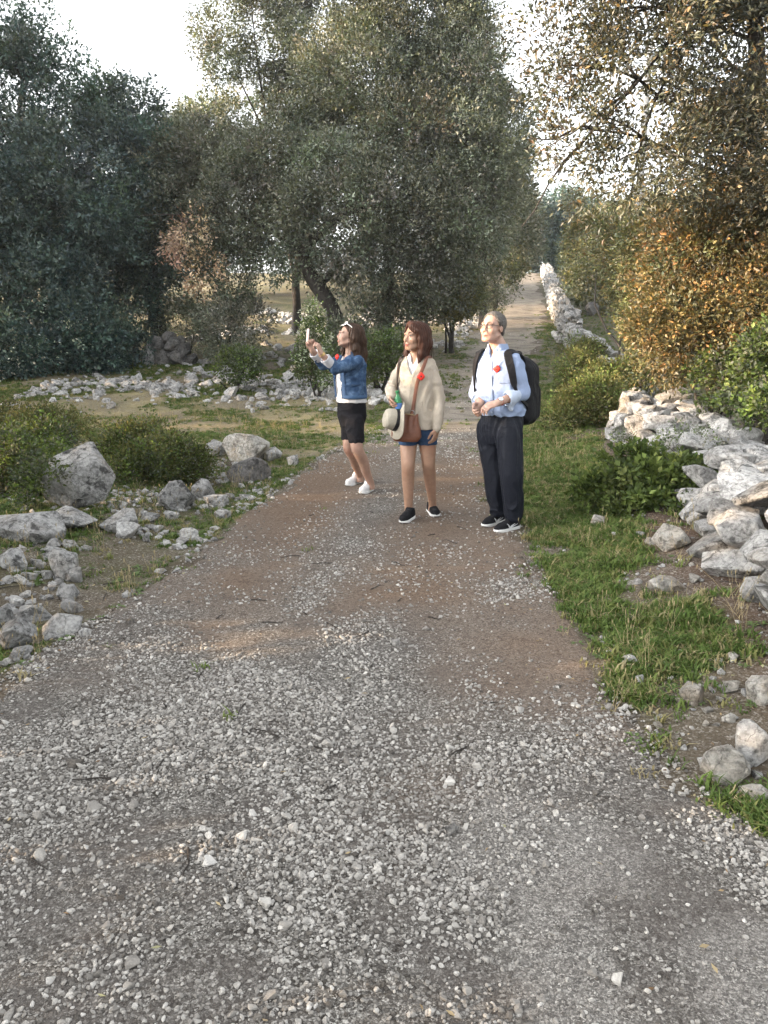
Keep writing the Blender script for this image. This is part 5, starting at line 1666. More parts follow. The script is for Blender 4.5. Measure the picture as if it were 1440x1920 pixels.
def hair_mat(name, dark, light, scale=(160, 160, 6)):
    M_ = Mat(name, .55, .18)
    v = M_.coord('Position', scale)
    f = M_.noise(v, 1., 4, .7, .3)
    g = M_.noise(M_.coord('Position'), 12., 3)
    col = M_.ramp(f, [(.3, dark), (.7, light)])
    col = M_.mix(.5, col, M_.ramp(g, [(.3, .6), (.7, 1.)]), 'MULTIPLY')
    return M_.out(col, M_.bump(f, .6, .004))

def hair_grooves(h, amp=.003, n=34, seed=0):
    def f(x, y, z):
        a, b, c = h.loc(x, y, z)
        ph = np.arctan2(a, -b + .02)
        w = vnoise(a * 14, b * 14, c * 6, seed)
        return amp * np.sin(ph * n + w * 3) + amp * 1.2 * vnoise(a * 30 + ph * 4, b * 30, c * 5, seed + 3)
    return f

def flyaways(h, root, m, n, length, seed, side=(.086, .108)):
    r = np.random.default_rng(seed)
    parts = []
    for i in range(n):
        t = r.uniform(.35, 2 * np.pi - .35) + np.pi / 2        # all round but the face
        z0 = r.uniform(-.02, .10)
        k = math.sqrt(max(.05, 1 - ((z0 - .045) / .092) ** 2))
        a = h(side[0] * k * math.cos(t), -.022 + side[1] * k * math.sin(t), z0)
        if h.loc(*a)[1] > .03: continue
        o = norm(a - h.c); o[2] = 0
        l = length * r.uniform(.5, 1.1)
        b = a + o * r.uniform(.008, .03) + np.array([r.normal() * .012, r.normal() * .012, -l])
        mid = (a + b) / 2 + o * r.uniform(.012, .030)
        parts.append(tube_arrays(catmull([a, mid, b], 9), np.linspace(.0022, .0007, 9), 4))
    V, F_ = merge(parts)
    o = link('loose_strands', mesh_np('loose_strands', V, F_), m, root)
    o['kind'] = 'stuff'

def small(name, res, lo, hi, build, m, parent):
    v = Vox(np.asarray(lo), np.asarray(hi), res)
    build(v)
    return v.mesh(name, m, parent)

def face_bits(h, root, iris, brow_m, lip_m, brow=.004, eye_close=0.):
    S = h.sc
    white = M_EYE; dark = iris
    for q in (-1, 1):
        c = h(q * .031, .0855, .006)
        V, F_ = _ICO[2]
        me = mesh_np('eye', V * np.array([.0125, .0125, .0068]) * S @ h.M if False else (V * np.array([.0128, .0112, .0062]) * S) @ h.M + c, F_)
        me.materials.append(white); me.materials.append(dark)
        mi = np.array([1 if (V[f].mean(0)[1] > .45 and abs(V[f].mean(0)[0]) < .55) else 0 for f in F_], np.int32)
        me.polygons.foreach_set('material_index', mi)
        link('eye', me, None, root)
        pts = [h(q * .018, .0905, .0085), h(q * .031, .0965, .0125), h(q * .045, .0880, .0085)]
        V, F_ = tube_arrays(catmull(pts, 8), np.array([.0012, .0024, .003, .003, .003, .003, .0026, .0014]) * S, 6)
        link('eyelashes', mesh_np('eyelashes', V, F_), M_BLACK, root)
        pts = [h(q * .014, .1015, .0285), h(q * .031, .0985, .0325), h(q * .051, .081, .026)]
        V, F_ = tube_arrays(catmull(pts, 8), np.array([.0028, .0034, .0036, .0034, .003, .0026, .002, .0014])[:8] * S * brow / .004, 6)
        link('eyebrow', mesh_np('eyebrow', V, F_), brow_m, root)
    pts = [h(-.022, .093, -.0655), h(-.010, .102, -.067), h(0, .106, -.0685), h(.010, .102, -.067), h(.022, .093, -.0655)]
    V1, F1 = tube_arrays(catmull(pts, 12), np.full(12, .0032) * S, 6)
    pts = [h(-.018, .094, -.0735), h(0, .1015, -.0765), h(.018, .094, -.0735)]
    V2, F2 = tube_arrays(catmull(pts, 12), np.full(12, .0036) * S, 6)
    V, F_ = merge([(V1, F1), (V2, F2)])
    link('lips', mesh_np('lips', V, F_), lip_m, root)

def shoe(parent, heel, toe, upper_m, sole_m, length=.26, high=.085, lace_m=None, mark=None, sock_m=None):
    heel, toe = np.asarray(heel, float), np.asarray(toe, float)
    d = toe - heel; d[2] = 0; d = norm(d)
    z = min(float(H(*heel[:2])), float(H(*toe[:2]))) + .008
    c = (heel + toe) / 2; c[2] = z
    c = np.array([c[0], c[1], z])
    fr = Frame(c - d * length / 2, d)                   # origin: heel end of the sole, y forward
    L_ = length
    lo = np.minimum(fr(-.06, -.03, -.01), fr(.06, L_ + .02, .0)); hi = np.maximum(fr(-.06, -.03, .0), fr(.06, L_ + .02, .15))
    lo = np.minimum(lo, np.minimum(fr(.06, -.03, 0), fr(-.06, L_ + .02, 0))) - .02
    hi = np.maximum(hi, np.maximum(fr(.06, -.03, 0), fr(-.06, L_ + .02, 0))) + .02
    hi[2] = z + .16; lo[2] = z - .03
    def width(y): return np.interp(y / L_, [0, .08, .25, .45, .68, .85, .95, 1.], [.012, .028, .033, .034, .044, .040, .026, .006])
    def sole(v):
        def f(X, Y, Z):
            x, y, q = fr.loc(X, Y, Z)
            top = .026 + .012 * np.clip(.35 - y / L_, 0, 1)
            dd = np.abs(x) - width(y) - .003
            return np.maximum(np.maximum(dd, np.maximum(-y, y - L_) * .9), np.maximum(-q + .010 * np.clip(y / L_ - .8, 0, 1) * 5, q - top))
        v.op(f, lo, hi, .006)
    def upper(v):
        pts = [fr(0, .035, .045), fr(0, .09, .052), fr(0, .155, .043), fr(0, .21, .032), fr(0, L_ - .03, .028)]
        v.chain(pts, [.037, .040, .037, .036, .028], .025)
        v.cap(fr(0, .050, .05), fr(0, .062, high), .038, .041, .02)
        v.cap(fr(0, .075, high), fr(0, .115, high - .022), .030, .026, .02)       # tongue
        def f(X, Y, Z):
            x, y, q = fr.loc(X, Y, Z)
            return np.maximum(np.maximum(np.abs(x) - width(y) - .002 - .02 * np.clip(q - .045, 0, .1), .018 - q), q - high - .018 + .25 * np.clip(.06 - y, -.06, .03))
        v.everywhere(f, 'i', .010)
    o = small('shoe', .004, lo, hi, upper, upper_m, parent)
    so = small('sole', .004, lo, hi, sole, sole_m, None)
    so.parent = o
    so.location = (0, 0, 0)
    if lace_m:
        for i in range(4):
            y = .112 + i * .023; q = .0985 - i * .010
            V, F_ = tube_arrays(catmull([fr(-.022, y, q - .010), fr(0, y + .006, q + .002), fr(.022, y, q - .010)], 8), np.full(8, .0028), 5)
            lc = link('lace', mesh_np('lace', V, F_), lace_m, None); lc.parent = o; lc.location = (0, 0, 0)
    if mark:
        sd, mm = mark                                     # curved winged mark on the outer flank
        for pts in ([(.055, .050), (.10, .038), (.15, .032), (.165, .052), (.19, .070)], [(.085, .058), (.12, .044), (.15, .034)]):
            path = []
            for y, q in pts:
                path.append(fr(sd * (float(width(y)) * .98 + .002), y, q))
            path = catmull(path, 16)
            k = len(path)
            V, F_ = tube_arrays(path, .0045 * np.sin(np.linspace(.35, np.pi - .25, k)) + .001, 6)
            mk = link('shoe_mark', mesh_np('shoe_mark', V, F_), mm, None); mk.parent = o; mk.location = (0, 0, 0)
    return o

def poppy(parent, p, n, r=.028, stem=True):
    """red enamel poppy with a dark eye"""
    l, f, u = basis(n)
    th = np.linspace(0, 2 * np.pi, 28, endpoint=False)
    rr = r * (1 + .10 * np.cos(th * 4) - .05 * np.cos(th * 3))
    ring = p + np.cos(th)[:, None] * rr[:, None] * l + np.sin(th)[:, None] * rr[:, None] * u + f * .006
    ring2 = p + np.cos(th)[:, None] * rr[:, None] * .55 * l + np.sin(th)[:, None] * rr[:, None] * .55 * u + f * .010
    V = np.concatenate([ring - f * .012, ring, ring2, [p + f * .004]])
    k = len(th); j = np.arange(k); n1 = (j + 1) % k
    F4 = np.concatenate([np.stack([a * k + j, a * k + n1, (a + 1) * k + n1, (a + 1) * k + j], 1) for a in (0, 1)])
    F3 = np.stack([2 * k + j, 2 * k + n1, np.full(k, 3 * k)], 1)
    o = link('poppy_brooch', mesh_np('poppy_brooch', V, [F4, F3]), M_RED, parent)
    th = np.linspace(0, 2 * np.pi, 14, endpoint=False)
    ring = p + f * .0115 + .0065 * (np.cos(th)[:, None] * l + np.sin(th)[:, None] * u)
    V = np.concatenate([ring - f * .006, ring, [p + f * .014]])
    k = 14; j = np.arange(k); n1 = (j + 1) % k
    F4 = np.stack([j, n1, k + n1, k + j], 1); F3 = np.stack([k + j, k + n1, np.full(k, 2 * k)], 1)
    e = link('flower_eye', mesh_np('flower_eye', V, [F4, F3]), M_BLACK, None); e.parent = o; e.location = (0, 0, 0)

M_EYE = plain('eye_white', (.62, .60, .57), .25, .5)
M_IRIS_B = plain('iris_brown', (.03, .018, .010), .2, .5)
M_IRIS_G = plain('iris_grey', (.06, .07, .08), .2, .5)
M_RED = plain('poppy_red', (.62, .025, .015), .45, .4)
M_BLACK = plain('black_plastic', (.012, .012, .013), .5, .4)
M_WHITE_SHOE = plain('white_leather', (.62, .62, .62), .55, .35, .05, 30)
M_WHITE_SOLE = plain('white_rubber', (.66, .66, .65), .7, .25, .06, 40)
M_BLACK_KNIT = cloth_mat('black_knit', (.016, .016, .018), 500, .4)
M_GREY_MARK = plain('silver_print', (.62, .63, .64), .4, .5)

def cloth_part(name, parent, lo, hi, build, m, res=.0075, fold=None):
    v = Vox(lo, hi, res)
    build(v)
    if fold: v.disp(fold)
    return v.mesh(name, m, parent)

def rings_px(rows):
    out = []
    for px, py, D, w, d in rows:
        c = W(px, py, D)
        out.append((c[0], c[1], c[2], w, d))
    return out
def zpx(py, D): return float(W(720, py, D)[2])

# ================================================================== the man
def build_man():
    D0 = 6.2
    f = norm([-.62, -.78, 0]); lat = basis(f)[0]
    base = at(938, 988)
    root = empty('person', base, 'man in a pale blue shirt and dark trousers with a black backpack, hands clasped', 'person')
    skin = skin_mat('skin_fair', (.38, .24, .185))
    P = lambda px, py, D: W(px, py, D)
    hd = Frame(P(924, 615, 6.17), (-.66, -.72, .12), 1.0)
    nb = P(934, 656, 6.21)
    shL, shR = P(964, 677, 6.08), P(909, 680, 6.34)
    elL, wrL = P(979, 736, 6.08), P(934, 755, 5.96)
    elR, wrR = P(894, 737, 6.36), P(900, 758, 6.10)
    hipL, hipR = P(954, 800, 6.13), P(919, 800, 6.27)
    knL, knR = P(959, 890, 6.09), P(926, 890, 6.26)
    anL, anR = P(963, 966, 6.13), P(936, 960, 6.31)
    torso = rings_px([(941, 790, 6.2, .165, .13), (941, 772, 6.2, .166, .135), (940, 750, 6.2, .170, .142), (938, 722, 6.2, .176, .138), (937, 698, 6.2, .186, .13), (936, 680, 6.2, .188, .115), (935, 667, 6.2, .150, .092), (934, 656, 6.2, .085, .07)])
    pts = np.array([hd.c, shL, shR, elL, elR, wrL, wrR, anL, anR, knL, P(890, 775, 5.9)])
    lo, hi = pts.min(0) - .16, pts.max(0) + .16
    lo[2] = base[2] + .03; hi[2] = hd.c[2] + .17
    v = Vox(lo, hi, .0056)
    v.loft(torso, lat, f, .03, grow=-.018)
    v.loft(rings_px([(940, 815, 6.2, .14, .10), (940, 800, 6.2, .15, .115), (941, 775, 6.2, .15, .12)]), lat, f, .03)
    for s_, e, w in ((shL, elL, wrL), (shR, elR, wrR)):
        v.chain([s_, e], [.046, .040], .03); v.chain([e, e + (w - e) * .35, w], [.040, .039, .027], .02)
    for a, k_, n in ((hipL, knL, anL), (hipR, knR, anR)):
        v.limb([a, k_, k_ + (n - k_) * .3, n], [.080, .054, .052, .034], .02)
    v.chain([nb - [0, 0, .03], nb + [0, 0, .02], hd(0, -.03, -.05)], [.068, .060, .056], .03)
    head(v, hd, True)
    hand(v, wrL, (-.90, -.25, -.28), (-.15, .35, -.9), True, (.55, .55, .6, .6), .45, 1.03)
    hand(v, wrR, (-.45, -.55, -.55), (.6, -.35, .35), False, (.75, .8, .8, .8), .3, 1.03)
    v.mesh('body', skin, root)
    face_bits(hd, root, M_IRIS_G, plain('brow_grey', (.16, .12, .09), .8), plain('lip_fair', (.36, .15, .12), .5), .0038)
    # hair: short, greying
    hm = hair_mat('hair_grey_brown', (.045, .039, .034), (.15, .138, .125), (90, 90, 60))
    def hair(v):
        v.ell(hd(0, -.020, .043), [.082 * 1.04, .104 * 1.04, .084 * 1.04], hd.M, .01)
        for q in (-1, 1):
            v.cap(hd(q * .072, -.022, .03), hd(q * .070, -.040, -.045), .018, .014, .02)
        v.cap(hd(0, -.095, .02), hd(0, -.072, -.06), .03, .028, .03)
        def cut(X, Y, Z):
            x, y, z = hd.loc(X, Y, Z)
            line = np.interp(z, [-.08, -.02, .02, .05, .085, .11, .13], [-.05, -.028, .018, .038, .052, .07, .07])
            return np.maximum((y - line) * .8, -.072 - z)
        v.everywhere(cut, 'i', .008)
        v.disp(hair_grooves(hd, .0022, 40, 3))
    small('hair', .005, hd.c - .16, hd.c + .16, hair, hm, root)
    # glasses
    gm = plain('spectacle_frame', (.05, .03, .024), .35, .5)
    parts = []
    for q in (-1, 1):
        ring = []
        for t in np.linspace(0, 2 * np.pi, 21):
            cx, cz = np.cos(t), np.sin(t)
            k = (abs(cx) ** 4 + abs(cz) ** 4) ** -.25
            ring.append(hd(q * .032 + .025 * cx * k, .109 - .011 * abs(q * .032 + .025 * cx * k) / .03 , .004 + .0165 * cz * k))
        parts.append(tube_arrays(ring, np.full(len(ring), .0022), 5))
        parts.append(tube_arrays([hd(q * .057, .094, .012), hd(q * .077, .05, .012), hd(q * .080, .0, .010), hd(q * .078, -.02, -.004)], np.full(4, .0022), 5))
    parts.append(tube_arrays([hd(-.008, .112, .008), hd(0, .116, .011), hd(.008, .112, .008)], np.full(3, .0018), 5))
    V, F_ = merge(parts)
    link('spectacles', mesh_np('spectacles', V, F_), gm, root)
    # shirt
    sm = cloth_mat('blue_gingham', (.31, .37, .49), 700, .08, .10, .85, (38, (.17, .235, .40), .5))
    lo2, hi2 = lo.copy(), hi.copy(); lo2[2] = zpx(785, D0); hi2[2] = nb[2] + .09
    def shirt(v):
        v.loft(torso, lat, f, .02, grow=.012, zlo=zpx(776, D0))
        for s_, e, w, t in ((shL, elL, wrL, .42), (shR, elR, wrR, .5)):
            m = e + (w - e) * t
            v.chain([s_ + (nb - s_) * .12, s_ + (e - s_) * .5, e], [.062, .060, .056], .02)
            v.chain([e, m], [.056, .052], .02)
        # blousing over the belt
        v.loft(rings_px([(941, 776, 6.2, .172, .14), (941, 768, 6.2, .186, .154), (941, 758, 6.2, .178, .148)]), lat, f, .02)
        def opening(X, Y, Z):
            x, y, z = Frame(nb, f).loc(X, Y, Z)
            return np.maximum(np.abs(x) - np.clip((z + .055) * .55, 0, .06), -(y - .02))
        v.op(opening, nb - [.12, .16, .05], nb + [.12, .16, .1], .006, 's')
    cloth_part('shirt', root, lo2, hi2, shirt, sm, .0065, folds(.011, 21, 7, 10))
    # collar
    cf = Frame(nb, f)
    def collar(v):
        rr = []
        for dz, w, d in ((-.022, .092, .090), (.0, .080, .080), (.048, .068, .070)):
            c = cf(0, .004 + dz * .1, dz); rr.append((c[0], c[1], c[2], w, d))
        v.loft(rr, lat, f, .004, shell=.007)
        def gap(X, Y, Z):
            x, y, z = cf.loc(X, Y, Z)
            return np.maximum(np.abs(x) - np.interp(z, [-.03, .0, .05], [.012, .02, .048]), -y)
        v.everywhere(lambda X, Y, Z: -gap(X, Y, Z), 'i', .004)
        for q in (-1, 1):                                 # points of the collar lying on the shirt
            v.cap(cf(q * .035, .088, -.006), cf(q * .045, .104, -.045), .014, .005, .012)
            v.cap(cf(q * .062, .066, .0), cf(q * .045, .100, -.040), .013, .005, .012)
    cloth_part('collar', root, nb - .16, nb + .16, collar, sm, .005)
    # rolled cuffs
    for e, w, t, s2 in ((elL, wrL, .42, 1), (elR, wrR, .5, 0)):
        a = e + (w - e) * (t - .13); b = e + (w - e) * (t + .10)
        def cuff(v, a=a, b=b, s2=s2):
            v.cap(a, b, .054, .060, .004)
            if s2: v.chain([b - [0, 0, .03], b + [.012, -.01, -.085]], [.040, .018], .03)
            v.cap(b - norm(b - a) * .01, b + norm(b - a) * .12, .045, .049, .004, 's')
            n = norm(b - a)
            v.everywhere(lambda X, Y, Z: (X - b[0]) * n[0] + (Y - b[1]) * n[1] + (Z - b[2]) * n[2] - .004 if not s2 else (X * 0 + Y * 0 + Z * 0 - 1), 'i', .004)
        cloth_part('cuff', root, np.minimum(a, b) - .13, np.maximum(a, b) + .13, cuff, cloth_mat('cuff_lining', (.40, .46, .57), 700, .08), .005, folds(.002, 5, 16, 18))
    # placket, pocket, buttons
    zs = np.linspace(zpx(674, D0), zpx(770, D0), 14)
    pn = [on_loft(torso, lat, f, z, .0, .0165) for z in zs]
    sweep([p for p, _ in pn], [n for _, n in pn], .034, .006, sm, 'placket', root)
    bm = plain('shirt_button', (.7, .7, .68), .4, .4)
    for z in zs[1::3]:
        p, n = on_loft(torso, lat, f, z, 0, .020)
        V, F_ = tube_arrays([p, p + n * .004], [.006, .0055], 8)
        link('button', mesh_np('button', V, F_), bm, root)
    zs = np.linspace(zpx(688, D0), zpx(716, D0), 7)
    pn = [on_loft(torso, lat, f, z, .55, .0165) for z in zs]
    sweep([p for p, _ in pn], [n for _, n in pn], [.125] * 6 + [.09], .006, sm, 'pocket', root)
    p, n = on_loft(torso, lat, f, zpx(690, D0), .30, .026)
    poppy(root, p, n, .026)
    p2 = p - np.array([0, 0, .030])
    V, F_ = tube_arrays([p2 + n * .002, p2 - [0, 0, .012] + n * .002], [.007, .003], 6)
    link('brooch_leaf', mesh_np('brooch_leaf', V, F_), plain('brooch_green', (.02, .05, .02), .5), root)
    # trousers and belt
    tm = cloth_mat('dark_trouser_cloth', (.013, .015, .022), 700, .25, .2, .5)
    lo3, hi3 = lo.copy(), hi.copy(); lo3[2] = base[2]; hi3[2] = zpx(765, D0); hi3[0] -= .02
    def trousers(v):
        v.loft(rings_px([(938, 832, 6.2, .150, .098), (939, 815, 6.2, .170, .125), (940, 795, 6.2, .176, .138), (941, 772, 6.2, .166, .135)]), lat, f, .05)
        for a, k_, n in ((hipL, knL, anL), (hipR, knR, anR)):
            h_ = n - [0, 0, .005]
            v.limb([a, a + (k_ - a) * .5, k_, k_ + (h_ - k_) * .5, h_], [.097, .089, .077, .070, .064], .03, n=24)
        v.everywhere(lambda X, Y, Z: np.maximum(X * 0 + Y * 0 + Z - zpx(770, D0), (base[2] + .075) - Z), 'i', .004)
    cloth_part('trousers', root, lo3, hi3, trousers, tm, .0065, folds(.011, 33, 8, 3.6))
    def belt(v): v.loft(rings_px([(941, 778, 6.2, .170, .139), (941, 768, 6.2, .169, .138)]), lat, f, .004, grow=.006)
    cloth_part('belt', root, lo2 - [0, 0, .1], hi2, belt, plain('belt_leather', (.012, .011, .011), .45, .4), .006)
    # watch
    wd = norm(wrL - elL)
    V, F_ = tube_arrays([wrL - wd * .028, wrL - wd * .010], [.0335, .032], 18)
    wt = link('wrist_watch', mesh_np('wrist_watch', V, F_), plain('watch_strap_red', (.40, .05, .035), .6), root)
    n = norm(np.array([-.15, -.75, .65])); n = norm(n - wd * np.dot(n, wd))
    c = wrL - wd * .019 + n * .031
    V, F_ = tube_arrays([c - n * .003, c + n * .004, c + n * .005, c + n * .005], [.019, .019, .016, .0005], 18)
    wf = link('watch_face', mesh_np('watch_face', V, F_, sharp=40), plain('watch_face', (.7, .7, .68), .3, .5), None); wf.parent = wt; wf.location = (0, 0, 0)
    V, F_ = tube_arrays([c, c + n * .0042], [.0205, .0205], 18)
    wb = link('watch_case', mesh_np('watch_case', V, F_), plain('watch_case', (.05, .05, .05), .3, .5, metal=.8), None); wb.parent = wt; wb.location = (0, 0, 0)
    # shoes
    for heel, toe in (((978, 990), (922, 1001)), ((946, 977), (903, 991))):
        shoe(root, at(*heel), at(*toe), M_BLACK_KNIT, M_WHITE_SOLE, .285, .088, M_BLACK, (1, M_GREY_MARK))
    # backpack: stands on nothing of his body, so a thing of its own
    bc = P(939, 730, 6.2) - f * .275
    pk = empty('backpack', bc - [0, 0, .26], 'black backpack hanging from the shoulders of the man in the blue shirt', 'backpack')
    nm = cloth_mat('black_nylon', (.012, .012, .014), 500, .35, .15, .6)
    bf = Frame(bc, f)
    def rbox(v, c, hs, r, k=.01):
        def g(X, Y, Z):
            x, y, z = bf.loc(X, Y, Z)
            qx, qy, qz = np.abs(x - c[0]) - hs[0] + r, np.abs(y - c[1]) - hs[1] + r, np.abs(z - c[2]) - hs[2] + r
            return np.sqrt(np.maximum(qx, 0) ** 2 + np.maximum(qy, 0) ** 2 + np.maximum(qz, 0) ** 2) + np.minimum(np.maximum(np.maximum(qx, qy), qz), 0) - r
        e = max(hs) + max(abs(q) for q in c)
        v.op(g, bc - e - .1, bc + e + .1, k)
    def pack(v):
        rbox(v, (0, .0, -.045), (.165, .115, .255), .075)
        rbox(v, (0, .015, .12), (.125, .075, .13), .07, .04)
    cloth_part('main_compartment', pk, bc - .45, bc + .45, pack, nm, .008, folds(.006, 44, 6, 7))
    cloth_part('front_pocket', pk, bc - .45, bc + .45, lambda v: (rbox(v, (0, -.125, -.125), (.135, .065, .15), .05)), nm, .008, folds(.005, 45, 7, 7))
    zp = [bf(-.11, -.157, .0), bf(-.11, -.163, -.03), bf(0, -.168, .005), bf(.11, -.163, -.03)]
    V, F_ = tube_arrays(catmull([bf(-.112, -.165, -.05), bf(-.09, -.180, .005), bf(0, -.188, .018), bf(.09, -.180, .005), bf(.112, -.165, -.05)], 24), np.full(24, .004), 5)
    link('zip', mesh_np('zip', V, F_), plain('zip_grey', (.05, .05, .055), .4, .5), pk)
    V, F_ = tube_arrays(catmull([bf(-.04, .03, .245), bf(-.03, .03, .285), bf(.03, .03, .285), bf(.04, .03, .245)], 14), np.full(14, .009), 6)
    link('grab_handle', mesh_np('grab_handle', V, F_), nm, pk)
    for q in (1, -1):
        pth, nrm = [], []
        for py, ang, off in ((700, 2.5, .03), (678, 2.2, .03), (664, 1.85, .045), (658, 1.35, .052), (662, .95, .042), (674, .82, .032), (690, .86, .028), (708, .95, .030), (725, 1.05, .034), (742, 1.25, .036), (758, 1.8, .04), (768, 2.4, .04)):
            p, n = on_loft(torso, lat, f, zpx(py, D0), q * ang, off)
            if py < 672: n = norm(n * .5 + np.array([0, 0, 1.]))
            pth.append(p); nrm.append(n)
        pth = catmull(pth, 44); nrm = catmull(nrm, 44)
        k = len(pth)
        wdt = np.interp(np.linspace(0, 1, k), [0, .2, .55, .68, .72, 1], [.062, .066, .060, .05, .026, .024])
        sweep(pth, nrm, wdt, .014, nm, 'shoulder_strap', pk)
    return root

# ================================================================== the woman in the middle
def build_woman_middle():
    D0 = 6.5
    f = norm([-.30, -.95, 0]); lat = basis(f)[0]
    base = at(787, 972)
    root = empty('person', base, 'woman in a beige sweater and denim shorts between the other two people', 'person')
    skin = skin_mat('skin_tanned', (.33, .20, .138))
    P = lambda px, py, D: W(px, py, D)
    hd = Frame(P(779, 632, 6.48), (-.74, -.66, .06), .97)
    nb = P(781, 668, 6.52)
    shL, shR = P(809, 686, 6.46), P(755, 683, 6.56)
    elL, wrL = P(824, 745, 6.44), P(820, 803, 6.33)
    elR, wrR = P(733, 729, 6.60), P(734, 744, 6.38)
    hipL, hipR = P(800, 803, 6.46), P(766, 803, 6.52)
    knL, knR = P(803.5, 868, 6.46), P(765, 871, 6.41)
    anL, anR = P(811, 946, 6.66), P(766, 957, 6.49)
    torso = rings_px([(785, 810, 6.5, .166, .136), (784, 785, 6.5, .154, .126), (783, 755, 6.5, .138, .115), (782, 728, 6.5, .136, .112), (782, 705, 6.5, .146, .116), (782, 688, 6.5, .150, .102), (782, 677, 6.5, .124, .080), (781, 668, 6.5, .068, .062)])
    pts = np.array([hd.c, shL, shR, elL, elR, wrL, wrR, anL, anR, P(812, 830, 6.4), P(735, 765, 6.25)])
    lo, hi = pts.min(0) - .14, pts.max(0) + .14
    lo[2] = base[2] + .03; hi[2] = hd.c[2] + .17
    v = Vox(lo, hi, .0056)
    v.loft(torso, lat, f, .03, grow=-.016)
    v.loft(rings_px([(785, 815, 6.5, .11, .085), (785, 800, 6.5, .125, .10), (785, 785, 6.5, .12, .10)]), lat, f, .02)
    for s_, e, w in ((shL, elL, wrL), (shR, elR, wrR)):
        v.chain([s_, e], [.036, .033], .03); v.chain([e, e + (w - e) * .35, w], [.033, .033, .024], .02)
    for a, k_, n in ((hipL, knL, anL), (hipR, knR, anR)):
        v.limb([a, a + (k_ - a) * .5, k_, k_ + (n - k_) * .32 + [0, .008, 0], k_ + (n - k_) * .64, n, n - [0, 0, .06]], [.082, .069, .0535, .0505, .040, .0315, .034], .012, n=30)
        v.ell(k_ + np.array([0, -.032, .0]), [.022, .014, .032], None, .03)
    v.chain([nb - [0, 0, .03], nb + [0, 0, .02], hd(0, -.03, -.05)], [.056, .050, .048], .03)
    head(v, hd, False, 1.4)
    hand(v, wrR, (.05, -.62, -.75), (.75, -.35, .3), False, (.75, .75, .8, .85), .5, .92)
    hand(v, wrL, (-.22, -.06, -.97), (-.75, .6, .1), True, (.35, .4, .42, .45), .3, .92)
    v.mesh('body', skin, root)
    face_bits(hd, root, M_IRIS_B, plain('brow_brown', (.05, .028, .018), .8), plain('lip_rose', (.42, .13, .10), .45), .0034)
    hm = hair_mat('hair_dark_brown', (.018, .0075, .005), (.072, .027, .015))
    def hair(v):
        v.ell(hd(0, -.022, .045), [.088, .108, .084], hd.M, .01)
        for q in (-1, 1):
            v.chain([hd(q * .066, -.005, .06), hd(q * .082, -.01, 0), hd(q * .086, -.005, -.07), hd(q * .084, .006, -.14), hd(q * .078, .018, -.215)], [.030, .027, .030, .028, .012], .03)
            v.chain([hd(q * .052, -.065, .04), hd(q * .062, -.075, -.05), hd(q * .066, -.055, -.205)], [.05, .045, .02], .04)
        v.chain([hd(0, -.09, .03), hd(0, -.095, -.06), hd(0, -.07, -.21)], [.05, .045, .022], .04)
        v.chain([hd(-.030, .040, .106), hd(.030, .062, .088), hd(.066, .046, .045), hd(.082, .02, -.02), hd(.086, .012, -.08)], [.020, .021, .021, .022, .02], .03)   # swept over from the parting
        v.chain([hd(-.030, .040, .106), hd(-.064, .030, .055), hd(-.078, .015, 0), hd(-.082, .012, -.07)], [.017, .018, .019, .02], .03)
        v.disp(hair_grooves(hd, .0022, 30, 9))
        def face(X, Y, Z):
            x, y, z = hd.loc(X, Y, Z)
            lim = np.interp(z, [-.2, -.09, -.04, .03, .07, .10], [.076, .066, .062, .062, .050, .03])
            top = .088 - np.clip(x + .03, 0, .2) * .75 - np.clip(-.03 - x, 0, .2) * .9
            return np.maximum(np.maximum(np.abs(x) - lim, .030 + np.abs(x) * .2 - y), z - top)
        v.everywhere(lambda X, Y, Z: -face(X, Y, Z), 'i', .010)
    small('hair', .005, hd.c - [.2, .2, .27], hd.c + [.2, .2, .17], hair, hm, root)
    flyaways(hd, root, hm, 130, .24, 5)
    # blouse in the neck opening
    nf = Frame(nb, f)
    lo2, hi2 = lo.copy(), hi.copy(); lo2[2] = zpx(815, D0); hi2[2] = nb[2] + .08
    wb = cloth_mat('white_blouse', (.58, .58, .60), 700, .06, .12)
    def blouse(v):
        v.loft(torso, lat, f, .02, grow=.000, zlo=zpx(730, D0))
        rr = []
        for dz, w, d in ((-.02, .080, .078), (.0, .066, .068), (.022, .060, .064)):
            c = nf(0, .004, dz); rr.append((c[0], c[1], c[2], w, d))
        v.loft(rr, lat, f, .012)
        def opening(X, Y, Z):
            x, y, z = nf.loc(X, Y, Z)
            return np.maximum(np.abs(x) - np.clip((z + .075) * .42, 0, .05), -(y - .01))
        v.op(opening, nb - [.12, .16, .09], nb + [.12, .16, .1], .005, 's')
        v.cap(nb + [0, 0, 0], nb + [0, 0, .1], .052, .052, .003, 's')
    cloth_part('blouse', root, lo2 + [0, 0, .3], hi2, blouse, wb, .005, folds(.0035, 71, 22, 5))
    sw = cloth_mat('beige_knit', (.40, .35, .285), 420, .16, .10, .95)
    def sweater(v):
        v.loft(torso, lat, f, .02, grow=.012, zlo=zpx(802, D0))
        for s_, e, w in ((shL, elL, wrL), (shR, elR, wrR)):
            v.chain([s_ + (nb - s_) * .15, s_ + (e - s_) * .5, e], [.053, .050, .046], .014)
            v.chain([e, e + (w - e) * .5, w], [.046, .044, .038], .012)
        def vneck(X, Y, Z):
            x, y, z = nf.loc(X, Y, Z)
            return np.maximum(np.abs(x) - np.clip((z + .158) * .44, 0, .085), -(y - .0))
        v.op(vneck, nb - [.14, .2, .2], nb + [.14, .2, .1], .006, 's')
        v.cap(nb - [0, 0, .02], nb + [0, 0, .1], .070, .085, .006, 's')
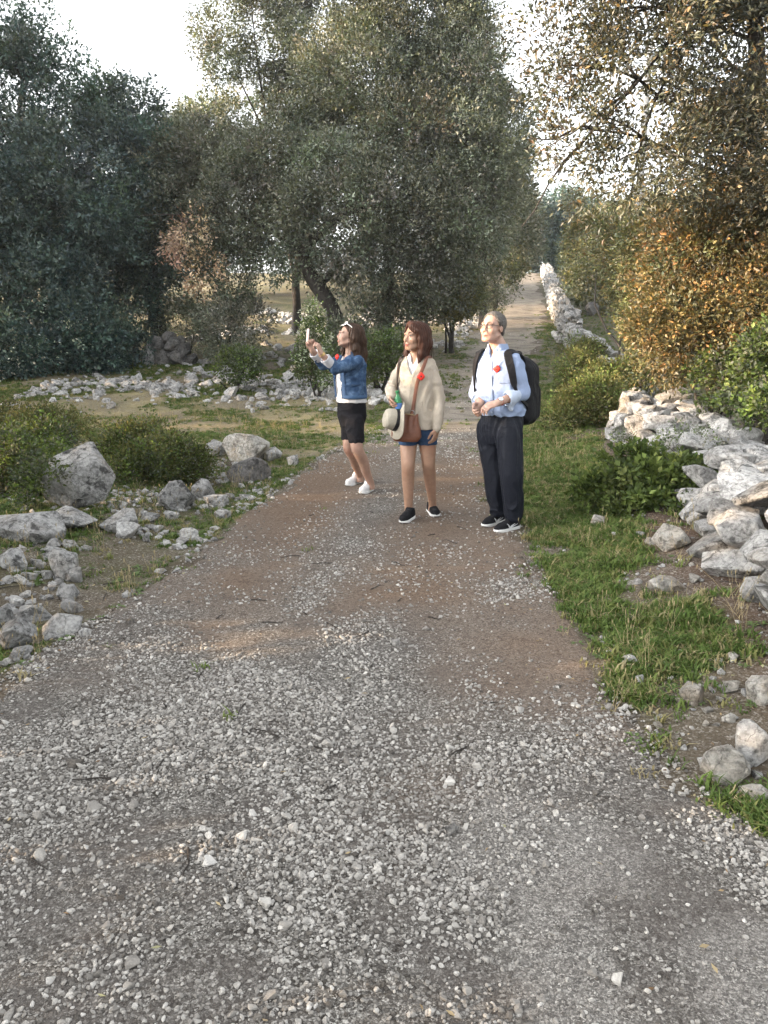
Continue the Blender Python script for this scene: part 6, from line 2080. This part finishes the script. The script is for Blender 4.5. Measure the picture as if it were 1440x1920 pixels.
    cloth_part('sweater', root, lo2, hi2, sweater, sw, .006, folds(.0085, 52, 6, 9))
    # shorts
    dn = cloth_mat('blue_denim', (.040, .075, .15), 800, .3, .25)
    def shorts(v):
        v.loft(rings_px([(786, 822, 6.5, .142, .100), (786, 810, 6.5, .152, .122), (786, 796, 6.5, .145, .115)]), lat, f, .03)
        for a, k_ in ((hipL, knL), (hipR, knR)):
            v.chain([a, a + (k_ - a) * .46], [.088, .083], .02)
        z = zpx(832, D0)
        v.everywhere(lambda X, Y, Z: X * 0 + Y * 0 + z - Z, 'i', .004)
    cloth_part('shorts', root, lo2 - [0, 0, .2], hi2 - [0, 0, .35], shorts, dn, .0065, folds(.005, 61, 8, 9))
    p, n = on_loft(torso, lat, f, zpx(704, D0), .42, .020)
    poppy(root, p, n, .029)
    for toe, d in (((753, 984), (-.42, -.90)), ((819, 972), (.22, -.97))):
        t = at(*toe); d3 = norm([d[0], d[1], 0])
        shoe(root, t - d3 * .25, t, M_BLACK_KNIT, M_WHITE_SOLE, .25, .085, M_BLACK)

    # ---- what she carries
    # sun hat held by its brim
    ax = norm([-.90, -.36, .22])
    hc = P(745, 788, 6.30)
    hat = empty('sun_hat', hc, 'light straw sun hat with a dark band held against the brown bag', 'hat')
    straw = cloth_mat('hat_straw', (.36, .33, .27), 300, .18, .1)
    l, fw, up = basis(ax)
    th = np.linspace(0, 2 * np.pi, 40, endpoint=False)
    def lathe(name, prof, m, parent, oval=(1, 1), warp=0.):
        V = []
        for r, z in prof:
            w_ = warp * np.sin(th * 2 + .6) * (r / .15) ** 2
            V.append(hc + (np.cos(th) * r * oval[0])[:, None] * l + (np.sin(th) * r * oval[1])[:, None] * up + (z + w_)[:, None] * fw)
        V = np.concatenate(V); k = len(th); n_ = len(prof)
        i = np.arange(n_ - 1)[:, None] * k; j = np.arange(k)[None, :]
        F_ = np.stack([i + j, i + (j + 1) % k, i + k + (j + 1) % k, i + k + j], -1).reshape(-1, 4)
        return link(name, mesh_np(name, V, F_), m, parent)
    lathe('brim', [(.088, -.004), (.12, -.010), (.155, -.012), (.158, -.008), (.155, -.004), (.12, -.002), (.088, .006)], straw, hat, (.92, 1.), .018)
    lathe('crown', [(.090, -.002), (.088, .04), (.083, .085), (.074, .105), (.055, .115), (.03, .108), (.001, .104)], straw, hat, (.86, 1.))
    lathe('hat_band', [(.0905, .004), (.0925, .008), (.0912, .034), (.0895, .038)], plain('hat_ribbon', (.015, .014, .016), .7), hat, (.86, 1.))
    # bottle
    bt = P(748, 766, 6.31)
    bot = empty('water_bottle', bt, 'green plastic water bottle held in the same hand as the sun hat', 'bottle')
    gm = Mat('green_plastic', .12, .5)
    gm.b.inputs['Transmission Weight'].default_value = .55
    gm.b.inputs['Base Color'].default_value = (.07, .33, .14, 1)
    gm.b.inputs['IOR'].default_value = 1.3
    axb = norm([-.10, 0, 1.])
    zz = np.array([-.085, -.08, -.04, -.03, 0., .04, .075, .10, .118, .13]); rr = np.array([.022, .030, .031, .028, .031, .031, .030, .018, .0125, .0125])
    V, F_ = tube_arrays(bt + zz[:, None] * axb, rr, 18)
    link('bottle_body', mesh_np('bottle_body', V, F_), gm.m, bot)
    V, F_ = tube_arrays(bt + np.array([.128, .129, .146, .147, .147])[:, None] * axb, [.005, .016, .0155, .013, .0005], 16)
    link('bottle_cap', mesh_np('bottle_cap', V, F_), plain('cap_green', (.02, .16, .06), .4, .4), bot)
    V, F_ = tube_arrays(bt + np.array([.0, .045])[:, None] * axb, [.0318, .0318], 18)
    link('bottle_label', mesh_np('bottle_label', V, F_), plain('label_blue', (.06, .14, .36), .4, .4), bot)
    # brown crossbody bag
    bc = P(762, 801, 6.335)
    bag = empty('shoulder_bag', bc, 'brown leather shoulder bag slung across the woman in the beige sweater', 'bag')
    lm = plain('brown_leather', (.15, .058, .032), .5, .4, .2, 30)
    bfr = Frame(bc, norm([-.25, -.95, .1]))
    def bagf(v):
        def g(X, Y, Z):
            x, y, z = bfr.loc(X, Y, Z)
            w_ = np.interp(z, [-.13, -.115, -.08, .0, .07, .12], [.05, .10, .128, .122, .100, .078])
            t_ = np.interp(z, [-.13, -.10, -.04, .08, .12], [.028, .045, .050, .030, .014])
            r = (np.abs(x / w_) ** 2.6 + np.abs(y / t_) ** 2.6) ** (1 / 2.6)
            return np.maximum((r - 1) * t_, np.abs(z + .005) - .115)
        v.op(g, bc - .2, bc + .2, .01)
        v.disp(lambda x, y, z: .004 * np.sin(bfr.loc(x, y, z)[0] * 120 + vnoise(x * 8, y * 8, z * 8, 3) * 2) * np.clip((z - bc[2] + .06) * 8, 0, 1))
    cloth_part('pouch', bag, bc - .2, bc + .2, bagf, lm, .005)
    V, F_ = tube_arrays(catmull([bfr(-.075, .032, .10), bfr(0, .036, .108), bfr(.075, .032, .10)], 10), np.full(10, .004), 6)
    link('zip', mesh_np('zip', V, F_), plain('brass_zip', (.35, .27, .14), .4, .5, metal=.7), bag)
    V, F_ = tube_arrays([bfr(-.02, .040, .10), bfr(-.045, .056, .03)], [.004, .006], 6)
    link('zip_pull', mesh_np('zip_pull', V, F_), plain('pale_cord', (.6, .58, .52), .7), bag)
    pth, nrm = [], []
    for py, ang, off in ((783, -.12, .05), (765, -.02, .030), (745, .08, .024), (722, .20, .022), (704, .33, .022), (688, .50, .024), (676, .72, .030), (669, 1.1, .042), (672, 1.9, .035), (690, 2.6, .03), (730, 3.3, .03), (775, 4.1, .04), (795, 4.9, .05)):
        p, n = on_loft(torso, lat, f, zpx(py, D0), ang, off)
        if py < 672: n = norm(n * .4 + np.array([0, 0, 1.]))
        pth.append(p); nrm.append(n)
    sweep(catmull(pth, 48), catmull(nrm, 48), .028, .005, lm, 'strap', bag)
    p, n = on_loft(torso, lat, f, zpx(770, D0), -.04, .034)
    l2, f2, u2 = basis(n)
    V, F_ = tube_arrays([p + .017 * (np.cos(t) * l2 + np.sin(t) * u2) for t in np.linspace(0, 6.3, 15)], np.full(15, .003), 5)
    link('strap_ring', mesh_np('strap_ring', V, F_), plain('ring_steel', (.4, .4, .4), .3, .5, metal=.9), bag)
    pth, nrm = [], []
    for py, ang, off in ((735, -1.25, .03), (712, -1.05, .026), (694, -.92, .026), (681, -.95, .034), (671, -1.2, .048), (672, -1.9, .04), (690, -2.4, .035), (735, -2.6, .035)):
        p, n = on_loft(torso, lat, f, zpx(py, D0), ang, off)
        if py < 675: n = norm(n * .4 + np.array([0, 0, 1.]))
        pth.append(p); nrm.append(n)
    sweep(catmull(pth, 36), catmull(nrm, 36), .026, .006, plain('dark_strap', (.035, .02, .015), .6), 'strap', bag)
    return root

# ================================================================== the woman taking a picture
def build_woman_left():
    D0 = 7.5
    f = norm([-.88, -.47, 0]); lat = basis(f)[0]
    base = at(676, 915)
    root = empty('person', base, 'woman in a blue denim jacket and black shorts raising a telephone to take a picture', 'person')
    skin = skin_mat('skin_light', (.35, .22, .165))
    P = lambda px, py, D: W(px, py, D)
    hd = Frame(P(655, 630, 7.48), (-.95, -.22, .20), .97)
    nb = P(659, 661, 7.5)
    shL, shR = P(671, 679, 7.34), P(649, 677, 7.66)
    elL, wrL = P(628, 692, 7.23), P(602, 663, 7.14)
    elR, wrR = P(606, 684, 7.52), P(585, 656, 7.38)
    hipL, hipR = P(664, 785, 7.42), P(655, 785, 7.58)
    knL, knR = P(670, 842, 7.31), P(655, 841, 7.52)
    anL, anR = P(695, 906, 7.45), P(675, 892, 7.83)
    torso = rings_px([(659, 756, 7.5, .156, .124), (658, 740, 7.5, .150, .116), (656, 718, 7.5, .150, .114), (656, 700, 7.5, .156, .122), (658, 684, 7.5, .160, .108), (659, 672, 7.5, .125, .082), (659, 663, 7.5, .064, .06)])
    pts = np.array([hd.c, shL, shR, elL, elR, wrL, wrR, anL, anR, knR, P(575, 625, 7.3), P(590, 640, 7.1)])
    lo, hi = pts.min(0) - .13, pts.max(0) + .13
    lo[2] = base[2] + .03; hi[2] = hd.c[2] + .17
    v = Vox(lo, hi, .0056)
    v.loft(torso, lat, f, .03, grow=-.016)
    v.loft(rings_px([(660, 792, 7.5, .11, .085), (660, 780, 7.5, .125, .105), (659, 752, 7.5, .125, .10)]), lat, f, .02)
    for s_, e, w in ((shL, elL, wrL), (shR, elR, wrR)):
        s2_ = s_ + (nb - s_) * .2
        v.chain([s2_, e], [.034, .032], .02); v.chain([e, e + (w - e) * .35, w], [.033, .033, .025], .02)
    for a, k_, n in ((hipL, knL, anL), (hipR, knR, anR)):
        v.limb([a, a + (k_ - a) * .5, k_, k_ + (n - k_) * .32 + [.010, .006, 0], k_ + (n - k_) * .64, n, n - [0, 0, .06]], [.082, .070, .0535, .0505, .041, .032, .034], .012, n=30)
        v.ell(k_ + np.array([-.030, -.01, .0]), [.014, .022, .032], None, .03)
    v.chain([nb - [0, 0, .03], nb + [0, 0, .02], hd(0, -.03, -.05)], [.056, .050, .048], .03)
    head(v, hd, False, .6)
    hand(v, wrR, (-.35, -.30, .88), (.35, -.92, -.1), False, (1.0, 1.05, 1.1, 1.1), .5, .93)
    hand(v, wrL, (-.30, -.15, .93), (-.9, .35, .05), True, (1.0, 1.15, 1.2, 1.2), .6, .93)
    v.mesh('body', skin, root)
    face_bits(hd, root, M_IRIS_B, plain('brow_dark', (.05, .03, .02), .8), plain('lip_soft', (.42, .15, .12), .45), .0034)
    hm = hair_mat('hair_chestnut', (.018, .010, .0065), (.075, .042, .026))
    def hair(v):
        v.ell(hd(0, -.022, .045), [.086, .108, .082], hd.M, .01)
        b = lambda x, y, dz: hd.c + (hd.l * x + norm([hd.f[0], hd.f[1], 0]) * y + np.array([0, 0, dz])) * hd.sc
        for q in (-1, 1):
            v.chain([b(q * .066, -.02, .05), b(q * .080, -.035, -.02), b(q * .078, -.05, -.12), b(q * .07, -.07, -.22), b(q * .045, -.085, -.29)], [.032, .034, .036, .034, .014], .03)
        v.chain([b(0, -.09, .04), b(0, -.115, -.05), b(0, -.125, -.17), b(0, -.115, -.27), b(.0, -.105, -.32)], [.05, .05, .048, .042, .02], .04)
        v.chain([b(-.072, .0, .03), b(-.076, .03, -.07), b(-.070, .05, -.14), b(-.06, .055, -.19)], [.018, .020, .024, .012], .02)   # lock falling in front of the far shoulder
        def face(X, Y, Z):
            x, y, z = hd.loc(X, Y, Z)
            edge = np.interp(z, [-.2, -.06, -.02, .03, .07, .10], [-.010, .0, .012, .030, .060, .088])
            return np.maximum(np.maximum(edge - y, z - .10), -.105 - z)
        v.everywhere(lambda X, Y, Z: -face(X, Y, Z), 'i', .010)
        v.disp(hair_grooves(hd, .003, 30, 19))
    small('hair', .0055, hd.c - [.16, .2, .36], hd.c + [.26, .2, .16], hair, hm, root)
    flyaways(hd, root, hm, 120, .30, 6)
    # sunglasses pushed up into the hair
    gm = plain('pale_sunglasses', (.72, .70, .68), .3, .5)
    parts = []
    for q in (-1, 1):
        ring = [hd(q * .034 + .030 * np.cos(t), .074 - .02 * np.sin(t) - .012 * abs(np.cos(t)), .106 + .022 * np.sin(t)) for t in np.linspace(0, 6.283, 19)]
        parts.append(tube_arrays(ring, np.full(19, .0035), 6))
        parts.append(tube_arrays(catmull([hd(q * .066, .060, .108), hd(q * .087, .01, .085), hd(q * .094, -.035, .03), hd(q * .092, -.055, -.03)], 14), np.full(14, .0045), 6))
    V, F_ = merge(parts)
    sg = link('sunglasses', mesh_np('sunglasses', V, F_), gm, root)
    for q in (-1, 1):
        t = np.linspace(0, 6.283, 18, endpoint=False)
        ring = np.array([hd(q * .034 + .029 * np.cos(a), .075 - .02 * np.sin(a) - .012 * abs(np.cos(a)), .106 + .021 * np.sin(a)) for a in t])
        V = np.concatenate([ring, [ring.mean(0) + hd.f * .004]])
        F_ = np.stack([np.arange(18), (np.arange(18) + 1) % 18, np.full(18, 18)], 1).astype(np.int32)
        ln = link('lens', mesh_np('lens', V, F_), plain('smoked_lens', (.25, .24, .23), .12, .6), None); ln.parent = sg; ln.location = (0, 0, 0)
    nf = Frame(nb, f)
    lo2, hi2 = lo.copy(), hi.copy(); lo2[2] = zpx(765, D0); hi2[2] = nb[2] + .06
    wt = cloth_mat('white_shirt', (.56, .55, .55), 700, .06, .15)
    def shirt(v):
        v.loft(torso, lat, f, .02, grow=.004, zlo=zpx(752, D0))
        v.loft(rings_px([(659, 753, 7.5, .166, .134), (658, 744, 7.5, .160, .128)]), lat, f, .012)
        v.cap(nb - [0, 0, .03] + f * .03, nb + [0, 0, .1], .060, .075, .006, 's')
    cloth_part('shirt', root, lo2, hi2, shirt, wt, .0065, folds(.006, 81, 8, 8))
    dj = cloth_mat('denim_jacket_cloth', (.040, .078, .155), 800, .28, .35, wash=(.12, .19, .30))
    def jacket(v):
        v.loft(torso, lat, f, .02, grow=.020, zlo=zpx(745, D0))
        for s_, e, w, t in ((shL, elL, wrL, .42), (shR, elR, wrR, .50)):
            v.chain([s_ + (nb - s_) * .10, s_ + (e - s_) * .5, e], [.058, .053, .048], .025)
            v.chain([e, e + (w - e) * t], [.047, .045], .012)
        def opening(X, Y, Z):
            x, y, z = nf.loc(X, Y, Z)
            return np.maximum(np.abs(x + .005) - np.interp(z, [-.5, -.3, -.05, .0], [.075, .062, .05, .07]), -(y - .02))
        c = np.array(nb)
        v.op(opening, c - [.3, .3, .5], c + [.3, .3, .1], .006, 's')
        v.cap(nb - [0, 0, .01], nb + [0, 0, .1], .066, .08, .006, 's')
    cloth_part('denim_jacket', root, lo2, hi2, jacket, dj, .006, folds(.010, 83, 8, 10))
    def jcollar(v):
        rr = []
        for dz, w, d in ((-.03, .100, .092), (-.005, .084, .080), (.012, .078, .074)):
            c = nf(0, -.004, dz); rr.append((c[0], c[1], c[2], w, d))
        v.loft(rr, lat, f, .004, shell=.008)
        v.everywhere(lambda X, Y, Z: nf.loc(X, Y, Z)[1] - .045, 'i', .01)
    cloth_part('jacket_collar', root, nb - .15, nb + .15, jcollar, dj, .006)
    for t0 in (-.62, .62):                                   # stitched front edges and hem of the jacket
        pn = [on_loft(torso, lat, f, z, t0, .024) for z in np.linspace(zpx(680, D0), zpx(743, D0), 12)]
        sweep([p for p, _ in pn], [n for _, n in pn], .034, .006, cloth_mat('denim_edge', (.075, .125, .22), 800, .3), 'front_band', root)
    pn = [on_loft(torso, lat, f, zpx(742.5, D0), a, .0235) for a in np.linspace(.6, 2 * np.pi - .6, 40)]
    pth = np.array([p for p, _ in pn]); nn = np.array([n for _, n in pn])
    sweep(pth, nn, .034, .007, cloth_mat('denim_hem', (.06, .11, .20), 800, .3), 'hem_band', root)
    cm = cloth_mat('cuff_white', (.52, .52, .55), 700, .08, .15)
    for s2, e, w, t in ((0, elL, wrL, .44), (1, elR, wrR, .52)):
        a = e + (w - e) * (t - .06); b = e + (w - e) * (t + .26)
        def cuff(v, a=a, b=b):
            v.cap(a, b, .046, .051, .004)
            n = norm(b - a)
            v.cap(b - n * .004, b + n * .12, .040, .045, .004, 's')
            v.everywhere(lambda X, Y, Z: (X - b[0]) * n[0] + (Y - b[1]) * n[1] + (Z - b[2]) * n[2] - .006 + .02 * ((X - b[0]) * .7), 'i', .004)
        cloth_part('cuff', root, np.minimum(a, b) - .12, np.maximum(a, b) + .12, cuff, cm, .006, folds(.004, 15 + s2, 14, 14))
    bs = cloth_mat('black_cotton', (.014, .0135, .016), 700, .25, .2)
    def shorts(v):
        v.loft(rings_px([(660, 798, 7.5, .130, .105), (660, 780, 7.5, .154, .132), (659, 765, 7.5, .156, .130), (659, 750, 7.5, .150, .122)]), lat, f, .05)
        for a, k_ in ((hipL, knL), (hipR, knR)):
            v.limb([a, a + (k_ - a) * .4, a + (k_ - a) * .8], [.090, .081, .071], .008)
        z = zpx(825, D0)
        v.everywhere(lambda X, Y, Z: X * 0 + Y * 0 + z - Z, 'i', .004)
    lo3 = lo2.copy(); lo3[2] = zpx(840, D0); hi3 = hi2.copy(); hi3[2] = zpx(742, D0)
    cloth_part('shorts', root, lo3, hi3, shorts, bs, .0065, folds(.006, 91, 7, 8))
    p, n = on_loft(torso, lat, f, zpx(684, D0), .62, .034)
    poppy(root, W(632, 669, 7.36), norm([-.75, -.6, .1]), .024)
    # bracelet
    wd = norm(wrL - elL)
    V, F_ = tube_arrays([wrL - wd * (.022 - .012 * i) for i in range(3)], [.030, .031, .030], 16)
    link('bracelet', mesh_np('bracelet', V, F_), plain('gold_bracelet', (.55, .40, .16), .35, .5, metal=.7), root)
    V, F_ = tube_arrays(catmull([on_loft(torso, lat, f, zpx(py, D0), a, o_)[0] for py, a, o_ in ((668, .35, .03), (690, .30, .05), (712, .26, .055), (735, .22, .05), (752, .2, .04))], 20), np.full(20, .003), 5)
    link('neck_cord', mesh_np('neck_cord', V, F_), plain('grey_cord', (.45, .44, .43), .7), root)
    for heel, toe in (((703, 917), (671, 931)), ((681, 903), (647, 914))):
        shoe(root, at(*heel), at(*toe), M_WHITE_SHOE, M_WHITE_SOLE, .25, .118, M_WHITE_SHOE)
    # the telephone in her right hand
    pc = P(577, 631, 7.345)
    ph = empty('telephone', pc, 'slim pale telephone held up in the hand of the woman in denim', 'telephone')
    nf2 = Frame(pc, norm([-.93, -.36, .10]), 1., (-.10, .0, 1.))
    def body(v):
        def g(X, Y, Z):
            x, y, z = nf2.loc(X, Y, Z)
            qx, qy, qz = np.abs(x) - .036 + .008, np.abs(y) - .0045 + .003, np.abs(z) - .075 + .008
            return np.sqrt(np.maximum(qx, 0) ** 2 + np.maximum(qz, 0) ** 2) + np.maximum(qy, np.minimum(np.maximum(qx, qz), 0)) - .005
        v.op(g, pc - .1, pc + .1, .002)
    cloth_part('case', ph, pc - .1, pc + .1, body, plain('phone_case', (.55, .42, .38), .4, .4), .003)
    V = np.array([nf2(a, -.0085, b) for a, b in ((-.032, -.07), (.032, -.07), (.032, .07), (-.032, .07))] + [nf2(a, -.0070, b) for a, b in ((-.032, -.07), (.032, -.07), (.032, .07), (-.032, .07))])
    F_ = np.array([[0, 1, 2, 3], [0, 1, 5, 4], [1, 2, 6, 5], [2, 3, 7, 6], [3, 0, 4, 7]], np.int32)
    link('screen', mesh_np('screen', V, F_, smooth=False), plain('dark_glass', (.02, .02, .025), .08, .6), ph)
    return root

build_man()
build_woman_middle()
build_woman_left()

# ------------------------------------------------------------------ thin veil added to lift the darks like lens glare
def build_glare_veil():
    a, b = (-94.0, -34.0, -1.5), (94.0, 264.0, 15.5)
    V = np.array([(x, y, z) for z in (a[2], b[2]) for y in (a[1], b[1]) for x in (a[0], b[0])])
    F_ = np.array([[0, 2, 3, 1], [4, 5, 7, 6], [0, 1, 5, 4], [2, 6, 7, 3], [0, 4, 6, 2], [1, 3, 7, 5]], np.int32)
    m = bpy.data.materials.new('veil_medium')
    m.use_nodes = True
    t = m.node_tree
    t.nodes.clear()
    v = t.nodes.new('ShaderNodeVolumePrincipled')
    v.inputs['Color'].default_value = (.80, .90, 1.0, 1)
    v.inputs['Density'].default_value = 0.0005
    v.inputs['Anisotropy'].default_value = .2
    o = t.nodes.new('ShaderNodeOutputMaterial')
    t.links.new(v.outputs[0], o.inputs['Volume'])
    tag(link('glare_veil', mesh_np('glare_veil', V, F_, smooth=False), m), kind='stuff')

build_glare_veil()
